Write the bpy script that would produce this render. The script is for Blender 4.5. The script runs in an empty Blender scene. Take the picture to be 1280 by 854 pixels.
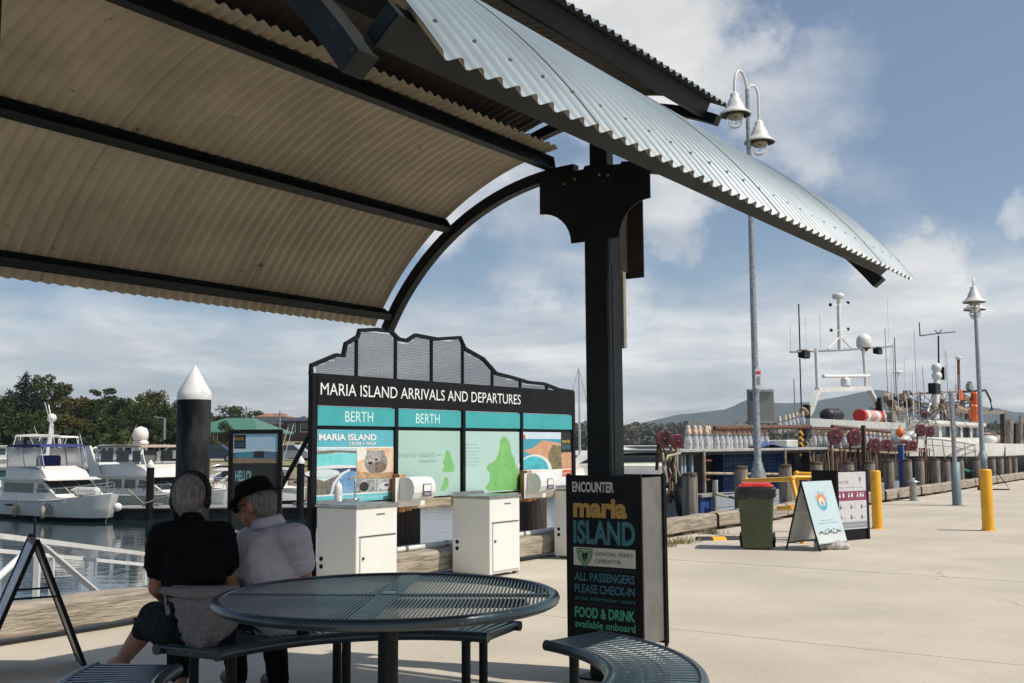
import bpy, math, random
import numpy as np
from mathutils import Matrix, Vector, noise
R = math.radians
random.seed(7)
SC = bpy.context.scene
COL = SC.collection
# ------------------------------------------------------------------ camera
FPX, CH = 1320.0, 1.4
PITCH, ROLL = R(5.63), R(0.35)
cam = bpy.data.objects.new('camera', bpy.data.cameras.new('camera')); COL.objects.link(cam)
cam.data.sensor_width = 36; cam.data.lens = FPX / 1280 * 36
cam.data.clip_start = 0.05; cam.data.clip_end = 20000
cF = Vector((0, math.cos(PITCH), math.sin(PITCH))); cU0 = Vector((0, -math.sin(PITCH), math.cos(PITCH))); cR0 = Vector((1, 0, 0))
cU = cU0 * math.cos(ROLL) + cR0 * math.sin(ROLL); cR = cR0 * math.cos(ROLL) - cU0 * math.sin(ROLL)
M = Matrix((cR, cU, -cF)).transposed().to_4x4(); M.translation = (0, 0, CH)
cam.matrix_world = M
SC.camera = cam
# ------------------------------------------------------------------ light, sky
SUN_AZ = Vector((0.945, -0.325, 0)).normalized(); SUN_EL = R(54.5)
sd = SUN_AZ * math.cos(SUN_EL) + Vector((0, 0, math.sin(SUN_EL)))
sun = bpy.data.objects.new('sun', bpy.data.lights.new('sun', 'SUN')); COL.objects.link(sun)
sun.data.energy = 4.3; sun.data.angle = R(0.5); sun.data.color = (1, .93, .83)
sun.rotation_euler = (-sd).to_track_quat('-Z', 'Y').to_euler(); sun.location = (5, -5, 20)
W = bpy.data.worlds.new('World'); SC.world = W; W.use_nodes = True
nt = W.node_tree; nt.nodes.clear(); N = nt.nodes.new; L = nt.links.new
def mth(op, a, b=None, c=None, clamp=False):
    n = N('ShaderNodeMath'); n.operation = op; n.use_clamp = clamp
    for i, x in enumerate((a, b, c)):
        if x is None: continue
        if isinstance(x, (int, float)): n.inputs[i].default_value = x
        else: L(x, n.inputs[i])
    return n.outputs[0]
def vmth(op, a, b=None, s=None):
    n = N('ShaderNodeVectorMath'); n.operation = op
    for i, x in enumerate((a, b)):
        if x is None: continue
        if isinstance(x, (tuple, Vector)): n.inputs[i].default_value = tuple(x)
        else: L(x, n.inputs[i])
    if s is not None:
        if isinstance(s, (int, float)): n.inputs['Scale'].default_value = s
        else: L(s, n.inputs['Scale'])
    return n
def mixc(f, a, b):
    n = N('ShaderNodeMix'); n.data_type = 'RGBA'
    for i, x in ((0, f), (6, a), (7, b)):
        if isinstance(x, (int, float)): n.inputs[i].default_value = x
        elif isinstance(x, tuple): n.inputs[i].default_value = x if len(x) == 4 else x + (1,)
        else: L(x, n.inputs[i])
    return n.outputs[2]
def ss(x, lo, hi):
    n = N('ShaderNodeMapRange'); n.interpolation_type = 'SMOOTHSTEP'
    L(x, n.inputs[0]); n.inputs[1].default_value = lo; n.inputs[2].default_value = hi
    return n.outputs[0]
out = N('ShaderNodeOutputWorld'); bg = N('ShaderNodeBackground'); bg.inputs[1].default_value = 0.1
sky = N('ShaderNodeTexSky'); sky.sky_type = 'NISHITA'; sky.sun_disc = False
sky.sun_elevation = SUN_EL; sky.sun_rotation = math.atan2(SUN_AZ.x, SUN_AZ.y)
sky.air_density = 1.0; sky.dust_density = 1.6; sky.ozone_density = 1.6
tc = N('ShaderNodeTexCoord'); D = tc.outputs['Generated']
sep = N('ShaderNodeSeparateXYZ'); L(D, sep.inputs[0]); el = sep.outputs[2]
den = mth('MAXIMUM', mth('ADD', el, 0.11), 0.04)
pl = vmth('SCALE', D, s=mth('DIVIDE', 1.0, den)).outputs[0]
def nz(vec, sc, det=6, rough=.55, dist=0., off=(0, 0, 0)):
    m = N('ShaderNodeMapping'); L(vec, m.inputs[0]); m.inputs[1].default_value = off
    n = N('ShaderNodeTexNoise'); L(m.outputs[0], n.inputs[0]); n.inputs['Scale'].default_value = sc
    n.inputs['Detail'].default_value = det; n.inputs['Roughness'].default_value = rough; n.inputs['Distortion'].default_value = dist
    return n.outputs['Fac']
n1 = nz(pl, 0.55, 9, .58, .25, (3.1, 1.7, 0)); n2 = nz(pl, 2.2, 8, .6, .1, (9.3, 4, 2)); n3 = nz(D, 3.4, 7, .55, .2, (1.2, 0, 4))
# cloud cover thickens towards the horizon, clears overhead
low = ss(el, 0.19, 0.09)
nv = N('ShaderNodeTexNoise'); L(D, nv.inputs[0]); nv.inputs['Scale'].default_value = 7; nv.inputs['Detail'].default_value = 6; nv.inputs['Roughness'].default_value = .62
DW = vmth('ADD', D, vmth('SCALE', vmth('SUBTRACT', nv.outputs['Color'], (.5, .5, .5)).outputs[0], s=.20).outputs[0]).outputs[0]
def blob(px, py, r, w):
    d = (cF + cR * ((px - 640) / FPX) + cU * ((427 - py) / FPX)).normalized()
    dt = vmth('DOT_PRODUCT', vmth('NORMALIZE', DW).outputs[0], tuple(d)).outputs['Value']
    return mth('MULTIPLY', ss(dt, math.cos(r), math.cos(r * .25)), w)
b = blob(790, 30, .13, .34)
for a in ((700, 10, .12, .2), (880, 90, .08, .2), (1020, 125, .09, .17), (1110, 175, .07, .08), (840, 265, .07, .22), (700, 290, .10, .17), (1150, 362, .06, .20), (560, 250, .1, .2), (1300, 262, .03, .12)):
    b = mth('MAXIMUM', b, blob(*a))
cov = mth('ADD', mth('ADD', mth('MULTIPLY', n3, .75), mth('MULTIPLY', n2, .25)), mth('MULTIPLY', low, .25))
cov = mth('ADD', cov, b)
cl = ss(cov, .57, .86)
n4 = nz(pl, 1.1, 7, .55, .3, (5, 8, 1))
shade = ss(mth('ADD', mth('MULTIPLY', n4, .8), mth('MULTIPLY', low, .12)), .36, .60)
ccol = mixc(shade, (9.6, 9.35, 8.9), (5.7, 5.8, 6.05))
skyc = vmth('MULTIPLY', sky.outputs[0], (.86, .98, 1.06)).outputs[0]
skyc = mixc(.22, skyc, (3.4, 3.9, 4.5))
col = mixc(mth('MULTIPLY', cl, .86), skyc, ccol)
hb = mth('ADD', mth('MULTIPLY', ss(el, .26, .0), .30), 1.0)
L(vmth('SCALE', col, s=hb).outputs[0], bg.inputs[0]); L(bg.outputs[0], out.inputs[0])
SC.view_settings.view_transform = 'Standard'; SC.view_settings.look = 'None'
SC.view_settings.exposure = 0.0; SC.view_settings.gamma = 1.0

# ------------------------------------------------------------------ helpers
def ray(px, py): return cF + cR * ((px - 640) / FPX) + cU * ((427 - py) / FPX)
O = Vector((0, 0, CH))
def atz(px, py, z=0.):
    d = ray(px, py); return O + d * ((z - CH) / d.z)
def atY(px, py, Y):
    d = ray(px, py); return O + d * (Y / d.y)
class Frame:                       # a local frame: x along, y to the left of it, z up
    def __init__(s, o, ang):
        s.o = Vector((o[0], o[1], 0)); s.a = ang
        s.x = Vector((math.cos(ang), math.sin(ang), 0)); s.y = Vector((-math.sin(ang), math.cos(ang), 0))
    def on(s, px, py, y=0.):       # point of plane (local y) under a pixel -> local x, z
        d = ray(px, py); o = O - (s.o + s.y * y); k = -(o.dot(s.y)) / d.dot(s.y); p = o + d * k
        return p.dot(s.x), p.z
    def w(s, x, y, z=0.): return s.o + s.x * x + s.y * y + Vector((0, 0, z))
    def loc(s, p): p = Vector(p) - s.o; return p.dot(s.x), p.dot(s.y), p.z
WH = Frame((-3.63, 7.63), R(54.75))   # the wharf edge
SH = Frame((0.665, 7.6), R(55.3))      # the shelter
class MB:
    def __init__(s): s.v = []; s.f = []; s.m = []; s.s = []
    def add(s, vs, fs, mi=0, sm=False, T=None):
        b = len(s.v)
        s.v += [tuple(T @ Vector(v)) for v in vs] if T is not None else [tuple(v) for v in vs]
        for f in fs: s.f.append([i + b for i in f]); s.m.append(mi); s.s.append(sm)
    def box(s, c, d, rot=None, mi=0, ch=0.):
        hx, hy, hz = d[0] / 2, d[1] / 2, d[2] / 2
        T = Matrix.Translation(Vector(c)) @ (rot.to_4x4() if rot is not None else Matrix.Identity(4))
        if ch <= 0:
            vs = [(x, y, z) for x in (-hx, hx) for y in (-hy, hy) for z in (-hz, hz)]
            s.add(vs, [(0, 1, 3, 2), (4, 6, 7, 5), (0, 4, 5, 1), (2, 3, 7, 6), (0, 2, 6, 4), (1, 5, 7, 3)], mi, False, T); return
        ch = min(ch, hx * .9, hy * .9, hz * .9); vs = []; ix = {}
        for x in (-1, 1):
            for y in (-1, 1):
                for z in (-1, 1):
                    for k in range(3):
                        p = [x * hx, y * hy, z * hz]
                        for j in range(3):
                            if j != k: p[j] -= (x, y, z)[j] * ch
                        ix[(x, y, z, k)] = len(vs); vs.append(p)
        fs = []
        for k in range(3):
            a, b = [j for j in range(3) if j != k]
            for sg in (-1, 1):
                f = []
                for (p, q) in ((-1, -1), (1, -1), (1, 1), (-1, 1)):
                    t = [0, 0, 0]; t[k] = sg; t[a] = p; t[b] = q; f.append(ix[(*t, k)])
                fs.append(f if (sg > 0) ^ (k == 1) else f[::-1])
                # edges along axis k handled below
        for k in range(3):
            a, b = [j for j in range(3) if j != k]
            for p in (-1, 1):
                for q in (-1, 1):
                    f = []
                    for (e, kk) in ((-1, a), (1, a), (1, b), (-1, b)):
                        t = [0, 0, 0]; t[k] = e; t[a] = p; t[b] = q; f.append(ix[(*t, kk)])
                    fs.append(f)
        for x in (-1, 1):
            for y in (-1, 1):
                for z in (-1, 1): fs.append([ix[(x, y, z, k)] for k in range(3)])
        s.add(vs, fs, mi, False, T)
    def tube(s, pts, r, n=8, mi=0, cap=True, closed=False, flat=1.0):
        pts = [Vector(p) for p in pts]; k = len(pts); rr = r if isinstance(r, (list, tuple)) else [r] * k
        vs = []; up = None
        for i, p in enumerate(pts):
            if closed: t = pts[(i + 1) % k] - pts[i - 1]
            else: t = (pts[min(i + 1, k - 1)] - pts[max(i - 1, 0)])
            t = t.normalized() if t.length > 1e-9 else Vector((0, 0, 1))
            if up is None:
                up = Vector((0, 0, 1)) if abs(t.z) < .9 else Vector((1, 0, 0))
            a = (up - t * up.dot(t)).normalized(); up = a; b = t.cross(a)
            for j in range(n):
                q = 2 * math.pi * j / n + (math.pi / 4 if n == 4 else 0)
                vs.append(p + (a * math.cos(q) * flat + b * math.sin(q)) * rr[i])
        fs = []
        for i in range(k if closed else k - 1):
            o, q = i * n, ((i + 1) % k) * n
            for j in range(n): fs.append((o + j, o + (j + 1) % n, q + (j + 1) % n, q + j))
        s.add(vs, fs, mi, n > 4)
        if cap and not closed:
            s.add(vs[:n], [tuple(range(n))[::-1]], mi); s.add(vs[-n:], [tuple(range(n))], mi)
    def lathe(s, pr, n=16, o=(0, 0, 0), mi=0, T=None, sm=True, cap=True):
        vs = []
        for r, z in pr:
            for j in range(n):
                a = 2 * math.pi * j / n; vs.append((o[0] + r * math.cos(a), o[1] + r * math.sin(a), o[2] + z))
        fs = []
        for i in range(len(pr) - 1):
            for j in range(n): fs.append((i * n + j, i * n + (j + 1) % n, (i + 1) * n + (j + 1) % n, (i + 1) * n + j))
        s.add(vs, fs, mi, sm, T)
        if cap:
            s.add(vs[:n], [tuple(range(n))[::-1]], mi, False, T); s.add(vs[-n:], [tuple(range(n))], mi, False, T)
    def prism(s, poly, d0, d1, ax='y', mi=0, T=None):      # outline in x-z (ax y), x-y (ax z) or y-z (ax x)
        def P(a, b, d): return {'y': (a, d, b), 'z': (a, b, d), 'x': (d, a, b)}[ax]
        n = len(poly); vs = [P(a, b, d0) for a, b in poly] + [P(a, b, d1) for a, b in poly]
        fs = [tuple(range(n)), tuple(range(2 * n - 1, n - 1, -1))] + [(i, i + n, (i + 1) % n + n, (i + 1) % n) for i in range(n)]
        s.add(vs, fs, mi, False, T)
    def quad(s, pts, mi=0): s.add(pts, [tuple(range(len(pts)))], mi)
    def ball(s, c, r, n=12, mi=0, sc=(1, 1, 1), rot=None):
        T = Matrix.Translation(Vector(c)) @ (rot.to_4x4() if rot is not None else Matrix.Identity(4)) @ Matrix.Diagonal((*sc, 1))
        s.lathe([(r * math.sin(math.pi * i / (n // 2 + 2)), -r * math.cos(math.pi * i / (n // 2 + 2))) for i in range(n // 2 + 3)], n, (0, 0, 0), mi, T, True, False)
    def mesh(s, name, mats):
        me = bpy.data.meshes.new(name); me.from_pydata(s.v, [], s.f)
        if not isinstance(mats, (list, tuple)): mats = [mats]
        for m in mats: me.materials.append(m)
        me.polygons.foreach_set('material_index', s.m); me.polygons.foreach_set('use_smooth', s.s); me.update()
        return me
    def build(s, name, mats, parent=None, **k): return link(name, s.mesh(name, mats), parent, **k)
def link(name, me, parent=None, loc=None, rz=None):
    o = bpy.data.objects.new(name, me); COL.objects.link(o)
    if parent is not None: o.parent = parent
    if loc is not None: o.location = loc
    if rz is not None: o.rotation_euler[2] = rz
    return o
def tag(o, label=None, cat=None, group=None, kind=None):
    if label: o['label'] = label
    if cat: o['category'] = cat
    if group: o['group'] = group
    if kind: o['kind'] = kind
    return o
def thing(name, label, cat, loc=(0, 0, 0), rz=0., group=None):
    o = bpy.data.objects.new(name, None); COL.objects.link(o); o.empty_display_size = .2
    o.location = loc; o.rotation_euler = (0, 0, rz); return tag(o, label, cat, group)
def copytree(o, parent=None):
    c = o.copy(); COL.objects.link(c)
    if parent is not None: c.parent = parent
    for ch in list(o.children): copytree(ch, c)
    return c
def RX(a): return Matrix.Rotation(a, 3, 'X')
def RY(a): return Matrix.Rotation(a, 3, 'Y')
def RZ(a): return Matrix.Rotation(a, 3, 'Z')
ORD = ['first', 'second', 'third', 'fourth', 'fifth', 'sixth', 'seventh', 'eighth', 'ninth', 'tenth', 'eleventh', 'twelfth', 'thirteenth', 'fourteenth', 'fifteenth', 'sixteenth', 'seventeenth', 'eighteenth', 'nineteenth', 'twentieth']
# ------------------------------------------------------------------ materials
def mat(name, c, rough=.6, metal=0., var=.12, sc=6., bump=0., bs=40., c2=None, stretch=None, coat=0., trans=0., spec=None, det=5, world=False, rvar=0., ior=None, thr=None):
    m = bpy.data.materials.new(name); m.use_nodes = True; t = m.node_tree; b = t.nodes['Principled BSDF']
    n_, l_ = t.nodes.new, t.links.new
    b.inputs['Base Color'].default_value = (*c, 1); b.inputs['Roughness'].default_value = rough; b.inputs['Metallic'].default_value = metal
    if coat: b.inputs['Coat Weight'].default_value = coat; b.inputs['Coat Roughness'].default_value = .12
    if trans: b.inputs['Transmission Weight'].default_value = trans
    if ior: b.inputs['IOR'].default_value = ior
    if spec is not None: b.inputs['Specular IOR Level'].default_value = spec
    if var or bump or c2:
        tc = n_('ShaderNodeTexCoord'); mp = n_('ShaderNodeMapping'); l_(tc.outputs['Object'] if not world else tc.outputs['Object'], mp.inputs[0])
        if world:
            g = n_('ShaderNodeNewGeometry'); l_(g.outputs['Position'], mp.inputs[0])
        if stretch: mp.inputs['Scale'].default_value = stretch
        no = n_('ShaderNodeTexNoise'); l_(mp.outputs[0], no.inputs[0]); no.inputs['Scale'].default_value = sc; no.inputs['Detail'].default_value = det; no.inputs['Roughness'].default_value = .62
        cc = c2 or tuple(x * (1 - var * 2) for x in c)
        mr = n_('ShaderNodeMapRange'); l_(no.outputs['Fac'], mr.inputs[0])
        lo, hi = thr or (.32, .68); mr.inputs[1].default_value = lo; mr.inputs[2].default_value = hi; mr.interpolation_type = 'SMOOTHSTEP'
        mx = n_('ShaderNodeMix'); mx.data_type = 'RGBA'; l_(mr.outputs[0], mx.inputs[0])
        mx.inputs[6].default_value = (*cc, 1); mx.inputs[7].default_value = (*(min(1, x * (1 + var * .5)) if not c2 else x for x in c), 1)
        l_(mx.outputs[2], b.inputs['Base Color'])
        if rvar:
            r2 = n_('ShaderNodeMapRange'); l_(no.outputs['Fac'], r2.inputs[0]); r2.inputs[3].default_value = rough + rvar; r2.inputs[4].default_value = rough - rvar; l_(r2.outputs[0], b.inputs['Roughness'])
        if bump:
            n2_ = n_('ShaderNodeTexNoise'); l_(mp.outputs[0], n2_.inputs[0]); n2_.inputs['Scale'].default_value = bs; n2_.inputs['Detail'].default_value = 4
            bp = n_('ShaderNodeBump'); bp.inputs['Strength'].default_value = bump; bp.inputs['Distance'].default_value = .02
            l_(n2_.outputs['Fac'], bp.inputs['Height']); l_(bp.outputs[0], b.inputs['Normal'])
    return m
K = {}
def pm(c, c2=None, sc=8., rough=.55):
    k = (c, c2, sc, rough)
    if k not in K: K[k] = mat('print_ink', c, rough, var=.03 if not c2 else .1, sc=sc, c2=c2)
    return K[k]
concrete = mat('concrete', (.53, .465, .37), .85, var=.08, sc=.55, bump=.25, bs=55, world=True, det=9)
t = concrete.node_tree; b_ = t.nodes['Principled BSDF']; lk = b_.inputs['Base Color'].links[0].from_socket
g_ = t.nodes.new('ShaderNodeNewGeometry')
for (s_, lo, hi, dk) in ((9., .66, .74, (.30, .26, .21)), (70., .62, .75, (.36, .32, .27)), (2.1, .60, .80, (.44, .39, .33))):
    nn = t.nodes.new('ShaderNodeTexNoise'); nn.inputs['Scale'].default_value = s_; nn.inputs['Detail'].default_value = 6; t.links.new(g_.outputs['Position'], nn.inputs[0])
    mr = t.nodes.new('ShaderNodeMapRange'); mr.inputs[1].default_value = lo; mr.inputs[2].default_value = hi; mr.inputs[4].default_value = .55; t.links.new(nn.outputs['Fac'], mr.inputs[0])
    mx = t.nodes.new('ShaderNodeMix'); mx.data_type = 'RGBA'; t.links.new(mr.outputs[0], mx.inputs[0]); t.links.new(lk, mx.inputs[6]); mx.inputs[7].default_value = (*dk, 1); lk = mx.outputs[2]
vo = t.nodes.new('ShaderNodeTexVoronoi'); vo.feature = 'DISTANCE_TO_EDGE'; vo.inputs['Scale'].default_value = .42
nd = t.nodes.new('ShaderNodeTexNoise'); nd.inputs['Scale'].default_value = 1.7; nd.inputs['Detail'].default_value = 6; t.links.new(g_.outputs['Position'], nd.inputs[0])
va = t.nodes.new('ShaderNodeVectorMath'); va.operation = 'MULTIPLY_ADD'; t.links.new(nd.outputs['Color'], va.inputs[0]); va.inputs[1].default_value = (.8, .8, 0); t.links.new(g_.outputs['Position'], va.inputs[2]); t.links.new(va.outputs[0], vo.inputs['Vector'])
mr = t.nodes.new('ShaderNodeMapRange'); mr.inputs[1].default_value = .006; mr.inputs[2].default_value = .0015; t.links.new(vo.outputs['Distance'], mr.inputs[0])
nk = t.nodes.new('ShaderNodeTexNoise'); nk.inputs['Scale'].default_value = .35; t.links.new(g_.outputs['Position'], nk.inputs[0])
mk = t.nodes.new('ShaderNodeMapRange'); mk.inputs[1].default_value = .57; mk.inputs[2].default_value = .63; t.links.new(nk.outputs['Fac'], mk.inputs[0])
mm_ = t.nodes.new('ShaderNodeMath'); mm_.operation = 'MULTIPLY'; t.links.new(mr.outputs[0], mm_.inputs[0]); t.links.new(mk.outputs[0], mm_.inputs[1])
mx = t.nodes.new('ShaderNodeMix'); mx.data_type = 'RGBA'; t.links.new(mm_.outputs[0], mx.inputs[0]); t.links.new(lk, mx.inputs[6]); mx.inputs[7].default_value = (.27, .22, .17, 1); lk = mx.outputs[2]
t.links.new(lk, b_.inputs['Base Color'])
joint_m = mat('joint_filler', (.10, .085, .07), .9)
wood = mat('weathered_timber', (.43, .37, .29), .85, var=.2, sc=5, stretch=(.6, 5, 5), bump=.8, bs=14, c2=(.22, .18, .135))
woodend = mat('timber_end_grain', (.10, .075, .055), .9, var=.3, sc=30, bump=.6)
pilewood = mat('pile_timber', (.33, .285, .235), .9, sc=4, stretch=(4, 4, .35), bump=.9, bs=12, c2=(.13, .105, .085))
piledark = mat('dark_brown_timber', (.085, .055, .04), .7, sc=5, stretch=(4, 4, .4), bump=.6, bs=12, c2=(.035, .025, .02))  # darker brown tone of the pile timber
postwood = mat('treated_pine', (.50, .25, .08), .6, var=.3, sc=4, stretch=(6, 6, .6), bump=.3, bs=12)
railwood = mat('pale_rail_timber', (.42, .34, .24), .8, var=.25, sc=5, stretch=(.5, 5, 5), bump=.4, bs=14)
darksteel = mat('dark_teal_steel', (.006, .010, .012), .52, var=.2, sc=3, rvar=.06, spec=.25)
brownsteel = mat('dull_brown_steel', (.085, .062, .05), .5, var=.25, sc=4)
galv = mat('galvanised_roof', (.20, .248, .275), .42, .10, var=.10, sc=1.6, bump=.06, bs=9, rvar=.08)
cream = mat('cream_underside', (.375, .325, .24), .5, var=.1, sc=1.6, c2=(.28, .24, .175), bump=.04)
def specks(m, sc, lo, hi, c, amt=.8):
    t = m.node_tree; b = t.nodes['Principled BSDF']; src = b.inputs['Base Color'].links[0].from_socket; g = t.nodes.new('ShaderNodeNewGeometry')
    nn = t.nodes.new('ShaderNodeTexNoise'); nn.inputs['Scale'].default_value = sc; nn.inputs['Detail'].default_value = 5; t.links.new(g.outputs['Position'], nn.inputs[0])
    mr = t.nodes.new('ShaderNodeMapRange'); mr.inputs[1].default_value = lo; mr.inputs[2].default_value = hi; mr.inputs[4].default_value = amt; t.links.new(nn.outputs['Fac'], mr.inputs[0])
    mx = t.nodes.new('ShaderNodeMix'); mx.data_type = 'RGBA'; t.links.new(mr.outputs[0], mx.inputs[0]); t.links.new(src, mx.inputs[6]); mx.inputs[7].default_value = (*c, 1); t.links.new(mx.outputs[2], b.inputs['Base Color'])
specks(cream, 13, .69, .74, (.05, .035, .02)); specks(cream, 60, .66, .75, (.10, .07, .04), .6)
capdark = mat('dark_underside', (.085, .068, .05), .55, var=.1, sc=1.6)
screwm = mat('screw_head', (.16, .17, .18), .4, .7)
tealcoat = mat('teal_powdercoat', (.017, .038, .048), .30, var=.2, sc=2.5, coat=.25, bump=.10, bs=18)
tealtop = mat('teal_powdercoat_worn', (.040, .075, .092), .36, var=.25, sc=9, coat=.2, bump=.2, bs=30)
blackp = mat('black_paint', (.008, .008, .009), .5, var=.2, spec=.2)
blackpl = mat('black_plastic', (.012, .013, .014), .5, var=.25, sc=3, bump=.1, spec=.25)
pilebk = mat('black_pile_sleeve', (.006, .007, .009), .6, spec=.12, c2=(.06, .06, .058), sc=2.2, stretch=(1, 1, .35), bump=.2, thr=(.68, .4), rvar=.1)
whitep = mat('white_paint', (.78, .77, .73), .42, var=.04)
whitecab = mat('white_cabinet', (.80, .79, .73), .36, var=.03, sc=2)
greycab = mat('stainless_top', (.42, .43, .43), .32, .9)
gel = mat('white_gelcoat', (.83, .80, .73), .28, var=.05, sc=1.5)
gel2 = mat('weathered_gelcoat', (.70, .69, .64), .4, var=.10, sc=1.8)
creamg = mat('beige_canvas', (.42, .33, .25), .8, var=.1)
bluecan = mat('navy_canvas', (.03, .04, .16), .8)
bluetarp = mat('blue_tarpaulin', (.07, .12, .30), .6, var=.2, bump=.5, bs=6)
glassd = mat('dark_window_glass', (.02, .03, .035), .06, spec=.7, var=0)
curtain = mat('green_curtain_glass', (.05, .13, .11), .12, var=.3, sc=7, stretch=(6, 1, .3))
clearv = mat('clear_vinyl', (.75, .76, .78), .12, trans=.75, var=0, ior=1.1)
chrome = mat('polished_rail', (.62, .62, .6), .25, .9, var=0)
galvpole = mat('galvanised_pole', (.40, .41, .41), .42, .6, var=.2, sc=20, bump=.1)
lampw = mat('lamp_white_enamel', (.72, .70, .66), .45, var=.08, sc=8)
lampglass = mat('clear_lamp_glass', (.9, .9, .88), .05, trans=.9, var=0, ior=1.12)
rusty = mat('rusty_steel', (.17, .075, .045), .8, var=.3, sc=8, bump=.4)
rustp = mat('rust_streaked_steel', (.42, .36, .28), .6, c2=(.25, .13, .07), sc=5)
yellow = mat('safety_yellow_paint', (.85, .42, .012), .38, var=.06, sc=3, coat=.2)
binG = mat('bin_green_plastic', (.065, .085, .038), .42, var=.12, sc=3, bump=.05)
binR = mat('bin_red_lid', (.62, .03, .015), .4, var=.1)
rubber = mat('black_rubber', (.015, .015, .015), .7, bump=.2)
hullblue = mat('blue_hull_paint', (.03, .09, .30), .45, var=.15)
crateb = mat('blue_crate_plastic', (.012, .05, .16), .45, var=.15)
maroon = mat('maroon_reel_plastic', (.17, .022, .032), .4, var=.15)
maroond = mat('dark_maroon', (.07, .012, .02), .5)
ropem = mat('rope', (.42, .36, .25), .9, var=.2)
ropeg = mat('green_rope', (.05, .30, .22), .8)
orange = mat('orange_float', (.85, .16, .02), .45, var=.1)
brassm = mat('bolt_head', (.45, .33, .2), .35, .8)
SKY_T = (.05, .52, .56)
tealband = mat('turquoise_panel', (.050, .37, .385), .45, var=.04)
specks(whitecab, 7, .66, .80, (.55, .49, .40), .35)
for m_, c_ in ((gel, (.40, .34, .26)), (whitep, (.42, .36, .28)), (yellow, (.30, .15, .03)), (binG, (.14, .13, .09)), (galvpole, (.17, .13, .10))): specks(m_, 9, .60, .74, c_, .5); specks(m_, 90, .66, .74, c_, .6)
specks(concrete, 26, .70, .73, (.10, .08, .06), .7)
specks(tealtop, 45, .64, .70, (.30, .31, .30), .6); specks(tealcoat, 55, .66, .71, (.22, .24, .24), .5); specks(darksteel, 40, .66, .74, (.07, .065, .06), .6); specks(blackp, 50, .66, .74, (.06, .055, .05), .5)
# ------------------------------------------------------------------ lettering
TXC = {}
def lettering(s, parent, x, z, h, m, y=-.002, width=None, align='L', bold=0., T=None, shear=0., name='lettering', depth=.0006):
    cu = bpy.data.curves.new('t', 'FONT'); cu.body = s; cu.size = 1; cu.offset = bold; cu.extrude = 0; cu.shear = shear; cu.resolution_u = 3
    o = bpy.data.objects.new('t', cu); COL.objects.link(o)
    dg = bpy.context.evaluated_depsgraph_get(); me = bpy.data.meshes.new_from_object(o.evaluated_get(dg))
    bpy.data.objects.remove(o); bpy.data.curves.remove(cu)
    n = len(me.vertices); co = np.empty(n * 3); me.vertices.foreach_get('co', co); co = co.reshape(-1, 3)
    x0, x1 = co[:, 0].min(), co[:, 0].max(); k = h / .70; kx = k if width is None else width / (x1 - x0)
    X = (co[:, 0] - x0) * kx; w = (x1 - x0) * kx
    X += x - (0 if align == 'L' else (w / 2 if align == 'C' else w))
    Z = co[:, 1] * k + z
    out_ = np.stack([X, np.full(n, y), Z], 1)
    if T is not None:
        out_ = np.array([tuple(T @ Vector(p)) for p in out_])
    me.vertices.foreach_set('co', out_.ravel()); me.update()
    me.name = name; me.materials.clear(); me.materials.append(m)
    return link(name, me, parent)
def ell(cx, cz, rx, rz, n=18, a0=0, a1=2 * math.pi): return [(cx + rx * math.cos(a0 + (a1 - a0) * i / n), cz + rz * math.sin(a0 + (a1 - a0) * i / n)) for i in range(n)]
def prints(parent, items, y=-.002, name='printed_picture', T=None):
    mb = MB(); ms = []
    for i, (m, poly) in enumerate(items):
        if m not in ms: ms.append(m)
        d = y - i * .00012
        vs = [(a, d, b_) for a, b_ in poly]
        mb.add(vs, [tuple(range(len(vs)))], ms.index(m), False, T)
    return mb.build(name, ms, parent)
def rect(x0, z0, x1, z1): return [(x0, z0), (x1, z0), (x1, z1), (x0, z1)]
# ================================================================== SETTING
def struct(name, mb, m): o = mb.build(name, m); o['kind'] = 'structure'; return o
# water
def water_mat():
    m = mat('harbour_water', (.012, .028, .032), .03, var=0, spec=.6)
    t = m.node_tree; b = t.nodes['Principled BSDF']; n_ = t.nodes.new; l_ = t.links.new
    g = n_('ShaderNodeNewGeometry'); hs = None
    for sc, st, (sx, sy) in ((.9, 1.0, (.45, 1.4)), (3.2, .35, (.5, 1.3)), (.22, .8, (.6, 1.2))):
        mp = n_('ShaderNodeMapping'); l_(g.outputs['Position'], mp.inputs[0]); mp.inputs['Scale'].default_value = (sx, sy, 1)
        no = n_('ShaderNodeTexNoise'); l_(mp.outputs[0], no.inputs[0]); no.inputs['Scale'].default_value = sc; no.inputs['Detail'].default_value = 3; no.inputs['Distortion'].default_value = .4
        mu = n_('ShaderNodeMath'); mu.operation = 'MULTIPLY'; l_(no.outputs['Fac'], mu.inputs[0]); mu.inputs[1].default_value = st
        if hs is None: hs = mu.outputs[0]
        else:
            ad = n_('ShaderNodeMath'); l_(hs, ad.inputs[0]); l_(mu.outputs[0], ad.inputs[1]); hs = ad.outputs[0]
    bp = n_('ShaderNodeBump'); bp.inputs['Strength'].default_value = .5; bp.inputs['Distance'].default_value = .018; l_(hs, bp.inputs['Height']); l_(bp.outputs[0], b.inputs['Normal'])
    return m
WZ = -1.6
m_ = MB(); m_.quad([(-6000, -200, WZ), (6000, -200, WZ), (6000, 9000, WZ), (-6000, 9000, WZ)]); struct('harbour_water', m_, water_mat())
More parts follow.
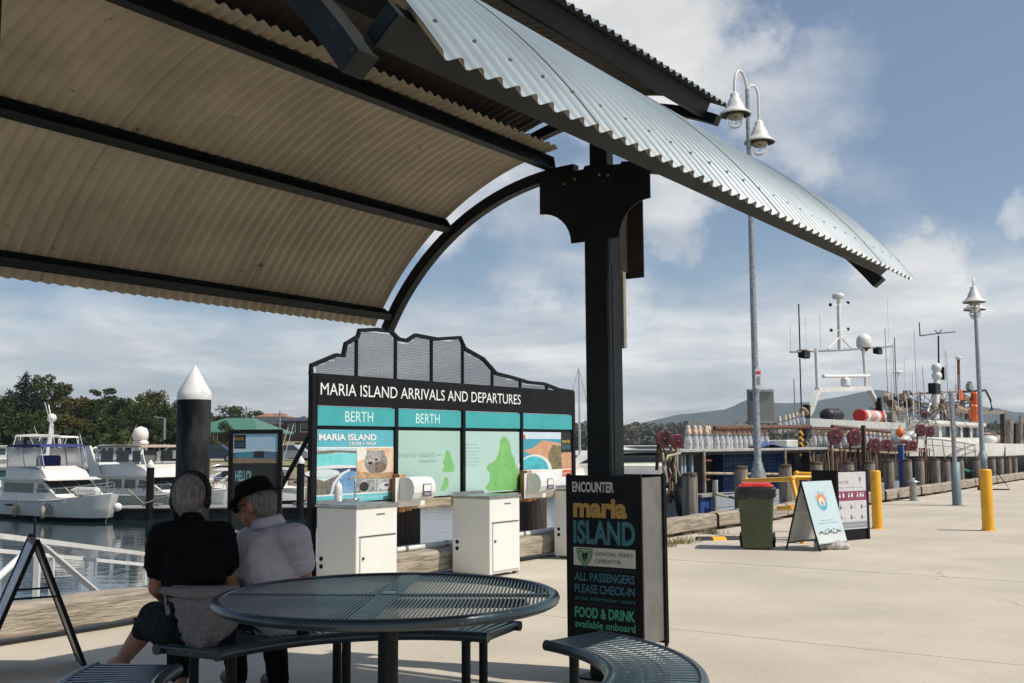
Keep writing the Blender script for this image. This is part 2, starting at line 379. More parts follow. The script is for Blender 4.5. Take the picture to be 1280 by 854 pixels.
# wharf deck: one base and the slabs on it
def whp(x, y, z=0.): return tuple(WH.w(x, y, z))
deck = MB()
pts = [whp(-60, .42), whp(75, .42), whp(75, -60), whp(-60, -60)]
deck.add([(p[0], p[1], -.012) for p in pts] + [(p[0], p[1], -.9) for p in pts], [(0, 1, 2, 3)[::-1], (4, 5, 6, 7), (0, 1, 5, 4), (1, 2, 6, 5), (2, 3, 7, 6), (3, 0, 4, 7)])
dk = struct('wharf_deck', deck, [joint_m])
dk.data.materials[0] = joint_m
PX, PY = 4.4, 13.0
rs = random.Random(3)
for i in range(-6, 17):
    for j in range(0, 2):
        x0 = i * PX + 3.3; y1 = .42 - (j * PY); y0 = y1 - PY + .012
        mb = MB(); z = rs.uniform(-.0015, .0015)
        c = WH.w(x0 + PX / 2, (y0 + y1) / 2, z - .05)
        mb.box((0, 0, 0), (PX - .016, PY - .016, .1), ch=.007)
        o = mb.build('concrete_slab', concrete, dk); o.location = c; o.rotation_euler = (rs.uniform(-.0004, .0004), 0, WH.a)
apron = MB(); pts = [whp(-160, -25.6), whp(120, -25.6), whp(120, -120), whp(-160, -120)]
apron.quad([(p[0], p[1], -.004) for p in pts[::-1]]); struct('ground', apron, concrete)
# wharf edge face and dark underside
fm = MB(); a, b2 = whp(-60, .43), whp(75, .43)
fm.quad([(a[0], a[1], -.02), (b2[0], b2[1], -.02), (b2[0], b2[1], -2.2), (a[0], a[1], -2.2)]); struct('wharf_face', fm, piledark)

# timber kerb along the edge: beams on spacer blocks
LSH = -.0
kb = thing('timber_kerb', 'long weathered grey timber kerb beams raised on blocks along the wharf edge', 'kerb', tuple(WH.o), WH.a)
rk = random.Random(11)
def beam_mesh(Ln, seed, w=.25, h=.22, n=14):
    r_ = random.Random(seed); mb = MB(); vs = []
    for i in range(n + 1):
        x = -Ln / 2 + Ln * i / n
        e = 1 if 0 < i < n else 0
        for (yy, zz) in ((-w / 2 + .012, 0), (-w / 2, .015), (-w / 2, h - .03), (-w / 2 + .03, h), (w / 2 - .03, h), (w / 2, h - .03), (w / 2, .015), (w / 2 - .012, 0)):
            vs.append((x, yy + r_.uniform(-.008, .008) * e, zz + r_.uniform(-.009, .009) * e))
    fs = []
    for i in range(n):
        for j in range(8): fs.append((i * 8 + j, i * 8 + (j + 1) % 8, (i + 1) * 8 + (j + 1) % 8, (i + 1) * 8 + j))
    mb.add(vs, fs, 0); mb.add(vs[:8], [tuple(range(8))], 1); mb.add(vs[-8:], [tuple(range(8))[::-1]], 1)
    return mb.mesh('beam', [wood, woodend])
bms = [beam_mesh(3.1, k) for k in range(4)]
xx = -7.05; k = 0
while xx < 62:
    o = link('beam', bms[k % 4], kb, (xx + 1.55, .14 + rk.uniform(-.02, .02), .055), rk.uniform(-.006, .006))
    xx += 3.2; k += 1
xx = -6.6; mb = MB()
while xx < 60:
    mb2 = MB(); mb2.box((0, 0, 0), (.28, .24, .055), ch=.004); o = mb2.build('spacer_block', woodend, kb); o.location = (xx, .14, .0275); xx += 1.6
# piles outside the kerb
PILES = [(865, 590, 19), (929, 582, 16), (984, 580, 16), (1023, 577, 14), (1063, 577, 12), (1089, 576, 11), (1113, 574.5, 12), (1136, 574, 10), (1151, 573, 9.5), (1171, 573, 11), (1184, 574, 10), (1201, 573, 9.5), (1222, 572.5, 8.5), (1241, 571.5, 8), (1251, 571.5, 7.5), (1261, 571, 7), (1268.5, 571, 6.5)]
def pile(x, y, ztop, r, label, seed, m=pilewood, grp='timber piles standing along the wharf edge', cap=True, name='timber_pile', lean=0.):
    rr = random.Random(seed)
    t = thing(name, label, 'pile', tuple(WH.w(x, y, 0)), WH.a + rr.uniform(0, 3), grp)
    mb = MB(); n = 14; Z = [-2.4, -1.2, -.4, 0, ztop * .4, ztop * .75, ztop - .07]; vs = []
    fl = [rr.uniform(-.05, .05) for _ in range(n)]
    for i, z in enumerate(Z):
        for j in range(n):
            a = 2 * math.pi * j / n; q = r * (1 + fl[j] + rr.uniform(-.015, .015)) * (1.03 - .03 * i / 6); vs.append((q * math.cos(a) + lean * z, q * math.sin(a), z))
    fs = [(i * n + j, i * n + (j + 1) % n, (i + 1) * n + (j + 1) % n, (i + 1) * n + j) for i in range(len(Z) - 1) for j in range(n)]
    mb.add(vs, fs, 0, True); mb.add(vs[-n:], [tuple(range(n))], 0)
    mb.build('shaft', m, t)
    if cap:
        mb = MB(); vs = []
        for z, q in ((ztop - .08, .985), (ztop - .03, 1.0), (ztop - .01, .9)):
            for j in range(n):
                a = 2 * math.pi * j / n; vs.append((r * q * (1 + fl[j] + rr.uniform(-.04, .04)) * math.cos(a) + lean * z, r * q * (1 + fl[j] + rr.uniform(-.04, .04)) * math.sin(a), z + rr.uniform(-.012, .012)))
        mb.add(vs, [(i * n + j, i * n + (j + 1) % n, (i + 1) * n + (j + 1) % n, (i + 1) * n + j) for i in range(2) for j in range(n)], 0); mb.add(vs[-n:], [tuple(range(n))], 0)
        mb.build('weathered_cap', woodend, t)
    return t
for i, (px, py, wpx) in enumerate(PILES):
    x, z = WH.on(px, py, .50); p = WH.w(x, .5); r = max(.13, min(.17, wpx * p.y / FPX / 2))
    lb = 'grey weathered timber pile, %s from the left of the row past the ferry check-in sign' % ORD[i]
    pile(x, .55, z, r, lb, i, lean=rs.uniform(-.01, .01))
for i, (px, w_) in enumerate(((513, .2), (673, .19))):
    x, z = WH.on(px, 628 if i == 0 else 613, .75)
    pile(x, .85, .95, w_, ['dark brown timber pile between the first and second white cabinets', 'dark brown timber pile between the second and third white cabinets'][i], 50 + i, piledark, 'dark piles behind the arrivals board', False)

# ================================================================== SHELTER
sh = thing('shelter', 'open shelter with split curved corrugated roof on dark steel columns', 'shelter', (0, 0, 0), SH.a)
KS = .865                              # the shelter's parts are drawn at 1/KS of their size
sh.location = (SH.o.x * KS, SH.o.y * KS, CH * (1 - KS)); sh.scale = (KS, KS, KS)
RC, ZC, YC = 2.03, 1.37, .26        # rib underside radius, centre height, centre offset
LX0, LX1 = -4.60, -.10
def arc(sg, r, a, yc=YC, zc=ZC): return (sg * (yc + r * math.sin(a)), zc + r * math.cos(a))
def rib(x, sg, a0, a1, r0, r1, yc, zc, w=.075, n=22, name='rib'):
    mb = MB(); vs = []
    for i in range(n + 1):
        a = a0 + (a1 - a0) * i / n
        for r_ in (r0, r1):
            y, z = arc(sg, r_, a, yc, zc); vs += [(x - w / 2, y, z), (x + w / 2, y, z)]
    fs = []
    for i in range(n):
        o, q = i * 4, i * 4 + 4
        fs += [(o, o + 1, q + 1, q), (o + 1, o + 3, q + 3, q + 1), (o + 3, o + 2, q + 2, q + 3), (o + 2, o, q, q + 2)]
    fs += [(0, 2, 3, 1), (n * 4, n * 4 + 1, n * 4 + 3, n * 4 + 2)]
    mb.add(vs, fs); return mb.build(name, [darksteel], sh)
def circ3(p, q, r):
    A_ = np.array([[2 * (q[0] - p[0]), 2 * (q[1] - p[1])], [2 * (r[0] - p[0]), 2 * (r[1] - p[1])]]); B_ = np.array([q[0]**2 + q[1]**2 - p[0]**2 - p[1]**2, r[0]**2 + r[1]**2 - p[0]**2 - p[1]**2])
    c = np.linalg.solve(A_, B_); return float(c[0]), float(c[1]), float(math.hypot(p[0] - c[0], p[1] - c[1]))
SL = (.06, 1.224, 2.417)             # circle of the left sheets (y, z, radius)
SRR = circ3((.40, 3.53), (1.45, 3.09), (2.17, 2.385))   # circle of the right sheets, a little flatter
SC_ = {1: SL, -1: SRR}
def ang(sg, y): return math.asin((y - SC_[sg][0]) / SC_[sg][2])
AE = math.acos((2.385 - ZC) / RC)          # rib tip angle
CZ, CR = 1.80, 2.0                         # cap circle
for x in (0., -4.7):
    for sg in (1, -1):
        (rib(x, sg, -.02, AE + (.02 if x == 0 else .05), RC, RC + .085, YC, ZC) if sg > 0 else rib(x, sg, ang(-1, .2), ang(-1, 2.17) + (-.045 if x == 0 else -.035), SRR[2] - .20, SRR[2] - .125, SRR[0], SRR[1]))
    r_ = rib(x, 1, -.47, .47, CR, CR + .07, 0, CZ, name='cap_rib')
def purlin(sg, a, r0, r1, x0, x1, yc, zc, w=.06, m=darksteel, name='purlin'):
    mb = MB(); y, z = arc(sg, (r0 + r1) / 2, a, yc, zc)
    # C section: web and two flanges
    rot = RX(-sg * a)
    d = r1 - r0; c = Vector(((x0 + x1) / 2, y, z)); Lx = x1 - x0
    def off(dy, dz): return c + rot @ Vector((0, dy, dz))
    mb.box(off(0, 0), (Lx, .006, d), rot); mb.box(off(-sg * w / 2, -d / 2 + .003), (Lx, w - .01, .006), rot); mb.box(off(-sg * w / 2, d / 2 - .003), (Lx, w - .01, .006), rot)
    for e in (x0 + .003, x1 - .003): mb.box(Vector((e, *off(-sg * w / 2, 0)[1:])), (.006, w - .012, d - .014), rot)
    o = mb.build(name, [m], sh); return o
for sg in (1, -1):
    SY, SZC, SR = SC_[sg]
    for a in ((.185, .617, 1.012) if sg > 0 else (ang(-1, .6), ang(-1, 1.42), ang(-1, 2.08))):
        mm = brownsteel if (sg < 0 and a > .9) else darksteel
        o = purlin(sg, a, SR - (.125 if a > .9 else .118), SR - .0145, -4.655, (.06 if a < .3 else -.045), SY, SZC, m=mm, name='eave_beam' if a > .9 else 'purlin')
for sg in (1, -1): purlin(sg, .43, CR + .02, CR + .136, -4.655, -.045, 0, CZ, name='cap_purlin')
# corrugated sheets: two skins 1 mm apart, nine ribs wide, laps proud of one another
PITCH_C = .0865; SW = PITCH_C * 9
def sheets(sg, a0, a1, r, x0, x1, yc, zc, na=22, topm=galv, lab=None):
    x = x0; k = 0
    while x < x1 - .02:
        w = min(SW + .03, x1 - x); nx = max(2, int(round(w / PITCH_C * 8))); lift = .0022 * (k % 2)
        mb = MB()
        for layer, (dr, mi) in enumerate(((.0008, 0), (-.0008, 1))):
            vs = []
            for i in range(nx + 1):
                xx_ = x + w * i / nx; h = .0125 * math.cos(2 * math.pi * (xx_ - x0) / PITCH_C)
                for j in range(na + 1):
                    a = a0 + (a1 - a0) * j / na; y, z = arc(sg, r + h + dr + lift, a, yc, zc); vs.append((xx_, y, z))
            q = na + 1; fs = [(i * q + j, i * q + j + 1, (i + 1) * q + j + 1, (i + 1) * q + j) for i in range(nx) for j in range(na)]
            mb.add(vs, fs, mi, True)
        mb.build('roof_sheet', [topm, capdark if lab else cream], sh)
        x += SW; k += 1
sheets(1, .115, 1.062, SL[2], LX0, -.06, SL[0], SL[1])
sheets(-1, ang(-1, .42), ang(-1, 2.17), SRR[2], LX0 - .02, -.03, SRR[0], SRR[1])
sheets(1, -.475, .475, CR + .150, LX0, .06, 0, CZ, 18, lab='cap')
# roofing screws along the eave and higher rows of the near wing
mb = MB()
for a in (ang(-1, 2.08),):
    x = LX0 + PITCH_C * 1.0 - .02
    while x < .05:
        y, z = arc(-1, SRR[2] + .0135, a, SRR[0], SRR[1]); 
        T = Matrix.Translation((x, y, z)) @ Matrix.Rotation(a, 4, 'X')
        mb.lathe([(.0065, -.001), (.0065, .0015), (.004, .002), (.004, .006), (.001, .007)], 8, (0, 0, 0), 0, T)
        x += PITCH_C * 2
o = mb.build('roofing_screws', screwm, sh); o['kind'] = 'stuff'
# columns with flared bracket plates
for x in (0., -4.7):
    mb = MB(); mb.box((x, 0, 1.61), (.20, .20, 3.656), ch=.012)
    mb.box((x, .0, 3.60), (.10, .14, .40)); mb.box((x, 0, -.211), (.34, .34, .014))
    c_ = mb.build('column', darksteel, sh)
    for dx in (-.107,):
        poly = [(-.45, 3.14), (-.45, 3.36), (-.3, 3.392), (-.1, 3.408), (.1, 3.408), (.3, 3.392), (.47, 3.36), (.47, 3.14)]
        for q in range(9):
            a = math.pi / 2 * q / 8; poly.append((.47 - .27 * math.sin(a), 2.87 + .25 * math.cos(a) + 0.0))
        for q in range(9):
            a = math.pi / 2 * (1 - q / 8); poly.append((-.45 + .25 * math.sin(a), 2.87 + .25 * math.cos(a)))
        mb = MB(); mb.prism(poly, x + dx - .006, x + dx + .006, 'x', 0); bp_ = mb.build('bracket_plate', darksteel, c_)
        mb = MB()
        for yy, zz in ((-.12, 3.33), (-.05, 3.345), (.16, 3.345), (.25, 3.32)):
            T = Matrix.Translation((x + dx + (.006 if dx > 0 else -.006), yy, zz)) @ Matrix.Rotation(R(90 if dx > 0 else -90), 4, 'Y'); mb.lathe([(.011, 0), (.011, .008), (.006, .012)], 6, (0, 0, 0), 0, T, False)
        mb.build('bolt', brassm, bp_)
        mb = MB()
        mb.box((x + dx * 1.0, .0, 3.0), (.004, .02, .02)); 
    # plate hanging on the far side of the column and the pale strip beneath it
    if x == 0.:
        mb = MB(); mb.box((.27, -.085, 2.92), (.012, .22, .58), ch=.003); mb.box((.185, -.06, 2.92), (.17, .03, .5)); mb.build('side_plate', mat('dark_brown_plate', (.035, .026, .022), .45, var=.15), c_)
        mb = MB(); mb.box((.125, -.085, 2.38), (.04, .05, .56), ch=.003); mb.build('cover_strip', mat('pale_strip', (.26, .24, .20), .6, var=.1), c_)
        mb = MB()
        for s2 in (-1, 1): mb.box((.0, s2 * .102, 1.9), (.10, .004, 1.6))
        mb.build('edge_strip', darksteel, c_)

# ================================================================== TABLE AND BENCHES
TC = Vector((-.54, 4.64, 0)); TR = .73; TZ = .77
tb = thing('round_table', 'round dark teal slatted metal table on a single post', 'table', tuple(TC), R(-2.5))
mb = MB(); n = 72
prof = [(TR - .035, -.004), (TR - .012, .004), (TR + .004, -.004), (TR + .010, -.018), (TR + .004, -.034), (TR - .010, -.042), (TR - .035, -.040)]
vs = []; 
for r_, z in prof:
    for j in range(n): a = 2 * math.pi * j / n; vs.append((r_ * math.cos(a), r_ * math.sin(a), TZ + z))
mb.add(vs, [(i * n + j, i * n + (j + 1) % n, ((i + 1) % 7) * n + (j + 1) % n, ((i + 1) % 7) * n + j) for i in range(7) for j in range(n)], 0, True)
mb.build('rim', tealcoat, tb)
mb = MB(); sx = -TR + .04; rr = TR - .02
while sx < TR - .03:
    if abs(sx) > .045:
        h = math.sqrt(max(0, rr * rr - sx * sx))
        for s2 in (-1, 1):
            L0, L1 = .022, h
            if L1 > L0 + .02: mb.box((sx, s2 * (L0 + L1) / 2, TZ - .010), (.0095, L1 - L0, .010), ch=.002)
    sx += .0165
o = mb.build('slat_panel', tealcoat, tb); o['kind'] = 'stuff'
mb = MB(); mb.box((0, 0, TZ - .0095), (2 * TR - .05, .045, .013), ch=.002); mb.box((0, .37, TZ - .0095), (.092, .68, .012), ch=.002); mb.box((0, -.37, TZ - .0095), (.092, .68, .012), ch=.002)
mb.build('cross_strip', tealtop, tb)
mb = MB(); mb.lathe([(.03, 0), (.03, .003), (.02, .004)], 16, (0, .02, TZ - .002)); mb.build('umbrella_hole_plug', chrome, tb)
mb = MB(); mb.lathe([(.044, 0), (.044, TZ - .045)], 20); mb.lathe([(.17, 0), (.17, .01), (.05, .014)], 20); mb.build('post', darksteel, tb)
mb = MB()
for a in (0, math.pi / 2): mb.box((0, 0, TZ - .045), (1.2, .03, .035), RZ(a + .02))
mb.build('support_arms', darksteel, tb)
BZ = .45; BI, BO = .95, 1.33
def bench(a0, a1, label):
    t = thing('curved_bench', label, 'bench', tuple(TC), 0, 'curved slatted benches round the table')
    sl = MB(); sl.box(((BI + BO) / 2, 0, BZ - .008), (BO - BI - .03, .030, .012), ch=.003)
    me = sl.mesh('slat', [tealtop])
    n = int((a1 - a0) / R(2.25)); 
    for i in range(n + 1):
        a = a0 + (a1 - a0) * i / n; link('slat', me, t, (0, 0, 0), a)
    def ring(r_, z, rad):
        m2 = MB(); m2.tube([(r_ * math.cos(a0 - .012 + (a1 - a0 + .024) * i / 30), r_ * math.sin(a0 - .012 + (a1 - a0 + .024) * i / 30), z) for i in range(31)], rad, 12)
        return m2
    ring(BI, BZ - .022, .027).build('front_tube', tealcoat, t); ring(BO, BZ - .022, .027).build('rear_tube', tealcoat, t)
    for a in (a0 + R(1), a1 - R(1)):
        m2 = MB(); m2.box(((BI + BO) / 2, 0, BZ - .03), (BO - BI, .03, .03), ch=.003); link('end_bar', m2.mesh('end_bar', [tealcoat]), t, (0, 0, 0), a)
    for a in (a0 + R(8), (a0 + a1) / 2, a1 - R(8)):
        for r_ in (BI + .05, BO - .05):
            m2 = MB(); m2.lathe([(.024, 0), (.024, BZ - .035)], 12, (r_, 0, 0)); m2.lathe([(.06, 0), (.06, .006)], 12, (r_, 0, 0)); link('leg', m2.mesh('leg', [darksteel]), t, (0, 0, 0), a)
        m2 = MB(); m2.box(((BI + BO) / 2, 0, BZ - .05), (BO - BI - .06, .03, .035)); link('seat_bearer', m2.mesh('seat_bearer', [darksteel]), t, (0, 0, 0), a)
    return t
bench(R(65), R(153), 'far curved teal bench the two seated men share')
bench(R(-40), R(42), 'half sunlit curved teal bench by the ferry check-in sign')
bench(R(173), R(254), 'curved teal bench with only its end showing beside the easel sign')
# ================================================================== FERRY CHECK-IN SIGN (round the column foot)
teal1 = pm((.045, .17, .21)); yel1 = pm((.48, .28, .06)); wh1 = pm((.62, .60, .55)); grn1 = pm((.06, .36, .22))
pc = SH.w(-.0, -.08)
es = thing('check_in_sign', 'tall black ferry check-in sign wrapped round the shelter column', 'sign', (pc.x * KS, pc.y * KS, CH * (1 - KS)), SH.a - math.pi / 2); es.scale = (KS, KS, KS)
mb = MB(); mb.box((0, -.185, .605), (.60, .012, 1.17), ch=.002); fp = mb.build('front_panel', blackp, es)
mb = MB(); mb.box((0, .185, .605), (.60, .012, 1.17), ch=.002); mb.build('rear_panel', blackp, es)
mb = MB()
for sx in (-1, 1): mb.box((sx * .27, 0, .61), (.008, .358, 1.13))
mb.build('side_infill', mat('grey_infill', (.15, .146, .135), .6), es)
mb = MB()
for sx in (-1, 1):
    for sy in (-1, 1): mb.box((sx * .285, sy * .174, .60), (.02, .02, 1.2))
mb.build('frame', blackpl, es)
yy = -.1925
lettering('ENCOUNTER', fp, -.245, 1.075, .068, wh1, yy, width=.335, bold=.03)
lettering('maria', fp, -.240, .905, .128, yel1, yy, width=.43, bold=.045)
lettering('ISLAND', fp, -.240, .722, .150, teal1, yy, width=.49, bold=.035)
prints(fp, [(pm((.62, .60, .52)), rect(-.24, .535, .25, .66)),
            (pm((.02, .22, .13)), [(-.215, .655), (-.085, .655), (-.085, .62), (-.10, .575), (-.15, .52), (-.20, .575), (-.215, .62)]),
            (pm((.62, .50, .12)), [(-.203, .645), (-.097, .645), (-.098, .618), (-.112, .582), (-.15, .54), (-.188, .582), (-.202, .618)]),
            (pm((.02, .22, .13)), [(-.197, .638), (-.103, .638), (-.104, .616), (-.117, .586), (-.15, .549), (-.183, .586), (-.196, .616)]),
            (pm((.45, .42, .30)), ell(-.15, .61, .036, .026)),
            (pm((.015, .015, .015)), [(-.178, .605), (-.165, .628), (-.150, .620), (-.132, .630), (-.118, .612), (-.128, .6), (-.132, .575), (-.146, .59), (-.155, .566), (-.166, .59)])], yy, 'operator_badge', Matrix.Translation((0, 0, .03)))
lettering('OFFICIAL FERRY', fp, -.065, .637, .026, pm((.05, .05, .05)), yy - .0016, width=.30)
lettering('OPERATOR', fp, -.065, .588, .026, pm((.05, .05, .05)), yy - .0016, width=.205)
lettering('. . . . . . . . . . . . . . . . . . . . . .', fp, -.235, .540, .03, pm((.10, .22, .24)), yy, width=.47)
lettering('ALL PASSENGERS', fp, -.235, .462, .056, teal1, yy, width=.475, bold=.02)
lettering('PLEASE CHECK-IN', fp, -.235, .380, .056, teal1, yy, width=.475, bold=.02)
lettering('at the information centre', fp, -.235, .328, .030, pm((.03, .17, .20)), yy, width=.48)
lettering('. . . . . . . . . . . . . . . . . . . . . .', fp, -.235, .300, .03, pm((.10, .22, .24)), yy, width=.47)
lettering('FOOD & DRINK', fp, -.235, .212, .068, grn1, yy, width=.475, bold=.03)
lettering('available onboard', fp, -.235, .142, .050, grn1, yy, width=.475, bold=.015)

# ================================================================== ARRIVALS BOARD
def S(px, py, y=0.): return WH.on(px, py, y)
BX0, _ = S(392, 470); BX1, _ = S(716, 500)
LB = thing('arrivals_board', 'long black and turquoise island arrivals board with mountain outline of mesh', 'sign', tuple(WH.o), WH.a)
def SZ(px, py): return S(px, py)[1]
zt_top = SZ(392, 467); zt_bot = SZ(392, 506)   # black title band
zt_topR = SZ(716, 489); zt_botR = SZ(716, 519)
zt = (zt_top + zt_topR) / 2; zb = (zt_bot + zt_botR) / 2
zq0 = (SZ(395, 530) + SZ(714, 540)) / 2         # bottom of the turquoise band
zp1 = zq0 - .03; zp0 = (SZ(396, 629) + SZ(713, 610)) / 2
mb = MB(); mb.box(((BX0 + BX1) / 2, .0, (zt + zb) / 2), (BX1 - BX0 - .02, .05, zt - zb), ch=.003)
tbnd = mb.build('title_band', blackp, LB)
tx0, tz0 = S(401, 497, -.03); tx1, _ = S(651, 500, -.03)
lettering('MARIA ISLAND ARRIVALS AND DEPARTURES', tbnd, tx0, (zt + zb) / 2 - .052, .118, pm((.78, .78, .76)), -.0275, width=tx1 - tx0)
# silhouette
sil = [(389, 457), (420, 444), (429, 445), (432, 430), (447, 421), (449, 413), (470, 412), (488, 414), (498, 424), (508, 426), (519, 419), (545, 424), (575, 422), (581, 436), (604, 449), (620, 467), (640, 472), (660, 478), (680, 480), (698, 487), (716, 490)]
sp = [S(x, y) for x, y in sil]
mb = MB(); mb.tube([(sp[0][0], 0, zt - .02)] + [(x, 0, z) for x, z in sp] + [(sp[-1][0], 0, zt - .02)], .027, 4); mb.build('outline_frame', blackp, LB)
def topz(x):
    for (a, b), (c, d) in zip(sp, sp[1:]):
        if min(a, c) <= x <= max(a, c) and abs(c - a) > 1e-6: return b + (d - b) * (x - a) / (c - a)
    return zt
for px in (445, 494, 539, 578, 615, 650, 683):
    x, _ = S(px, 480); h = topz(x)
    mb = MB(); mb.box((x, 0, (zt + h) / 2), (.028, .028, h - zt + .01)); mb.build('mullion', blackp, LB)
mb = MB(); pitch = .021; wv = .0078; H_ = 1.0
meshm = mat('mesh_wire', (.05, .055, .065), .4, .3, var=0)
k = BX0 - H_
while k < BX1 + H_:
    for sl in (1, -1):
        seg = None; st = 24; pts = []
        for i in range(st + 1):
            z = zt + H_ * i / st; x = k + sl * (z - zt) * .62
            if BX0 + .01 < x < BX1 - .01 and z <= topz(x) - .004: pts.append((x, z))
            elif pts: break
        if len(pts) > 1:
            (a, b), (c, d) = pts[0], pts[-1]; yq = .003 * sl
            mb.add([(a - wv / 2, yq, b), (a + wv / 2, yq, b), (c + wv / 2, yq, d), (c - wv / 2, yq, d), (a, yq + .003, b), (c, yq + .003, d)], [(0, 1, 2, 3), (1, 4, 5, 2), (4, 0, 3, 5)])
    k += pitch
o = mb.build('wire_mesh', meshm, LB); o['kind'] = 'stuff'
# posts, panels
for px, w_ in ((391, .07), (494, .05), (578.5, .05), (651, .045), (716, .06)):
    x, _ = S(px, 560); mb = MB(); zl = -.05 if px in (391, 716) else zp0 - .03; zh = zt - .01 if px in (391, 716) else zb
    mb.box((x, .005, (zl + zh) / 2), (w_, .06, zh - zl), ch=.003); mb.build('post', blackp, LB)
mb = MB(); mb.tube([(BX0, .05, SZ(391, 545)), (BX0 - .1, 1.4, -.4)], .025, 6); mb.build('brace', blackp, LB)
pan = [(395, 492), (496, 575), (580.5, 649), (653, 714)]
PN = []
for i, (p0, p1) in enumerate(pan):
    x0, _ = S(p0, 560); x1, _ = S(p1, 560)
    mb = MB(); mb.box(((x0 + x1) / 2, -.002, (zb + zq0) / 2), (x1 - x0, .03, zb - zq0 - .012), ch=.004); q = mb.build('berth_panel', tealband, LB); q['label'] = ['turquoise panel reading berth, leftmost', 'turquoise panel reading berth, second', 'faded turquoise panel with ghost lettering', 'narrow turquoise panel at the right end'][i]
    if i < 2: lettering('BERTH', q, (x0 + x1) / 2 + (.02 if i == 0 else -.05), (zb + zq0) / 2 - .052, .105, pm((.62, .80, .78)), -.0185, width=.40 - .0 * i, align='C')
    elif i == 2: lettering('BERTH', q, (x0 + x1) / 2 + .02, (zb + zq0) / 2 - .052, .105, pm((.04, .44, .47)), -.0185, width=.44, align='C')
    else:
        w0, w1 = x0 + (x1 - x0) * .36, x0 + (x1 - x0) * .66; c_ = (zb + zq0) / 2; m9 = pm((.03, .36, .42))
        prints(q, [(m9, rect(w0, c_ + .055, w1, c_ + .062)), (m9, rect(w0, c_ - .065, w1, c_ - .058)), (m9, rect(w0, c_ - .06, w0 + .01, c_ + .06))], -.0185, 'ghost_print')
    mb = MB(); mb.box(((x0 + x1) / 2, .012, (zp1 + zp0) / 2), (x1 - x0, .02, zp1 - zp0)); q = mb.build('poster_board', pm([(.55, .72, .70), (.33, .56, .50), (.35, .60, .56), (.72, .72, .70)][i]), LB)
    PN.append((q, x0, x1))
    mb = MB(); mb.box(((x0 + x1) / 2, .015, zq0 - .014), (x1 - x0, .03, .050)); mb.build('rail', blackp, LB); mb = MB(); mb.box(((x0 + x1) / 2, .015, zp0 - .006), (x1 - x0, .03, .016)); mb.build('rail', blackp, LB)
# poster 1: cruise poster
q, x0, x1 = PN[0]; w = x1 - x0; h = zp1 - zp0
def U(a, b): return (x0 + a * w, zp0 + b * h)
def UP(l): return [U(a, b) for a, b in l]
sea = pm((.10, .50, .55), (.20, .62, .62), 3.); tq = pm((.10, .42, .50)); whi = pm((.78, .78, .75)); fur = pm((.30, .28, .27), (.20, .18, .17), 20.); rock = pm((.10, .09, .08), (.22, .20, .15), 18.)
prints(q, [(tq, UP([(0, .76), (1, .76), (1, 1), (0, 1)])), (whi, UP([(0, .745), (1, .745), (1, .76), (0, .76)])),
           (pm((.55, .66, .70), (.35, .5, .55), 4.), UP([(0, .70), (.5, .70), (.5, .745), (0, .745)])),
           (pm((.10, .12, .10), (.2, .2, .14), 9.), UP([(0, .665), (.3, .69), (.5, .675), (.5, .705), (.2, .72), (0, .705)])),
           (sea, UP([(0, .50), (.5, .50), (.5, .675), (0, .665)])),
           (pm((.70, .72, .68)), UP([(0, .47), (.5, .47), (.5, .50), (.25, .515), (0, .50)])),
           (pm((.03, .06, .12)), UP([(0, .40), (.5, .40), (.5, .47), (0, .46)])),
           (pm((.60, .65, .66)), UP(ell(.08, .41, .21, .055))),
           (rock, UP([(0, .10), (.5, .10), (.5, .42), (.28, .38), (.1, .30), (0, .34)])),
           (pm((.10, .24, .42), (.22, .38, .55), 5.), UP(ell(.42, .10, .24, .33, 20, 0, math.pi))),
           (pm((.62, .66, .66)), UP([(.17, .10), (.19, .10), (.24, .26), (.33, .38), (.42, .43), (.42, .46), (.31, .41), (.21, .28)])),
           (pm((.10, .24, .42), (.22, .38, .55), 5.), UP([(.5, .10), (.24, .10), (.28, .28), (.5, .40)])),
           (pm((.62, .38, .22), (.72, .60, .45), 6.), UP([(.505, .31), (1, .31), (1, .745), (.505, .745)])),
           (pm((.75, .72, .66)), UP([(.505, .55), (.64, .60), (.62, .745), (.505, .745)])),
           (pm((.35, .20, .10), (.55, .38, .20), 14.), UP([(.505, .31), (1, .31), (1, .40), (.8, .38), (.505, .42)])),
           (fur, UP(ell(.76, .54, .155, .165))), (fur, UP(ell(.66, .66, .03, .06))), (fur, UP(ell(.84, .66, .035, .055))),
           (pm((.46, .44, .43), (.26, .24, .23), 26.), UP(ell(.72, .59, .11, .12))), (pm((.12, .08, .06), (.24, .17, .12), 22.), UP(ell(.80, .47, .10, .08))), (pm((.30, .27, .25), (.16, .13, .12), 26.), UP(ell(.70, .45, .05, .06))), (pm((.02, .02, .02)), UP(ell(.76, .58, .018, .018))), (pm((.03, .025, .02)), UP(ell(.68, .53, .03, .022))),
           (pm((.5, .5, .5), (.12, .12, .12), 12.), UP([(.505, .12), (.745, .12), (.745, .295), (.505, .295)])), (pm((.55, .56, .57), (.2, .2, .2), 14.), UP([(.76, .12), (1, .12), (1, .295), (.76, .295)])),
           (pm((.03, .03, .03)), UP(ell(.60, .20, .06, .07))), (pm((.62, .62, .62)), UP(ell(.88, .20, .09, .055))), (pm((.05, .05, .05)), UP(ell(.90, .21, .03, .02))),
           (pm((.15, .52, .58)), UP([(0, 0), (1, 0), (1, .10), (0, .10)])), (whi, UP([(0, .10), (1, .10), (1, .118), (0, .118)]))], -.0005)
lettering('MARIA ISLAND', q, *U(.03, .855), h * .085, whi, -.0042, width=w * .73, bold=.03)
lettering('CRUISE + WALK', q, *U(.40, .785), h * .045, whi, -.0042, width=w * .36, bold=.02)
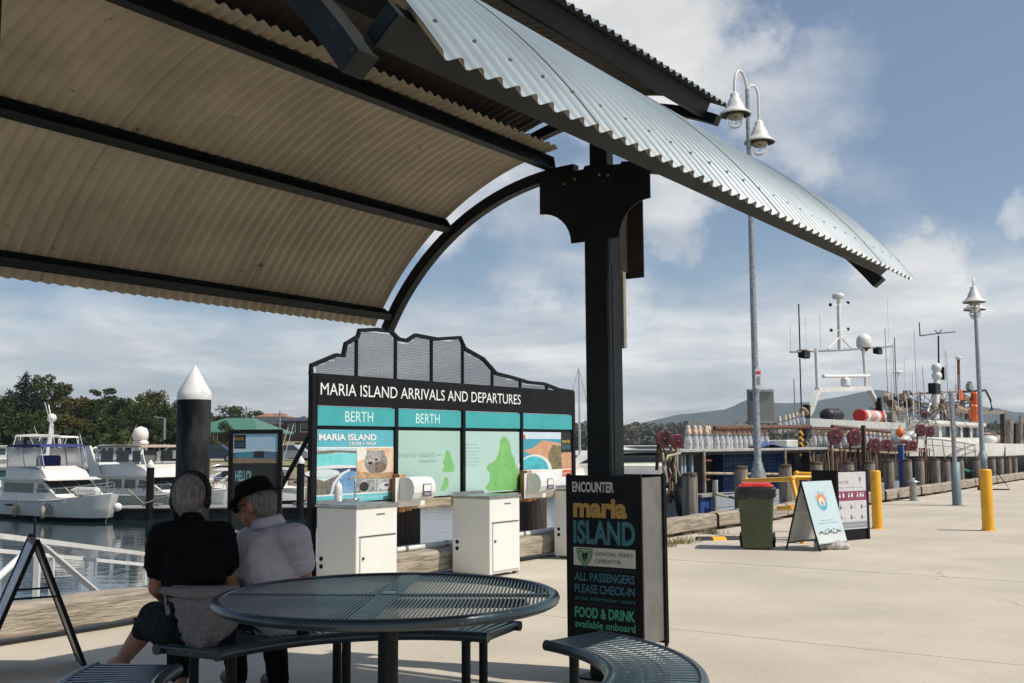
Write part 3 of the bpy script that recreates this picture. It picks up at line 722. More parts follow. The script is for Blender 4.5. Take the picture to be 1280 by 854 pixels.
lettering('DEPARTS DAILY', q, *U(.82, .90), h * .022, pm((.25, .65, .68)), -.0042, width=w * .13)
lettering('MARIA ISLAND', q, *U(.82, .86), h * .022, pm((.25, .65, .68)), -.0042, width=w * .13)
lettering('CRUISE AND WALK ISLAND TOUR', q, *U(.30, .035), h * .03, pm((.55, .78, .78)), -.0045, width=w * .6)
# poster 2, 3: park maps
mapg = pm((.22, .50, .16), (.16, .42, .13), 6.); gh = pm((.24, .43, .40))
q, x0, x1 = PN[1]; w = x1 - x0
prints(q, [(pm((.40, .57, .50), (.36, .53, .47), 1.5), UP(rect(.0, .0, 1, 1))), (mapg, UP([(.72, .36), (.90, .36), (.91, .46), (.86, .54), (.84, .66), (.79, .71), (.75, .66), (.74, .58), (.71, .52), (.74, .45), (.70, .40)])),
           (mapg, UP([(.67, .08), (.74, .07), (.80, .14), (.81, .20), (.79, .28), (.73, .27), (.72, .18), (.68, .13)])), (gh, UP(rect(.68, .81, .70, .83)))], -.0005, 'park_map_print')
lettering('maria island', q, *U(.03, .60), h * .085, gh, -.0022, width=w * .55); lettering('National Park', q, *U(.34, .52), h * .045, gh, -.0022, width=w * .27); lettering('Peninsula', q, *U(.62, .62), h * .02, gh, -.0022, width=w * .09)
q, x0, x1 = PN[2]; w = x1 - x0
prints(q, [(pm((.43, .60, .55), (.39, .56, .51), 1.5), UP(rect(0, 0, 1, 1))), (mapg, UP([(.42, .02), (.98, .02), (.98, .34), (.93, .44), (.90, .56), (.84, .66), (.82, .80), (.76, .90), (.70, .92), (.64, .86), (.62, .74), (.60, .62), (.54, .52), (.42, .46), (.38, .40), (.44, .32), (.44, .20), (.36, .08)])),
           (pm((.05, .20, .08)), UP(rect(.95, .02, 1, .22))), (pm((.10, .25, .12), (.2, .45, .15), 10.), UP(ell(.72, .45, .04, .02))), (gh, UP(rect(.92, .86, .94, .88)))], -.0005, 'park_map_print')
for i in range(7): lettering('Park map and walks'[: 10 + i % 4], q, *U(.03, .78 - i * .055), h * .02, gh, -.0022, width=w * (.2 + .02 * (i % 3)))
q, x0, x1 = PN[3]; w = x1 - x0
sand = pm((.62, .33, .19), (.50, .26, .15), 7.)
prints(q, [(whi, UP(rect(0, 0, 1, 1))), (pm((.55, .66, .72)), UP(rect(.0, .86, .78, 1))), (pm((.06, .30, .42)), UP(rect(0, .35, .78, .88))), (sand, UP([(0, .68), (.2, .72), (.4, .86), (.78, .80), (1, .72), (1, .34), (.45, .34), (.35, .50), (.2, .60)])),
           (pm((.05, .10, .05), (.3, .2, .1), 16.), UP([(.55, .34), (.8, .34), (.78, .6), (.9, .72), (.6, .78), (.5, .6)])),
           (pm((.70, .72, .66)), UP(ell(.24, .34, .34, .27, 18, 0, math.pi))), (pm((.03, .35, .42), (.1, .5, .55), 5.), UP(ell(.22, .34, .29, .24, 18, 0, math.pi))),
           (pm((.015, .015, .015)), UP(rect(.78, .64, 1, 1))), (pm((.62, .12, .04)), UP(rect(.80, .20, 1, .32))), (pm((.6, .15, .08)), UP([(0, .88), (.07, .88), (.05, .95), (0, .97)]))], -.0005)
lettering('maria', q, *U(.80, .81), h * .07, yel1, -.0026, width=w * .17, bold=.03); lettering('ISLAND', q, *U(.80, .70), h * .08, teal1, -.0026, width=w * .18, bold=.03); lettering('BOOK NOW', q, *U(.83, .235), h * .045, whi, -.0026, width=w * .15)
for i in range(4): lettering('ferry timetable details here'[: 26 - 3 * (i % 2)], q, *U(.05, .24 - i * .06), h * .022, pm((.3, .3, .3)), -.0026, width=w * (.6 - .1 * (i % 2)))
# timber rail under the board with two posts and dispensers
rl = thing('timber_rail', 'pale timber rail fixed under the arrivals board', 'rail', tuple(WH.o), WH.a)
for (p0, p1) in ((397, 494), (509, 652), (666, 712)):
    x0, _ = S(p0, 635); x1, _ = S(p1, 615); mb = MB(); mb.box(((x0 + x1) / 2, -.02, zp0 - .065), (x1 - x0, .09, .09), ch=.006); mb.build('rail_board', railwood, rl)
for i, (px, lab) in enumerate(((501, 'orange timber post left of the second cabinet, carrying a white dispenser'), (659, 'orange timber post right of the second cabinet, carrying a white dispenser'))):
    x, _ = S(px, 620, -.06); zt_ = S(px, 588 if i == 0 else 584, -.06)[1]
    t = thing('dispenser_post', lab, 'post', tuple(WH.w(x, -.08)), WH.a, 'orange timber dispenser posts')
    mb = MB(); zl_ = zp0 - .13; zh_ = zt_ - .04; mb.box((-.055, 0, (zl_ + zh_) / 2), (.10, .10, zh_ - zl_), ch=.004); mb.box((.055, .0, (zl_ + zh_) / 2 - .06), (.09, .10, zh_ - zl_ - .14), ch=.004); mb.build('board', postwood, t)
    t2 = thing('wall_dispenser', ['round fronted white dispenser over the first cabinet', 'round fronted white dispenser over the second cabinet'][i], 'dispenser', tuple(WH.w(x + .06, -.16, zt_ - .19)), WH.a, 'white dispensers on orange posts')
    mb = MB(); prof = [(-.17, -.125), (.17, -.125), (.17, .06), (.13, .11), (.05, .135), (-.05, .135), (-.13, .11), (-.17, .06)]
    poly = [(-.16 * 1.0, 0)] ; 
    pr = [(.02, -.12), (-.10, -.12), (-.15, -.09), (-.175, -.03), (-.175, .03), (-.15, .09), (-.10, .12), (.02, .12)]
    mb.prism(pr, -.17, .17, 'x', 0); mb.build('case', whitep, t2)
    mb = MB(); mb.box((.03, -.181, -.01), (.13, .006, .13), ch=.002); f2 = mb.build('label_plate', pm((.08, .09, .12)), t2); prints(f2, [(whi, rect(-.025, -.02, .085, .045)), (pm((.3, .32, .36)), rect(-.015, -.06, .07, -.035))], -.1845)
    mb = MB(); mb.box((0, .025, -.03), (.46, .006, .30)); mb.build('backing_plate', whitep, t2)
# cabinets
cabK = [Vector((-1.43, 9.745, 0)), Vector((-.25, 11.42, 0)), Vector((.93, 13.1, 0))]
th_ = WH.a
cabK = [atz(446.5, 0, 0) * 0 + k for k in cabK]
cnames = ['left white steel cabinet with a tap and soap bottle on top', 'middle white steel cabinet under the map posters', 'right white steel cabinet half hidden behind the check-in sign']
def lk(x, y, ang):  # near-left corner px targets
    return x, y
for i, kx in enumerate(cabK):
    t = thing('service_cabinet', cnames[i], 'cabinet', tuple(kx), WH.a, 'white service cabinets in front of the board')
    w_, d_, h_ = .56, .51, .805
    mb = MB(); mb.box((w_ / 2, d_ / 2, .03 + h_ / 2), (w_, d_, h_), ch=.006); mb.build('body', whitecab, t)
    mb = MB(); mb.box((w_ / 2, d_ / 2, h_ + .045), (w_ + .03, d_ + .03, .03), ch=.006); mb.box((w_ / 2, d_ - .01, h_ + .075), (w_, .012, .03)); mb.build('worktop', greycab, t)
    mb = MB(); mb.box((w_ / 2 + .01, -.007, .31), (w_ - .07, .014, .50), ch=.003); dr = mb.build('door', whitecab, t)
    mb = MB(); mb.box((w_ / 2 + .005, -.005, .575), (w_ - .06, .006, .010)); mb.build('gap_shade_strip', pm((.05, .05, .05)), t)  # dark strip painted in as the shade of the gap above the door
    mb = MB(); mb.lathe([(.012, 0), (.012, .012), (.006, .014)], 10, (0, 0, 0), 0, Matrix.Translation((.075, -.014, .38)) @ Matrix.Rotation(R(90), 4, 'X')); mb.build('lock', blackp, dr)
    mb = MB()
    for q in range(4): mb.box((w_ * .5 + q * .03, -.003, .77), (.016, .006, .012))
    mb.build('vent_slots', blackp, t)
    for q in (0, 1): mb = MB(); mb.lathe([(.02, 0), (.02, .01), (.012, .012)], 10, (0, 0, 0), 0, Matrix.Translation((0, .44, .36 - q * .07)) @ Matrix.Rotation(R(-90), 4, 'Y')); mb.build('hose_port', blackp, t)
    mb = MB(); 
    for fx in (.04, w_ - .04):
        for fy in (.04, d_ - .04): mb.box((fx, fy, .015), (.05, .05, .03))
    mb.build('foot', greycab, t)
k0 = WH.loc(cabK[0]); p = WH.w(k0[0] + .10, k0[1] + .33, .89)
bt = thing('soap_bottle', 'white pump soap bottle on the left cabinet', 'bottle', tuple(p), WH.a)
mb = MB(); mb.lathe([(.035, 0), (.037, .01), (.037, .13), (.028, .16), (.014, .17), (.014, .185)], 14); mb.build('bottle_body', whitep, bt)
mb = MB(); mb.tube([(0, 0, .18), (0, 0, .22), (.035, -.01, .215)], .006, 6); mb.build('pump', whitep, bt)
p = WH.w(k0[0] + .38, k0[1] + .38, .89)
tp = thing('tap', 'chrome goose neck tap on the left cabinet', 'tap', tuple(p), WH.a)
mb = MB(); mb.tube([(0, 0, 0), (0, 0, .16), (-.01, -.01, .20), (-.05, -.02, .215), (-.11, -.03, .20)], .011, 8); mb.box((.0, 0, .225), (.09, .015, .012)); mb.build('spout', chrome, tp)
mb = MB(); mb.lathe([(.03, 0), (.03, .01), (.015, .02)], 12); mb.build('base', chrome, tp)
# pipe rails
for i, (p0, p1, py, yy_) in enumerate(((500, 566, 687, .25), (651, 694, 668, .25))):
    xa, za = S(p0 - 6, py, yy_); xb, zb_ = S(p1 + 4, py, yy_)
    t = thing('pipe_rail', ['white pipe running between the left and middle cabinets', 'white pipe running between the middle and right cabinets'][i], 'pipe', tuple(WH.w(xa, yy_)), WH.a, 'white pipes between the cabinets')
    mb = MB(); mb.tube([(0, 0, .3), (xb - xa, 0, .3)], .035, 12); mb.build('pipe', whitep, t)
    for f in (.15, .82): mb = MB(); mb.tube([((xb - xa) * f - .02, 0, .3), ((xb - xa) * f + .02, 0, .3)], .041, 12); mb.build('collar', greycab, t)

# ================================================================== HELLO SIGN
x0, _ = S(286, 600, -.35); x1, _ = S(352, 600, -.35); ztp = S(320, 538, -.35)[1]
hw = Vector(WH.w((x0 + x1) / 2, -.35)); 
YH = 8.55; a_ = atY(286, 600, YH); b_h = atY(352, 600, YH); cx = (a_.x + b_h.x) / 2; hwid = b_h.x - a_.x
hs = thing('welcome_sign', 'tall narrow black hello sign with a beach picture behind the hat', 'sign', (cx, YH, 0), R(1.5))
ztp = atY(318, 537, YH).z
mb = MB(); mb.box((0, 0, ztp / 2 + .12), (hwid - .03, .02, ztp - .24), ch=.002); hp = mb.build('panel', pm((.012, .016, .017)), hs)
mb = MB()
for s2 in (-1, 1): mb.box((s2 * (hwid / 2 - .015), 0, ztp / 2), (.035, .04, ztp), ch=.003)
mb.box((0, 0, ztp - .015), (hwid - .07, .038, .03)); mb.box((0, 0, .14), (hwid - .07, .038, .03)); mb.build('frame', blackp, hs)
W2 = hwid - .07; H2 = .235; zz = ztp - .035 - H2
def UH(l): return [(-W2 / 2 + a * W2, zz + b * H2) for a, b in l]
prints(hp, [(pm((.25, .45, .62), (.38, .55, .66), 2.), UH(rect(0, 0, 1, 1))), (pm((.45, .55, .6)), UH([(0, .38), (1, .38), (1, .48), (0, .45)])), (pm((.06, .14, .22)), UH([(0, .12), (1, .12), (1, .38), (.6, .42), (0, .36)])), (pm((.04, .22, .30)), UH(ell(.35, .26, .3, .13))),
            (pm((.25, .20, .13), (.18, .14, .09), 20.), UH([(0, 0), (1, 0), (1, .17), (.6, .14), (.2, .2), (0, .16)])), (pm((.02, .02, .02)), UH(rect(.46, .18, .70, .40))), (pm((.015, .016, .02)), UH(rect(.02, .5, .28, .97)))], -.0115, 'beach_print')
lettering('maria', hp, -W2 / 2 + .03 * W2, zz + .78 * H2, .032, yel1, -.0165, width=W2 * .2); lettering('ISLAND', hp, -W2 / 2 + .03 * W2, zz + .56 * H2, .038, teal1, -.0165, width=W2 * .22)
lettering('HELLO!', hp, -W2 / 2 + .02, zz - .14, .08, pm((.20, .38, .42)), -.0115, width=W2 * .36, bold=.03)
gw = pm((.5, .5, .48)); gy = pm((.28, .22, .06))
lettering('PLEASE', hp, -W2 / 2 + .02, zz - .26, .028, gw, -.0115, bold=.02); lettering('THIS WAY', hp, -W2 / 2 + .02, zz - .56, .03, gw, -.0115, bold=.02)
for i in range(6): lettering('ferries leave from this berth'[: 29 - i % 3 * 4], hp, -W2 / 2 + .02, zz - .72 - i * .032, .018, gy, -.0115, width=W2 * (.85 - .08 * (i % 3)))
lettering('CHECK IN HERE', hp, -W2 / 2 + .02, zz - .96, .03, gw, -.0115, bold=.02)
prints(hp, [(gw, ell(-W2 / 2 + .035, zz - .32, .012, .014)), (gw, rect(-W2 / 2 + .025, zz - .40, -W2 / 2 + .045, zz - .335)), (gw, [(-W2 / 2 + .02, zz - .66), (-W2 / 2 + .07, zz - .66), (-W2 / 2 + .075, zz - .63), (-W2 / 2 + .05, zz - .61), (-W2 / 2 + .035, zz - .59), (-W2 / 2 + .03, zz - .63)])], -.0115, 'pictograms')

# ================================================================== BLACK FLOATING PILE WITH WHITE CONE
YP = 13.5; c0 = atY(241.5, 560, YP); rP = 41 / 2 * YP / FPX
bp2 = thing('pontoon_pile', 'tall thick black pile topped with a big white cone', 'pile', (c0.x, YP, WZ))
zc = atY(241, 499, YP).z - WZ; zt2 = atY(241, 457, YP).z - WZ
mb = MB(); mb.lathe([(rP, -1), (rP, zc)], 32); mb.build('shaft', pilebk, bp2)
mb = MB(); mb.lathe([(rP * 1.02, zc - .01), (rP * 1.03, zc + .03), (rP * .98, zc + .09), (rP * .1, zt2 - .02), (.004, zt2)], 32); mb.build('cone_cap', whitep, bp2)

# ================================================================== EASEL SIGN (left)
A1 = atz(112, 834); apx = Vector((atY(38, 672, 6.75).x, 6.75, atY(38, 672, 6.75).z))
ea = thing('easel_sign', 'black framed sandwich board seen edge on at the left', 'sign', (apx.x, 6.8, 0), R(29))
ah = apx.z; sp_ = A1.x - apx.x
for sx, nm in ((1, 'right_panel'), (-1, 'left_panel')):
    mb = MB()
    for yy_ in (-.24, .24):
        mb.tube([(0, yy_, ah), (sx * sp_, yy_, .0)], .017, 4)
    for f in (.03, .96): mb.tube([(sx * sp_ * f, -.24, ah * (1 - f)), (sx * sp_ * f, .24, ah * (1 - f))], .015, 4)
    fr_ = mb.build('leg_frame', blackp, ea)
    mb = MB(); nx_, nz_ = ah, sp_; q = math.hypot(nx_, nz_)
    a0, a1 = .05, .93
    P_ = lambda f, y, o_: (sx * (sp_ * f + o_ * ah / q), y, ah * (1 - f) + o_ * sp_ / q)
    for o_, mi in ((.004, 0), (-.004, 1)):
        mb.add([P_(a0, -.23, o_), P_(a0, .23, o_), P_(a1, .23, o_), P_(a1, -.23, o_)], [(0, 1, 2, 3)], mi)
    mb.add([P_(a0, -.23, .004), P_(a0, -.23, -.004), P_(a1, -.23, -.004), P_(a1, -.23, .004)], [(0, 1, 2, 3)], 1)
    mb.build('sign_sheet', [pm((.25, .35, .5), (.62, .6, .6), 5.), pm((.55, .53, .44))], fr_)
for yy_ in (-.23, .23): mb = MB(); mb.tube([(-sp_ * .42, yy_, ah * .58), (sp_ * .42, yy_, ah * .58)], .007, 5); mb.build('spreader', blackp, ea)
mb = MB(); mb.tube([(0, -.05, ah), (0, -.05, ah + .10), (0, -.03, ah + .13), (0, -.01, ah + .10), (0, -.01, ah)], .005, 6); mb.build('handle', blackp, ea)
# second leg pair look: twin black edges come from the frame of each panel

# ================================================================== GANGWAY
gA = Vector((-4.42, 7.6, 0)); gB = Vector((-4.2, 19.5, 0))
def gz(t, top): return (.88 - 1.72 * t) if top else (-.12 - 1.72 * t)
gw_ = thing('gangway', 'white painted truss gangway sloping down from the wharf to the pontoon', 'gangway', (0, 0, 0))
for side, dx in ((0, 0), (1, -1.25)):
    P_ = lambda t, top: tuple(gA.lerp(gB, t) + Vector((dx, 0, gz(t, top))))
    mb = MB(); mb.tube([P_(0, 1), P_(1, 1)], .032, 4); mb.build('handrail', whitep, gw_)
    mb = MB(); mb.tube([P_(0, 0), P_(1, 0)], .06, 4); mb.build('lower_chord', whitep, gw_)
    NT = [.02, .19, .45, .71, .97]; N_ = 4
    for i in range(N_ + 1):
        t_ = NT[i]
        mb = MB(); mb.tube([P_(t_, 0), P_(t_, 1)], .034, 4); mb.build('upright', whitep, gw_)
        if i < N_:
            t3 = NT[i + 1]
            mb = MB()
            if i: mb.tube([P_(t_, 1), P_(t3, 0)], .024, 8)
            else: mb.tube([P_(t_, 0), P_(t3, 1)], .032, 8)
            mb.build('diagonal', whitep, gw_)
mb = MB(); a = gA.copy(); v4 = []
for t_ in (0, 1):
    for dx in (0, -1.25): q = gA.lerp(gB, t_) + Vector((dx, 0, gz(t_, 0) + .04)); v4.append(tuple(q)); 
mb.add(v4 + [(p[0], p[1], p[2] - .05) for p in v4], [(0, 1, 3, 2), (4, 6, 7, 5), (0, 2, 6, 4), (1, 5, 7, 3)]); mb.build('walkway', mat('grating', (.25, .26, .26), .6), gw_)
# ================================================================== WHARF FURNITURE (right)
def bollard(px, pyb, pyt, r, label, m=yellow):
    g = atz(px, pyb); D_ = g.y; h = (pyb - pyt) / FPX * D_ * 1.0
    t = thing('bollard', label, 'bollard', tuple(g), 0, 'yellow steel bollards on the wharf')
    mb = MB(); mb.lathe([(r, 0), (r, h - .03), (r * .93, h - .008), (r * .7, h)], 24); mb.build('tube', m, t)
    mb = MB(); mb.lathe([(r * 1.45, 0), (r * 1.45, .008), (r, .012)], 24); mb.build('base_plate', m, t)
    mb = MB()
    for q in range(4): a = q * math.pi / 2 + .5; mb.lathe([(.012, .008), (.012, .022)], 6, (r * 1.28 * math.cos(a), r * 1.28 * math.sin(a), 0), 0, None, False)
    mb.build('anchor_bolts', galvpole, t)
    return t
bollard(1097, 661, 589.5, .083, 'yellow bollard just right of the maroon banded info sign')
bollard(1235.5, 663.5, 588, .092, 'yellow bollard in front of the farther street lamp')
# grey blue post with pole
g = atz(1196.5, 632); t = thing('sleeved_post', 'slim grey pole in a blue grey sleeve between the yellow bollards', 'post', tuple(g))
hs_ = atY(1196, 578, g.y).z; ht = atY(1190, 491, g.y).z
mb = MB(); mb.lathe([(.10, 0), (.10, hs_), (.06, hs_ + .01)], 18); mb.build('sleeve', mat('blue_grey_paint', (.17, .23, .25), .5, var=.08), t)
mb = MB(); mb.lathe([(.17, 0), (.17, .01)], 18); mb.build('base_plate', galvpole, t)
mb = MB(); mb.tube([(0, 0, 0), (-.02, 0, ht)], .05, 12); mb.build('pole', galvpole, t)
mb = MB(); mb.box((-.015, -.055, ht - .45), (.075, .012, .75)); mb.build('name_strip', galvpole, t)
# street lamps
def lamp_head(nm, par, o, s=1.):
    me = MB(); me.lathe([(.03 * s, .03 * s), (.07 * s, .0), (.085 * s, -.02 * s), (.087 * s, -.10 * s), (.115 * s, -.12 * s), (.125 * s, -.17 * s), (.15 * s, -.20 * s), (.165 * s, -.26 * s), (.21 * s, -.33 * s), (.29 * s, -.385 * s), (.305 * s, -.42 * s), (.29 * s, -.425 * s)][::-1], 24, o, 0, None, True, False)
    h = me.build('lamp_shade', lampw, par)
    me = MB(); me.lathe([(.265 * s, -.424 * s), (.17 * s, -.41 * s), (.16 * s, -.36 * s), (.02 * s, -.34 * s)], 24, o, 0, None, True, False); me.build('shade_lining', blackp, h)
    me = MB(); me.lathe([(.155 * s, -.40 * s), (.16 * s, -.50 * s), (.15 * s, -.56 * s), (.12 * s, -.62 * s), (.07 * s, -.67 * s), (.005, -.69 * s)], 20, o, 0, None, True, False); me.build('glass_bowl', lampglass, h)
    me = MB(); me.lathe([(.150 * s, -.43 * s), (.146 * s, -.49 * s), (.05, -.46 * s)], 20, o, 0, None, True, False); me.build('amber_band', mat('dusty_band', (.45, .33, .18), .7, var=.3, sc=30), h)
def street_lamp(base, H, heads, label, s=1., rz=0., sleeve=True):
    t = thing('street_lamp', label, 'street lamp', tuple(base), rz, 'twin arm street lamps on the wharf')
    mb = MB(); n = 12; mb.lathe([(.17 * s, 0), (.17 * s, .75), (.15 * s, .85), (.075 * s, 1.1), (.068 * s, 1.12), (.055 * s, H * .6), (.038 * s, H)], 18); mb.build('pole', galvpole, t)
    for (dx, rise, drop, dy) in heads:
        sg = -1 if dx < 0 else 1; R_ = abs(dx) / 2; pts = [(0, 0, H - .9), (0, 0, H - .1)]
        for q in range(0, 13):
            a = math.pi * q / 12; f = (1 - math.cos(a)) / 2; pts.append((dx * f, dy * f, H - .1 + rise * math.sin(a)))
        pts.append((dx, dy, H - .1 - drop)); mb = MB(); mb.tube(pts, .027 * s, 8); mb.build('arm', lampw, t)
        lamp_head('head', t, (dx, dy, H - .1 - drop), s)
    return t
gl = WH.w(WH.on(949, 640, -.25)[0], -.25); D1 = gl.y
def hz(py, D_, px=940): return atY(px, py, D_).z
H1 = hz(112, D1); mpp = D1 / FPX
t = street_lamp(gl, H1, [(-.30, hz(93, D1) - H1 + .1, H1 - .1 - hz(125, D1), -.35), (.22, hz(106, D1) - H1 + .1, H1 - .1 - hz(150, D1), .10)], 'near tall twin arm street lamp rising past the end of the shelter roof', .92 * 1.0)
mb = MB(); zc_ = hz(508, D1); mb.box((.10, .10, zc_), (.47, .02, .60), ch=.02); mb.build('sign_back', mat('grey_sign_back', (.20, .215, .21), .5, .3, var=.06), t)
for dz in (.27, -.27): mb = MB(); mb.box((.10, .07, zc_ + dz), (.42, .04, .03)); mb.build('sign_bracket', galvpole, t)
mb = MB(); mb.box((.03, -.075, hz(474, D1)), (.10, .01, .34)); f_ = mb.build('notice_label', pm((.7, .7, .68)), t); prints(f_, [(pm((.6, .05, .04)), rect(-.015, hz(474, D1) + .08, .075, hz(474, D1) + .13)), (pm((.3, .3, .3)), rect(-.0, hz(474, D1) - .1, .06, hz(474, D1) + .04))], -.082)
D2 = 38.5; b2_ = atY(1230, 606, D2); H2_ = hz(358, D2, 1214)
b2_.z = 0
street_lamp(b2_, H2_, [(-.25, .35, .0, -.5), (.2, .35, .15, .5)], 'far twin arm street lamp standing behind the right yellow bollard', 1.35)
# wheelie bin
gb = (atz(937, 688) + atz(968, 688)) / 2
bn = thing('wheelie_bin', 'dark green wheelie bin with red lid and black liner showing', 'bin', (gb.x, gb.y + .25, 0), R(-14))
mb = MB(); hb = .80; vs = []
for z, hx, hy in ((0.02, .185, .20), (.1, .195, .215), (hb, .235, .265)):
    for sx, sy in ((-1, -1), (-.85, -1.06), (.85, -1.06), (1, -1), (1, 1), (-1, 1)): vs.append((hx * sx, hy * sy, z))
mb.add(vs, [(i * 6 + j, i * 6 + (j + 1) % 6, (i + 1) * 6 + (j + 1) % 6, (i + 1) * 6 + j) for i in range(2) for j in range(6)]); mb.add(vs[:6], [tuple(range(6))[::-1]])
mb.box((0, -.20, .30), (.20, .02, .40), RX(-.05), 0, .005); mb.build('body', binG, bn)
mb = MB(); vs = []; rb_ = random.Random(4); nn = 40
for z, q in ((hb + .035, .99), (hb + .0, 1.10), (hb - .07, 1.09), (hb - .11, 1.04)):
    for j in range(nn):
        a = 2 * math.pi * j / nn; c_, s_ = math.cos(a), math.sin(a); m_x = max(abs(c_), abs(s_)) ** .8
        vs.append((.245 * q * c_ / m_x, .275 * q * s_ / m_x, z + (rb_.uniform(-.03, .012) if z < hb - .02 else 0)))
mb.add(vs, [(i * nn + j, i * nn + (j + 1) % nn, (i + 1) * nn + (j + 1) % nn, (i + 1) * nn + j) for i in range(3) for j in range(nn)]); mb.build('liner', mat('black_bin_liner', (.012, .012, .014), .28, var=.2, bump=.8, bs=14), bn)
mb = MB(); mb.box((0, 0, hb + .035), (.46, .52, .03), ch=.012); mb.box((0, .02, hb + .06), (.38, .44, .035), RX(.03), 0, .014); mb.box((.05, -.255, hb + .045), (.12, .03, .02)); mb.build('lid', binR, bn)
mb = MB(); mb.tube([(-.2, .30, hb + .03), (.2, .30, hb + .03)], .016, 8); mb.build('handle', binG, bn)
for sx in (-1, 1):
    mb = MB(); mb.tube([(sx * .19, .23, .10), (sx * .235, .23, .10)], .10, 20); wl = mb.build('wheel', rubber, bn)
    mb = MB(); mb.tube([(sx * .236, .23, .10), (sx * .242, .23, .10)], .045, 12); mb.build('hub', blackpl, wl)
# yellow pipe rail
hz_ = lambda px, py, D_: atY(px, py, D_)
yr = thing('yellow_rail', 'yellow pipe hand rail behind the green wheelie bin', 'rail', tuple(atz(975, 672)))
o_ = yr.location.copy()
DY0, DY1 = 16.4, 15.3
def yp(px, py, D_): return tuple(atY(px, py, D_) - o_)
a1, a2, a3 = yp(933, 601, 16.6), yp(990, 599, 15.6), yp(1035, 597.5, 15.9)
fz = lambda p: (p[0], p[1], 0 - o_.z)
for nm, pts in (('top_rail', [a1, a2]), ('top_rail', [yp(992, 597, 15.75), a3]), ('mid_rail', [yp(973, 636, 15.9), yp(991, 634, 15.55)]), ('second_rail', [yp(996, 592.5, 17.1), yp(1036, 594, 16.9)])):
    mb = MB(); mb.tube(pts, .036, 10); mb.build(nm, yellow, yr)
for p in (a1, yp(1024, 598, 15.85)):
    mb = MB(); mb.tube([p, fz(p)], .036, 10); mb.build('upright', yellow, yr)
mb = MB(); mb.tube([a2, yp(1000, 640, 15.3), yp(1003, 672, 15.1), (yp(1003, 676, 15.1)[0], yp(1003, 676, 15.1)[1], 0)], .036, 10); mb.build('upright', yellow, yr)
mb = MB(); p = yp(996, 592.5, 17.1); mb.tube([p, fz(p)], .036, 10); mb.build('upright', yellow, yr)
for p in (a1, a2, a3, yp(996, 592.5, 17.1), yp(1024, 598, 15.85)):
    mb = MB(); mb.ball(p, .052, 12); mb.build('joint', yellow, yr)
# information sign with maroon band
gs0 = atz(1040, 672.5); gs1 = atz(1083, 672.5); D_ = 15.6
t0 = atY(1043, 590, 15.35); t1 = atY(1081, 587, 15.75)
an = math.atan2(t1.y - t0.y, t1.x - t0.x); wI = math.hypot(t1.y - t0.y, t1.x - t0.x)
isg = thing('information_sign', 'black framed white information sign with a maroon band of pictograms', 'sign', ((t0.x + t1.x) / 2, (t0.y + t1.y) / 2, 0), an)
hI = t1.z
mb = MB(); mb.box((0, .18, hI / 2 - .0), (wI - .0, .36, hI - .02), ch=.003); bx_ = mb.build('black_box', blackp, isg)
bx_.scale = (1, .18, 1); bx_.location = (0, .0, 0)
mb = MB(); mb.box((-wI / 2 - .02, .16, hI / 2), (.04, .45, hI)); mb.box((wI / 2 + .02, .02, hI / 2), (.04, .08, hI)); mb.build('side_frame', blackp, isg)
zb_ = atY(1062, 661, 15.5).z
mb = MB(); mb.box((0, -.006, (hI + zb_) / 2 - .02), (wI, .01, hI - zb_ - .02)); ip = mb.build('face_panel', pm((.62, .60, .60)), isg)
hh = hI - zb_ - .02; z0 = zb_ - .01; mar = pm((.26, .05, .12))
it = [(mar, rect(-wI / 2, z0 + .50 * hh, wI / 2, z0 + .665 * hh)), (pm((.28, .29, .31)), rect(-wI / 2, z0 + .02 * hh, wI / 2, z0 + .13 * hh)), (pm((.10, .30, .05)), ell(wI * .30, z0 + .87 * hh, .022, .035)), (pm((.10, .30, .05)), rect(wI * .30 - .004, z0 + .79 * hh, wI * .30 + .004, z0 + .87 * hh))]
for i, a in enumerate((-.38, -.26, -.08, .02, .20, .30, .38)):
    it.append((whi, rect(a * wI - .018, z0 + .56 * hh, a * wI + .016, z0 + (.60 + .02 * (i % 2)) * hh))); it.append((whi, ell(a * wI, z0 + .625 * hh, .011, .012, 8)))
for r_, zz_ in enumerate((.36, .18)):
    for c_ in range(3):
        x_ = (-.36 + .34 * c_) * wI; it.append((pm((.05, .05, .05)), ell(x_, z0 + (zz_ + .06) * hh, .009, .011, 8))); it.append((pm((.05, .05, .05)), [(x_ - .016, z0 + zz_ * hh), (x_ + .016, z0 + zz_ * hh), (x_ + .010, z0 + (zz_ + .045) * hh), (x_ - .010, z0 + (zz_ + .045) * hh)]))
        it.append((pm((.4, .4, .4)), rect(x_ + .03, z0 + (zz_ + .02) * hh, x_ + .10, z0 + (zz_ + .028) * hh)))
prints(ip, it, -.0125, 'sign_print')
lettering('WELCOME', ip, -wI * .42, z0 + .80 * hh, .04, pm((.25, .25, .26)), -.0125, width=wI * .34)
lettering('Things to know before you go', ip, -wI * .42, z0 + .72 * hh, .022, pm((.3, .3, .3)), -.0125, width=wI * .8)
lettering('park information for visitors', ip, -wI * .42, z0 + .06 * hh, .02, whi, -.0145, width=wI * .8)
bb = thing('small_bucket', 'small blue bucket on the ground under the maroon banded sign', 'bucket', tuple(atz(1066, 673) + Vector((0, .15, 0))))
mb = MB(); mb.lathe([(.09, 0), (.12, .16), (.125, .17), (.112, .17), (.085, .01)], 16); mb.build('pail', hullblue, bb)
ys = thing('yellow_stub', 'short yellow stub post behind the maroon banded sign', 'post', tuple(atz(1073, 674) + Vector((0, .35, 0))))
mb = MB(); mb.lathe([(.045, 0), (.045, .28), (.03, .30)], 14); mb.build('tube', yellow, ys)
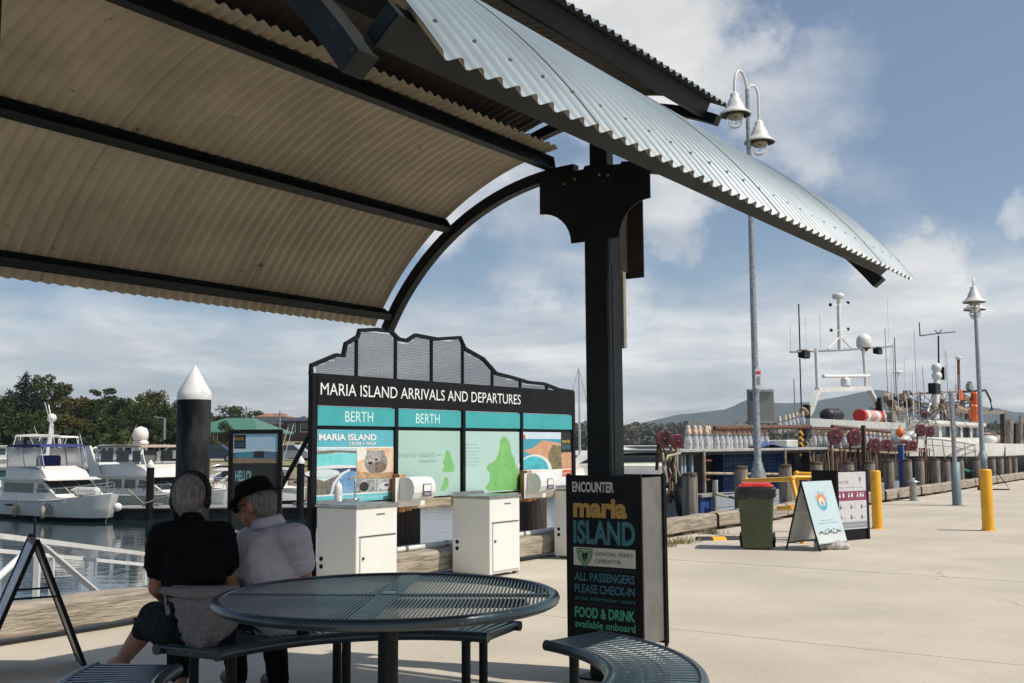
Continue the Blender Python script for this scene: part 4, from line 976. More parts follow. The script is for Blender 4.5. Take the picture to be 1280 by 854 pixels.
# sandwich board
p0, p1 = atz(1025, 690), atz(1060, 685.5); pl0, pl1 = atz(983, 687), atz(1018, 682)
tA, tB = atY(1001, 602.5, p0.y + .12), atY(1038, 601, p1.y + .14)
cen = Vector(((tA.x + tB.x) / 2, (tA.y + tB.y) / 2, 0)); an = math.atan2(p1.y - p0.y, p1.x - p0.x)
sb = thing('sandwich_board', 'pale blue sandwich board with a round sunrise emblem', 'sign', tuple(cen), 0)
def lo(p): return Vector(p) - cen
q = [lo(tA), lo(tB), lo(p1), lo(p0)]; q = [Vector(x) for x in q]
q[0].z = q[1].z = (q[0].z + q[1].z) / 2
bk = [q[0], q[1], lo(pl1), lo(pl0)]
for nm, Q, mmat in (('front_leaf', q, pm((.50, .62, .64), (.47, .58, .60), 2.)), ('rear_leaf', bk, pm((.58, .57, .54)))):
    mb = MB(); 
    for a_i, b_i in ((0, 3), (1, 2), (0, 1)): mb.tube([tuple(Q[a_i]), tuple(Q[b_i])], .013, 4)
    e0, e1 = Q[0].lerp(Q[3], .90), Q[1].lerp(Q[2], .90); mb.tube([tuple(e0), tuple(e1)], .013, 4)
    fr_ = mb.build(nm, blackp, sb)
    nrm = (Q[1] - Q[0]).cross(Q[3] - Q[0]).normalized()
    if nrm.z < 0: nrm = -nrm
    mb = MB(); c4 = [Q[0], Q[1], e1, e0]; up_ = [tuple(c + nrm * .014) for c in c4]; dn = [tuple(c - nrm * .004) for c in c4]
    mb.add(up_ + dn, [(0, 1, 2, 3), (7, 6, 5, 4), (0, 3, 7, 4), (1, 0, 4, 5), (2, 1, 5, 6), (3, 2, 6, 7)]); sh_ = mb.build('poster_sheet', mmat, fr_)
    if nm == 'front_leaf':
        X = (e1 - e0).normalized(); Wd = (e1 - e0).length; Y_ = (Q[0] - e0); Hd = Y_.length; Y_ = Y_.normalized(); n3_ = X.cross(Y_).normalized(); Y2 = Y_
        # plane matrix: local x -> X, local z -> up the board, local -y -> outward
        if n3_.dot(nrm) < 0: n3_ = -n3_
        T = Matrix((X, -n3_, Y2)).transposed().to_4x4(); T.translation = e0 + nrm * .0145
        it = [(pm((.12, .38, .48)), ell(Wd * .5, Hd * .66, .118, .118, 28)), (pm((.80, .22, .04)), ell(Wd * .5, Hd * .665, .105, .105, 28, -.1, math.pi + .1)), (pm((.72, .68, .6)), ell(Wd * .5, Hd * .655, .062, .07)), (pm((.35, .18, .08)), ell(Wd * .5, Hd * .64, .025, .032)), (pm((.12, .38, .48)), rect(Wd * .5 - .085, Hd * .56, Wd * .5 + .085, Hd * .60))]
        rq = random.Random(5)
        for i in range(16): it.append((pm((.10, .16, .10)) if i % 3 else pm((.40, .26, .20)), ell(Wd * (.12 + .05 * i), Hd * (.165 + .02 * math.sin(i)), .022, rq.uniform(.010, .02), 7)))
        for i in range(5): it.append((pm((.10, .16, .10)), ell(Wd * (.35 + .10 * i), Hd * (.20 + .02 * (i % 2)), .016, .012, 7)))
        it.append((pm((.60, .64, .62)), rect(.005, .01, Wd - .005, Hd * .14)))
        prints(sh_, it, -.001, 'emblem_print', T)
        def arctext(txt, a0, a1, rad):
            for i, ch in enumerate(txt):
                if ch == ' ': continue
                a = a0 + (a1 - a0) * i / (len(txt) - 1); T2 = T @ Matrix.Translation((Wd * .5 + rad * math.cos(a), 0, Hd * .66 + rad * math.sin(a))) @ Matrix.Rotation(-(a - math.pi / 2), 4, 'Y')
                lettering(ch, sh_, 0, 0, .022, pm((.15, .3, .36)), -.001, T=T2)
        arctext('EAST COAST CRUISES', R(165), R(15), .128)
        lettering('Wildlife and coastal cruises', sh_, Wd * .5, Hd * .36, .016, pm((.3, .42, .45)), -.001, width=Wd * .42, align='C', T=T); lettering('departing from this wharf daily', sh_, Wd * .5, Hd * .315, .018, pm((.3, .42, .45)), -.001, width=Wd * .66, align='C', T=T); lettering('book here', sh_, Wd * .3, Hd * .05, .016, pm((.3, .42, .45)), -.001, T=T)
mb = MB()
for a_i in (0, 1):
    mb.tube([tuple(q[a_i].lerp(q[3 - a_i], .45)), tuple(bk[a_i].lerp(bk[3 - a_i], .45))], .006, 5)
mb.build('stay', chrome, sb)
sg_ = thing('sandbag', 'lumpy white sandbag holding down the sandwich board', 'sandbag', tuple(atz(1040, 687)))
mb = MB()
for i, (x_, r_) in enumerate(((-.16, .06), (-.05, .075), (.07, .07), (.17, .055))): mb.ball((x_, .0, r_ * .8), r_ * 1.25, 10, 0, (1.1, 1, .8))
mb.build('bag', mat('canvas_bag', (.55, .52, .47), .9, var=.2, bump=.5, bs=20, sc=12), sg_)
# cable ramp, tufts, cable
cr = thing('cable_ramp', 'yellow and black cable ramp lying left of the bin', 'cable ramp', tuple(atz(897, 675)), R(8))
for i, (x_, mm) in enumerate(((-.21, rubber), (.0, yellow), (.2, rubber))):
    mb = MB(); mb.prism([(-.13, 0), (.13, 0), (.06, .05), (-.06, .05)], x_ - .1, x_ + .1, 'x', 0); mb.build('yellow_segment' if i == 1 else 'black_segment', mm, cr)
o = MB(); q = [tuple(atz(a, b_, .012)) for a, b_ in ((905, 674), (915, 674), (924, 671), (930, 667), (934, 662))]; o.tube(q, .014, 6); o = o.build('black_cable', rubber); tag(o, 'black cable running from the ramp behind the bin', 'cable')
rg = random.Random(9); mb = MB()
for (px, py, n) in ((838, 681, 60), (848, 680, 60), (858, 678, 40), (884, 668, 60), (892, 667, 40), (830, 684, 40)):
    c = atz(px, py)
    for i in range(n):
        a = rg.uniform(0, 6.28); l = rg.uniform(.04, .14); x_, y_ = c.x + rg.gauss(0, .09), c.y + rg.gauss(0, .04); w_ = .006
        dx, dy = math.cos(a) * l * .6, math.sin(a) * l * .6
        mb.add([(x_ - w_, y_, 0), (x_ + w_, y_, 0), (x_ + dx, y_ + dy, l)], [(0, 1, 2)])
o = mb.build('weeds', mat('weed_green', (.16, .17, .06), .8, var=.3, c2=(.30, .24, .10), sc=9)); o['kind'] = 'stuff'
# small capped post at the kerb, blue post, fish handling frame
g = atz(1142, 626); t = thing('mooring_stub', 'short grey capped steel stub standing before the kerb beam', 'post', tuple(g))
hq = atY(1142, 603, g.y).z
mb = MB(); mb.lathe([(.085, 0), (.085, hq)], 16); mb.build('tube', galvpole, t)
mb = MB(); mb.lathe([(.16, hq), (.16, hq + .02), (.05, hq + .06)], 16); mb.build('cap', galvpole, t); mb = MB(); mb.lathe([(.15, 0), (.15, .01)], 16); mb.build('base_plate', galvpole, t)
x_, z_ = WH.on(1126, 556, .9); t = thing('blue_post', 'tall dark blue steel post between the fishing boats', 'post', tuple(WH.w(x_, .9, 0)), WH.a)
mb = MB(); mb.box((0, 0, z_ / 2 - .5), (.14, .14, z_ + 1.0), ch=.01); mb.build('post_tube', hullblue, t); mb = MB(); mb.box((0, 0, z_ + .01), (.18, .18, .02)); mb.build('cap', whitep, t)
g = atz(1247, 613); t = thing('barrier_frame', 'folded black barrier frame with an orange foot near the kerb', 'barrier', tuple(g))
mb = MB(); mb.tube([(-.5, .2, .02), (-.35, 0, .45), (.0, 0, .55), (.4, .1, .02), (-.5, .2, .02)], .022, 6); mb.build('frame', blackp, t); mb = MB(); mb.box((-.42, .1, .22), (.12, .12, .44)); mb.build('orange_foot', mat('faded_orange', (.55, .14, .06), .7), t)

# ================================================================== SQUID BOAT (moored along the wharf)
def boatframe(px0, px1, y, name, label, cat='boat'):
    xa = WH.on(px0, 600, y)[0]; xb = WH.on(px1, 600, y)[0]; c = WH.w((xa + xb) / 2, y, WZ)
    t = thing(name, label, cat, tuple(c), WH.a)
    xm = (xa + xb) / 2
    def A(px, py, yy=y): x, z = WH.on(px, py, yy); return Vector((x - xm, yy - y, z - WZ))
    return t, A, xa - xm, xb - xm
bA, A, ax0, ax1 = boatframe(826, 1128, 2.0, 'squid_boat', 'cluttered squid fishing boat hung with rows of glass lamps beside the kerb')
# hull: blue bow-side part, pale hull with rubbing strakes
def hull(par, x0, x1, y0, y1, zs, m, name='hull', bow=0, n=20, flare=.25, sheer=.4, low=-.5, transom=.9, boot=None):
    """closed lofted hull; bow at x1 if bow>0, at x0 if bow<0, none if 0"""
    mb = MB(); vs = []; st = 7
    for i in range(n + 1):
        f = i / n; x = x0 + (x1 - x0) * f
        g_ = f if bow > 0 else 1 - f
        wd = 1.0 if bow == 0 else (math.sqrt(max(0, 1 - max(0, (g_ - .45) / .55) ** 2.2)) * (transom + (1 - transom) * min(1, g_ / .3)))
        zt_ = zs + (sheer * max(0, g_ - .3) ** 2 / .49 if bow else 0)
        yc_ = (y0 + y1) / 2; hw_ = (y1 - y0) / 2 * max(wd, .015)
        for k_ in range(st):
            v = k_ / (st - 1); fl = (1 - flare * (1 - v) ** 1.3 * (.5 + .9 * (g_ if bow else .3)))
            rake = (1 - v) * (.55 if bow and g_ > .8 else 0) * (g_ - .8) * 5 * (1 if bow > 0 else -1)
            z = low + (zt_ - low) * v; z = boot if (boot and k_ == 3) else z; vs.append((x - rake, yc_ - hw_ * fl, z))
        for k_ in range(st - 1, -1, -1):
            v = k_ / (st - 1); fl = (1 - flare * (1 - v) ** 1.3 * (.5 + .9 * (g_ if bow else .3)))
            rake = (1 - v) * (.55 if bow and g_ > .8 else 0) * (g_ - .8) * 5 * (1 if bow > 0 else -1)
            z = low + (zt_ - low) * v; z = boot if (boot and k_ == 3) else z; vs.append((x - rake, yc_ + hw_ * fl, z))
    q = st * 2
    mb.add(vs, [(i * q + j, i * q + j + 1, (i + 1) * q + j + 1, (i + 1) * q + j) for i in range(n) for j in range(q - 1) if j != st - 1], 0, True)
    mb.add(vs, [(i * q + st - 1, i * q + st, (i + 1) * q + st, (i + 1) * q + st - 1) for i in range(n)], 0, False)
    mb.add(vs[:q], [tuple(range(q))[::-1]]); mb.add(vs[-q:], [tuple(range(q))])
    if boot:
        for fi, f in enumerate(mb.f):
            if len(f) == 4 and max(mb.v[i][2] for i in f) < boot + .01: mb.m[fi] = 1
        return mb.build(name, [m, blackp], par)
    return mb.build(name, m, par)
z_deck = 1.9; zP = 2.02
hull(bA, ax0 - .2, ax1 + .5, -.75, 3.2, z_deck, mat('pale_grey_hull', (.42, .46, .48), .5, var=.12, sc=1.5), bow=-1, sheer=.15, flare=.1)
mb = MB(); e = A(895, 640, 1.15); mb.box(((ax0 + e.x) / 2, -.78, zP / 2), (e.x - ax0, .06, zP), ch=.01); mb.build('blue_bulwark', hullblue, bA)
mb = MB(); mb.box(((ax0 + e.x) / 2, -.80, zP + .03), (e.x - ax0 + .1, .14, .07), ch=.01); mb.build('gunwale', mat('pale_gunwale', (.35, .34, .30), .7), bA)
for k_ in range(6):
    mb = MB(); s0 = A(985, 640, 1.15).x; mb.box(((e.x + .15 + s0) / 2 + 1.5, -.79, zP - .12 - k_ * .26), (s0 - e.x + 3, .03, .235), ch=.008); mb.build('hull_plank', mat('plank_grey', (.36, .41, .44), .5, var=.08), bA)
mb = MB(); mb.tube([A(894, 600 + k_ * 5, 1.1) for k_ in range(10)], .055, 8); mb.build('white_fender', mat('rope_fender', (.5, .48, .42), .8, bump=.6), bA)
# canopy roof with stanchions and rails
def line(name, pts, r, m, n=8, par=None, flat=1.): mb = MB(); mb.tube([tuple(p) for p in pts], r, n); return mb.build(name, m, par)
yC = 1.5
c0, c1, c2 = A(842, 563, yC), A(961, 562, yC), A(1042, 564, yC)
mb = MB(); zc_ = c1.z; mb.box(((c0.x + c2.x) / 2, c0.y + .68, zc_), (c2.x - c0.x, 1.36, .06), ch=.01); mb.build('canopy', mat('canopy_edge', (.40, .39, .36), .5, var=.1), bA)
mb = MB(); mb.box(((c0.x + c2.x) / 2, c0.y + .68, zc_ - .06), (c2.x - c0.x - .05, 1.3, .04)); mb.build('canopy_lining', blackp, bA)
for px in (843, 879.5, 981, 1040): a_ = A(px, 563, yC); line('stanchion', [(a_.x, a_.y, zc_), (a_.x, a_.y, z_deck)], .035, rustp, par=bA)
a_, b_q = A(881, 592, yC), A(982, 593, yC); line('guard_rail', [a_, b_q], .030, rustp, par=bA)
a_, b_q = A(881, 576, yC), A(889, 576, yC); line('guard_rail', [a_, b_q], .02, rusty, par=bA); a_, b_q = A(881, 600, yC), A(887, 600, yC); line('guard_rail', [a_, b_q], .02, rusty, par=bA)
# black sheets put in for the shade under the canopy
mb = MB(); a_ = A(846, 600, 2.2); b_q = A(905, 600, 2.2); hb_ = zc_ - .09 - z_deck; mb.box(((a_.x + b_q.x) / 2, .32, z_deck + hb_ / 2), (b_q.x - a_.x, .1, hb_)); d0, d1 = A(850, 600, 2.78).x, A(1040, 600, 2.78).x; mb.box(((d0 + d1) / 2, .78, z_deck + hb_ / 2), (d1 - d0, .1, hb_)); mb.build('canopy_shade_sheet', blackp, bA)
for px, w_ in ((855, 5), (864, 5), (851, 3)): a_ = A(px, 585, 1.7); mb = MB(); mb.box((a_.x, a_.y, z_deck + .48), (.07, .06, .92)); mb.build('pale_upright', mat('pale_blue_paint', (.35, .45, .48), .6), bA)
# rigging tangle at the bow corner
rt = random.Random(21)
for i in range(9):
    a_ = A(826 + rt.uniform(0, 22), 560, 1.4); b_q = A(828 + rt.uniform(0, 24), 628, 1.3); pts = [a_.lerp(b_q, f) + Vector((rt.uniform(-.08, .08), rt.uniform(-.05, .05), 0)) for f in (0, .2, .4, .6, .8, 1)]
    line('hanging_rope', pts, .018, [ropem, rusty, blackpl][i % 3], 5, bA)
line('hose', [A(828, 566, 1.4), A(830, 590, 1.35), A(832, 600, 1.3), A(829, 585, 1.3), A(835, 570, 1.3), A(850, 567, 1.3)], .025, ropem, 6, bA)
for i in range(8):
    a_ = A(830 + rt.uniform(0, 40), 605 + rt.uniform(0, 18), 1.9); mb = MB(); mb.ball(a_, rt.uniform(.08, .16), 10, 0, (1.2, 1, .7)); mb.build('deck_gear', [blackpl, rubber][i % 2], bA)
mb = MB(); a_ = A(857, 622, 1.05); 
mb.tube([a_ + Vector((.26 * math.cos(q * .349), 0, .33 * math.sin(q * .349))) for q in range(18)], .085, 8, 0, False, True); mb.build('tyre_fender', rubber, bA)
# blue crates: stack on deck, each a thing
cm = MB(); cw, cd, chh = .62, .42, .33
def crate_mesh():
    mb = MB(); w_, d_, h_ = cw - .02, cd, chh - .02
    for z in (.012, h_ - .02): mb.box((0, 0, z), (w_, d_, .04))
    mb.box((0, 0, h_ * .5), (w_ * .96, d_ * .95, h_ * .9))
    for i in range(7):
        x = -w_ / 2 + .02 + (w_ - .04) * i / 6; mb.box((x, -d_ / 2 + .0, h_ / 2), (.02, .02, h_))
    for z in (.10, .20): mb.box((0, -d_ / 2 + .001, z), (w_, .016, .014))
    return mb.mesh('fish_crate', [crateb])
cme = crate_mesh(); a_ = A(893, 624, 2.3); b_q = A(977, 624, 2.3); nc = int((b_q.x - a_.x) / cw); rows = 3
rown = ['bottom row', 'middle row', 'top row']
xm_ = WH.loc(bA.location)[0]; ym_ = WH.loc(bA.location)[1]
for r_ in range(rows):
    for c_ in range(nc):
        o = link('fish_crate', cme, None, tuple(WH.w(xm_ + a_.x + cw * (c_ + .5), 2.3 + rt.uniform(-.015, .015), WZ + z_deck + .02 + chh * r_)), WH.a + rt.uniform(-.01, .01))
        tag(o, 'blue slatted fish crate, %s from the left in the %s of the deck stack' % (ORD[c_], rown[r_]), 'crate', 'blue fish crates stacked on the squid boat')
# lamps: socket, ring, glass
lm = MB(); s = 1.
lm.lathe([(.025, .32), (.05, .31), (.066, .25), (.07, .20)], 10, (0, 0, 0), 0, None, True, True); lm.lathe([(.07, .205), (.082, .20), (.084, .12), (.075, .09)], 10, (0, 0, 0), 0); lm.lathe([(.030, .215), (.046, .17), (.034, .115)], 8, (.03, -.062, 0), 1)
lm.lathe([(.055, .10), (.06, .085), (.05, .08)], 10, (0, 0, 0), 2)
lm.lathe([(.05, .085), (.075, .04), (.10, -.06), (.10, -.22), (.085, -.32), (.05, -.38), (.005, -.40)], 12, (0, 0, 0), 3, None, True, False)
bulb = mat('lamp_bulb_glass', (.86, .85, .84), .12, trans=.45, sc=14, ior=1.25, c2=(.42, .41, .42))
lme = lm.mesh('fishing_lamp', [mat('cream_socket', (.68, .62, .48), .6, sc=14, c2=(.38, .26, .15)), mat('red_fitting', (.45, .06, .03), .5), ropeg, bulb])
def lamps(p0, p1, n, y, s, skip=()):
    a_, b_q = A(*p0, y), A(*p1, y)
    for i in range(n):
        if i in skip: continue
        p = a_.lerp(b_q, i / (n - 1)); o = link('fishing_lamp', lme, bA, tuple(p + Vector((0, rt.uniform(-.03, .03), 0))), rt.uniform(-.5, .5)); o.scale = (s, s, s)
lamps((861, 548), (957, 548), 17, 1.9, .80); lamps((874, 549), (950, 549), 7, 2.5, .8)
lamps((975, 530), (1003, 523), 6, 2.6, .6); lamps((1017, 547), (1060, 548), 8, 2.0, .72); lamps((1062, 545), (1110, 549), 9, 2.2, .72)
lamps((1113, 526), (1143, 528), 7, 3.0, .55); lamps((1108, 536), (1140, 538), 6, 3.4, .5)
line('lamp_rail', [A(893, 535.5, 1.8), A(1013, 533.5, 1.8)], .05, rusty, 6, bA); line('lamp_rail', [A(860, 537, 2.4), A(960, 536, 2.4)], .03, galvpole, 6, bA)
line('lamp_rail', [A(1012, 536, 1.9), A(1062, 537, 1.9)], .03, rusty, 6, bA); line('lamp_rail', [A(1040, 533, 1.6), A(1112, 540, 1.6)], .045, rusty, 6, bA)
mb = MB(); a_, b_q = A(857, 530, 2.6), A(932, 534, 2.6); mb.tube([a_, b_q], .09, 4); mb.build('aluminium_trough', mat('dull_aluminium', (.25, .25, .25), .5, .5), bA)
mb = MB(); a_, b_q = A(1008, 527, 2.6), A(1128, 534, 2.6); mb.box(tuple((a_ + b_q) / 2), (b_q.x - a_.x, .2, .22)); mb.build('pale_beam', mat('pale_beam', (.55, .55, .52), .6, var=.1), bA)
# white housings under the lamps
for (p0, p1, y_) in (((972, 550), (990, 562), 2.8), ((1022, 549), (1046, 562), 3.0)):
    a_, b_q = A(*p0, y_), A(*p1, y_); mb = MB(); mb.box(tuple((a_ + b_q) / 2), (b_q.x - a_.x, .5, a_.z - b_q.z), ch=.02); mb.build('white_housing', gel2, bA)
a_ = A(1002, 556, 2.5); mb = MB()
for q in range(5): mb.box((a_.x, a_.y, a_.z - .30 + q * .15), (.22, .04, .075), RY(.5), 0); mb.box((a_.x, a_.y + .001, a_.z - .225 + q * .15), (.22, .04, .075), RY(.5), 1)
mb.build('hazard_stripe_board', [yellow, blackp], bA)
# tarpaulin over the canopy
mb = MB(); a_, b_q = A(950, 563, 1.6), A(1002, 563, 1.6); nx_ = 14; vs = []
for i in range(nx_ + 1):
    f = i / nx_; x_ = a_.x + (b_q.x - a_.x) * f
    for j in range(5): vs.append((x_, a_.y + .0 + j * .28, zc_ + .035 + .22 * math.exp(-((f - .28) / .2) ** 2) * (1 - abs(j - 2) / 3) + .05 * math.sin(i * 1.3 + j) * (0 < j < 4)))
mb.add(vs, [(i * 5 + j, i * 5 + j + 1, (i + 1) * 5 + j + 1, (i + 1) * 5 + j) for i in range(nx_) for j in range(4)], 0, True); mb.build('blue_tarpaulin', bluetarp, bA)
a_, b_q = A(1000, 575, 1.9), A(1034, 573, 1.9); mb = MB(); mb.tube([a_, a_.lerp(b_q, .3) + Vector((0, 0, -.06)), a_.lerp(b_q, .7) + Vector((0, 0, .04)), b_q], [.03, .08, .09, .03], 8); mb.build('furled_tarpaulin', bluetarp, bA)
# jigging reels
rm = MB(); rm.lathe([(.30, -.06), (.33, -.05), (.33, .05), (.30, .06), (.22, .05), (.07, .03), (.07, .08), (.02, .09)], 20, (0, 0, 0), 0, Matrix.Rotation(R(90), 4, 'X')); 
for q in range(6): rm.box((0.18 * math.cos(q * 1.047), -.058, .18 * math.sin(q * 1.047)), (.20, .02, .03), RY(-q * 1.047), 1)
rm.lathe([(.28, .052), (.2, .056), (.09, .06)], 20, (0, 0, 0), 1, Matrix.Rotation(R(90), 4, 'X'), True, False)
rme = rm.mesh('jigging_reel', [maroon, maroond])
for (px, py, y_, rp) in ((829.5, 549, 1.3, 10.5), (847, 552, 1.5, 9.2), (1044, 545.5, 1.35, 10.5), (1068, 547, 1.35, 10), (1093, 557, 1.3, 9.5), (1108, 557.5, 1.5, 8.8), (1130, 557, 1.5, 7.5), (1140, 558, 1.7, 7.5), (1151, 538, 1.6, 8), (1162, 539.5, 1.8, 7)):
    p = A(px, py, y_); D_ = WH.w(WH.on(px, py, y_)[0], y_).y; o = link('jigging_reel', rme, bA, tuple(p), -WH.a + R(18)); k_ = rp / FPX * D_ / .33; o.scale = (k_, k_, k_)
    line('reel_bracket', [p + Vector((0, .1, -.05)), p + Vector((0, .15, -.55))], .03, rusty, 6, bA)
line('reel_table', [A(1035, 562, 1.5), A(1118, 566, 1.5)], .04, rustp, 4, bA); line('reel_table', [A(1118, 566, 1.5), A(1165, 563, 1.5)], .035, rustp, 4, bA)
for i in range(46):
    px = 1034 + rt.uniform(0, 60) if i < 32 else 1148 + rt.uniform(0, 16); y_ = rt.uniform(1.3, 2.2); a_ = A(px, 560, y_); L_ = rt.uniform(.5, 1.3)
    line('rusty_rod', [a_, a_ + Vector((rt.uniform(-.05, .05), 0, -L_))], rt.uniform(.012, .028), [rusty, rusty, mat('rust_orange', (.30, .10, .05), .8) if i == 0 else rusty][i % 3], 5, bA)
mb = MB(); a_, b_q = A(1008, 566, 1.7), A(1128, 566, 1.7); mb.box(((a_.x + b_q.x) / 2, a_.y, (a_.z + .6) / 2), (b_q.x - a_.x, .25, a_.z - .4)); mb.build('net_wall', mat('dark_netting', (.05, .035, .028), .95, sc=5, c2=(.015, .012, .01), bump=1., bs=22), bA)
for i in range(70):
    px = rt.uniform(1006, 1128); a_ = A(px, 566 + rt.uniform(-4, 6), 1.4); L_ = rt.uniform(.4, 1.5); line('hanging_line', [a_, a_ + Vector((rt.uniform(-.1, .1), rt.uniform(-.05, .05), -L_))], rt.uniform(.008, .022), [rusty, ropem, piledark, rusty][i % 4], 4, bA)
for i in range(16):
    px = rt.uniform(1008, 1125); a_ = A(px, 600 + rt.uniform(-14, 14), 1.5); mb = MB(); mb.ball(a_, rt.uniform(.07, .16), 8, 0, (1.2, .8, 1)); mb.build('deck_gear', [blackpl, ropem, rusty, maroond, greycab][i % 5], bA)
line('timber_post', [A(1079, 532, 1.3), A(1081, 630, 1.3)], .07, piledark, 4, bA)
# gantry, mast
G_ = lambda px, py, y_=3.2: A(px, py, y_)
line('gantry_leg', [G_(1003, 528), G_(1014, 512), G_(1022, 488)], .10, gel2, 4, bA); line('gantry_leg', [G_(1087, 487), G_(1098, 508), G_(1112, 533)], .10, gel2, 4, bA)
line('gantry_beam', [G_(1021, 487.5), G_(1087, 485.5)], .10, gel2, 4, bA)
for px in (1022, 1083): line('gantry_post', [G_(px, 487), G_(px - 2 if px < 1050 else px - 4, 436)], .055, whitep, 8, bA)
line('crossbar', [G_(988, 440), G_(1050, 438), G_(1115, 433)], .03, galvpole, 6, bA)
line('mast', [G_(1050, 438), G_(1048, 371)], [.075, .055], whitep, 8, bA)
for s2 in (-1, 1): line('mast_brace', [G_(1050, 421), G_(1050 + s2 * 15, 436)], .025, whitep, 6, bA)
mb = MB(); p = G_(1047.5, 370); mb.lathe([(.06, -.10), (.16, -.08), (.18, .04), (.14, .07), (.05, .08)], 14, tuple(p)); mb.build('masthead_light', whitep, bA)
for py, s_ in ((381, 1), (413, 1)): line('mast_arm', [G_(1038, py + 1), G_(1060, py - 1)], .015, whitep, 5, bA)
for (px, py) in ((1038, 381), (1060, 378.5), (1039, 413), (1060, 411.5)): mb = MB(); mb.ball(G_(px, py), .055, 8); mb.build('mast_lamp', blackp, bA)
p = G_(1080, 431); mb = MB(); mb.lathe([(.20, -.10), (.24, -.06), (.25, .12), (.22, .24), (.12, .34), (.01, .37)], 18, tuple(p)); mb.build('satellite_dome', whitep, bA)
mb = MB(); mb.lathe([(.08, -.22), (.20, -.10)], 12, tuple(p)); mb.build('dome_stand', rusty, bA)
a_, b_q = G_(1029, 470.5), G_(1086, 470); mb = MB(); mb.tube([a_, b_q], .055, 8); mb.build('radar_bar', whitep, bA)
p = G_(1057, 478); mb = MB(); mb.box(tuple(p), (.30, .24, .28), ch=.05); mb.build('radar_base', whitep, bA)
for (px, py) in ((1005, 443.5), (1097, 439)): 
    p = G_(px, py); mb = MB(); mb.box(tuple(p), (.52, .18, .20), ch=.02, mi=0); mb.box(tuple(p + Vector((0, -.095, .0))), (.44, .02, .14), mi=1); mb.build('flood_light', [blackp, pm((.03, .03, .03))], bA); mb = MB(); mb.box(tuple(p + Vector((0, -.05, .115))), (.54, .28, .03)); mb.build('light_hood', pm((.55, .50, .42)), bA)
for (px, y0, y1, r_) in ((1000, 440, 380, .02), (1002, 525, 448, .02), (1008, 436, 395, .008), (1026, 436, 394, .012), (989, 440, 408, .012), (994, 530, 474, .018), (1111, 432, 373, .008), (1115, 500, 440, .01)): line('aerial', [G_(px, y0), G_(px - (y0 - y1) * .03, y1)], r_, [blackp, blackp, whitep, whitep, whitep, galvpole, whitep, whitep][[1000, 1002, 1008, 1026, 989, 994, 1111, 1115].index(px)], 5, bA)
mb = MB(); a_ = A(1040, 519, 2.8)
for dx in (-.36, -.1, .16, .36): mb.ball(a_ + Vector((dx, 0, 0)), .2, 10, 0, (1, 1.2, .95))
mb.build('covered_winch', mat('black_cover', (.015, .015, .017), .5, bump=.5, bs=8), bA)
line('winch_hose', [a_ + Vector((.3, 0, .1)), a_ + Vector((.6, 0, .2)), a_ + Vector((.65, 0, -.15))], .02, blackp, 6, bA)
a_, b_q = A(1074, 519.5, 2.7), A(1098, 519.5, 2.7)
dr_ = thing('rope_drum', 'red and white drum of line on the squid boat deck', 'drum', tuple(WH.w(xm_ + (a_.x + b_q.x) / 2, 2.7, WZ + a_.z)), WH.a)
L_ = (b_q.x - a_.x)
for i, (u0, u1, mm) in enumerate(((-.5, -.36, binR), (-.36, -.18, whitep), (-.18, .18, mat('pink_line', (.65, .35, .32), .8)), (.18, .36, whitep), (.36, .5, binR))):
    mb = MB(); mb.tube([(u0 * L_, 0, 0), (u1 * L_, 0, 0)], .20 if i in (0, 4) else .185, 18); mb.build('flange' if i in (0, 4) else 'line_layer', mm, dr_)
for (px, py) in ((1008, 522), (1099, 510)):
    mb = MB(); a_ = G_(px, py, 3.1); s2 = 1 if px < 1050 else -1
    mb.tube([a_ + Vector((-.30 * s2, 0, -.55)), a_ + Vector((0, 0, 0)), a_ + Vector((.05 * s2, 0, .35))], .12, 4); mb.build('dark_guard', blackpl, bA)
mb = MB(); mb.ball(A(1005, 515, 3.0), .13, 10, 0, (1.6, 1, .7), RY(.6)); mb.build('horn', rustp, bA)
for (px, py) in ((1125, 541), (1213, 519)): pass
p = A(1125, 541, 2.2); fl_ = thing('orange_float', 'orange buoy hanging at the stern of the squid boat', 'buoy', tuple(WH.w(xm_ + p.x, 2.2, WZ + p.z))); mb = MB(); mb.ball((0, 0, 0), .13, 12, 0, (1, 1, 1.2)); mb.build('ball', orange, fl_); mb = MB(); mb.tube([(0, 0, .14), (0, 0, .25)], .02, 6); mb.build('eye', orange, fl_)

# ================================================================== WHITE FISHING BOAT
bB, A, bx0, bx1 = boatframe(1118, 1262, 3.0, 'fishing_boat', 'white fishing boat with windowed wheelhouse and scaffold of timber frames')
A0 = A
hz0 = A(1150, 556, 2.0).z
hull(bB, bx0 - 1, bx1 + 1.5, -1.6, 2.6, A(1180, 556, 1.4).z, gel, bow=-1, sheer=.25, flare=.3, n=24)
h0 = A(1180, 566, 1.4)
mb = MB(); x0_, x1_ = bx0 - .2, bx1 + 1.2; mb.box(((x0_ + x1_) / 2 + 1, -1.58, 1.05), (x1_ - x0_, .08, .08)); mb.build('rubbing_strake', blackp, bB)
a_, b_q = A(1158, 530, 2.6), A(1226, 550, 2.6)
mb = MB(); wz0, wz1 = b_q.z, a_.z
mb.prism([(a_.x, wz0 - .6), (b_q.x, wz0 - .6), (b_q.x + .1, wz1), (a_.x - .15, wz1)], -.4, 2.2, 'y', 0); mb.build('wheelhouse', gel, bB)
mb = MB(); mb.box(((a_.x + b_q.x) / 2, .9, wz1 + .07), (b_q.x - a_.x + .5, 3.0, .14), ch=.03); mb.build('wheelhouse_roof', creamg and gel2, bB)
nW = 5
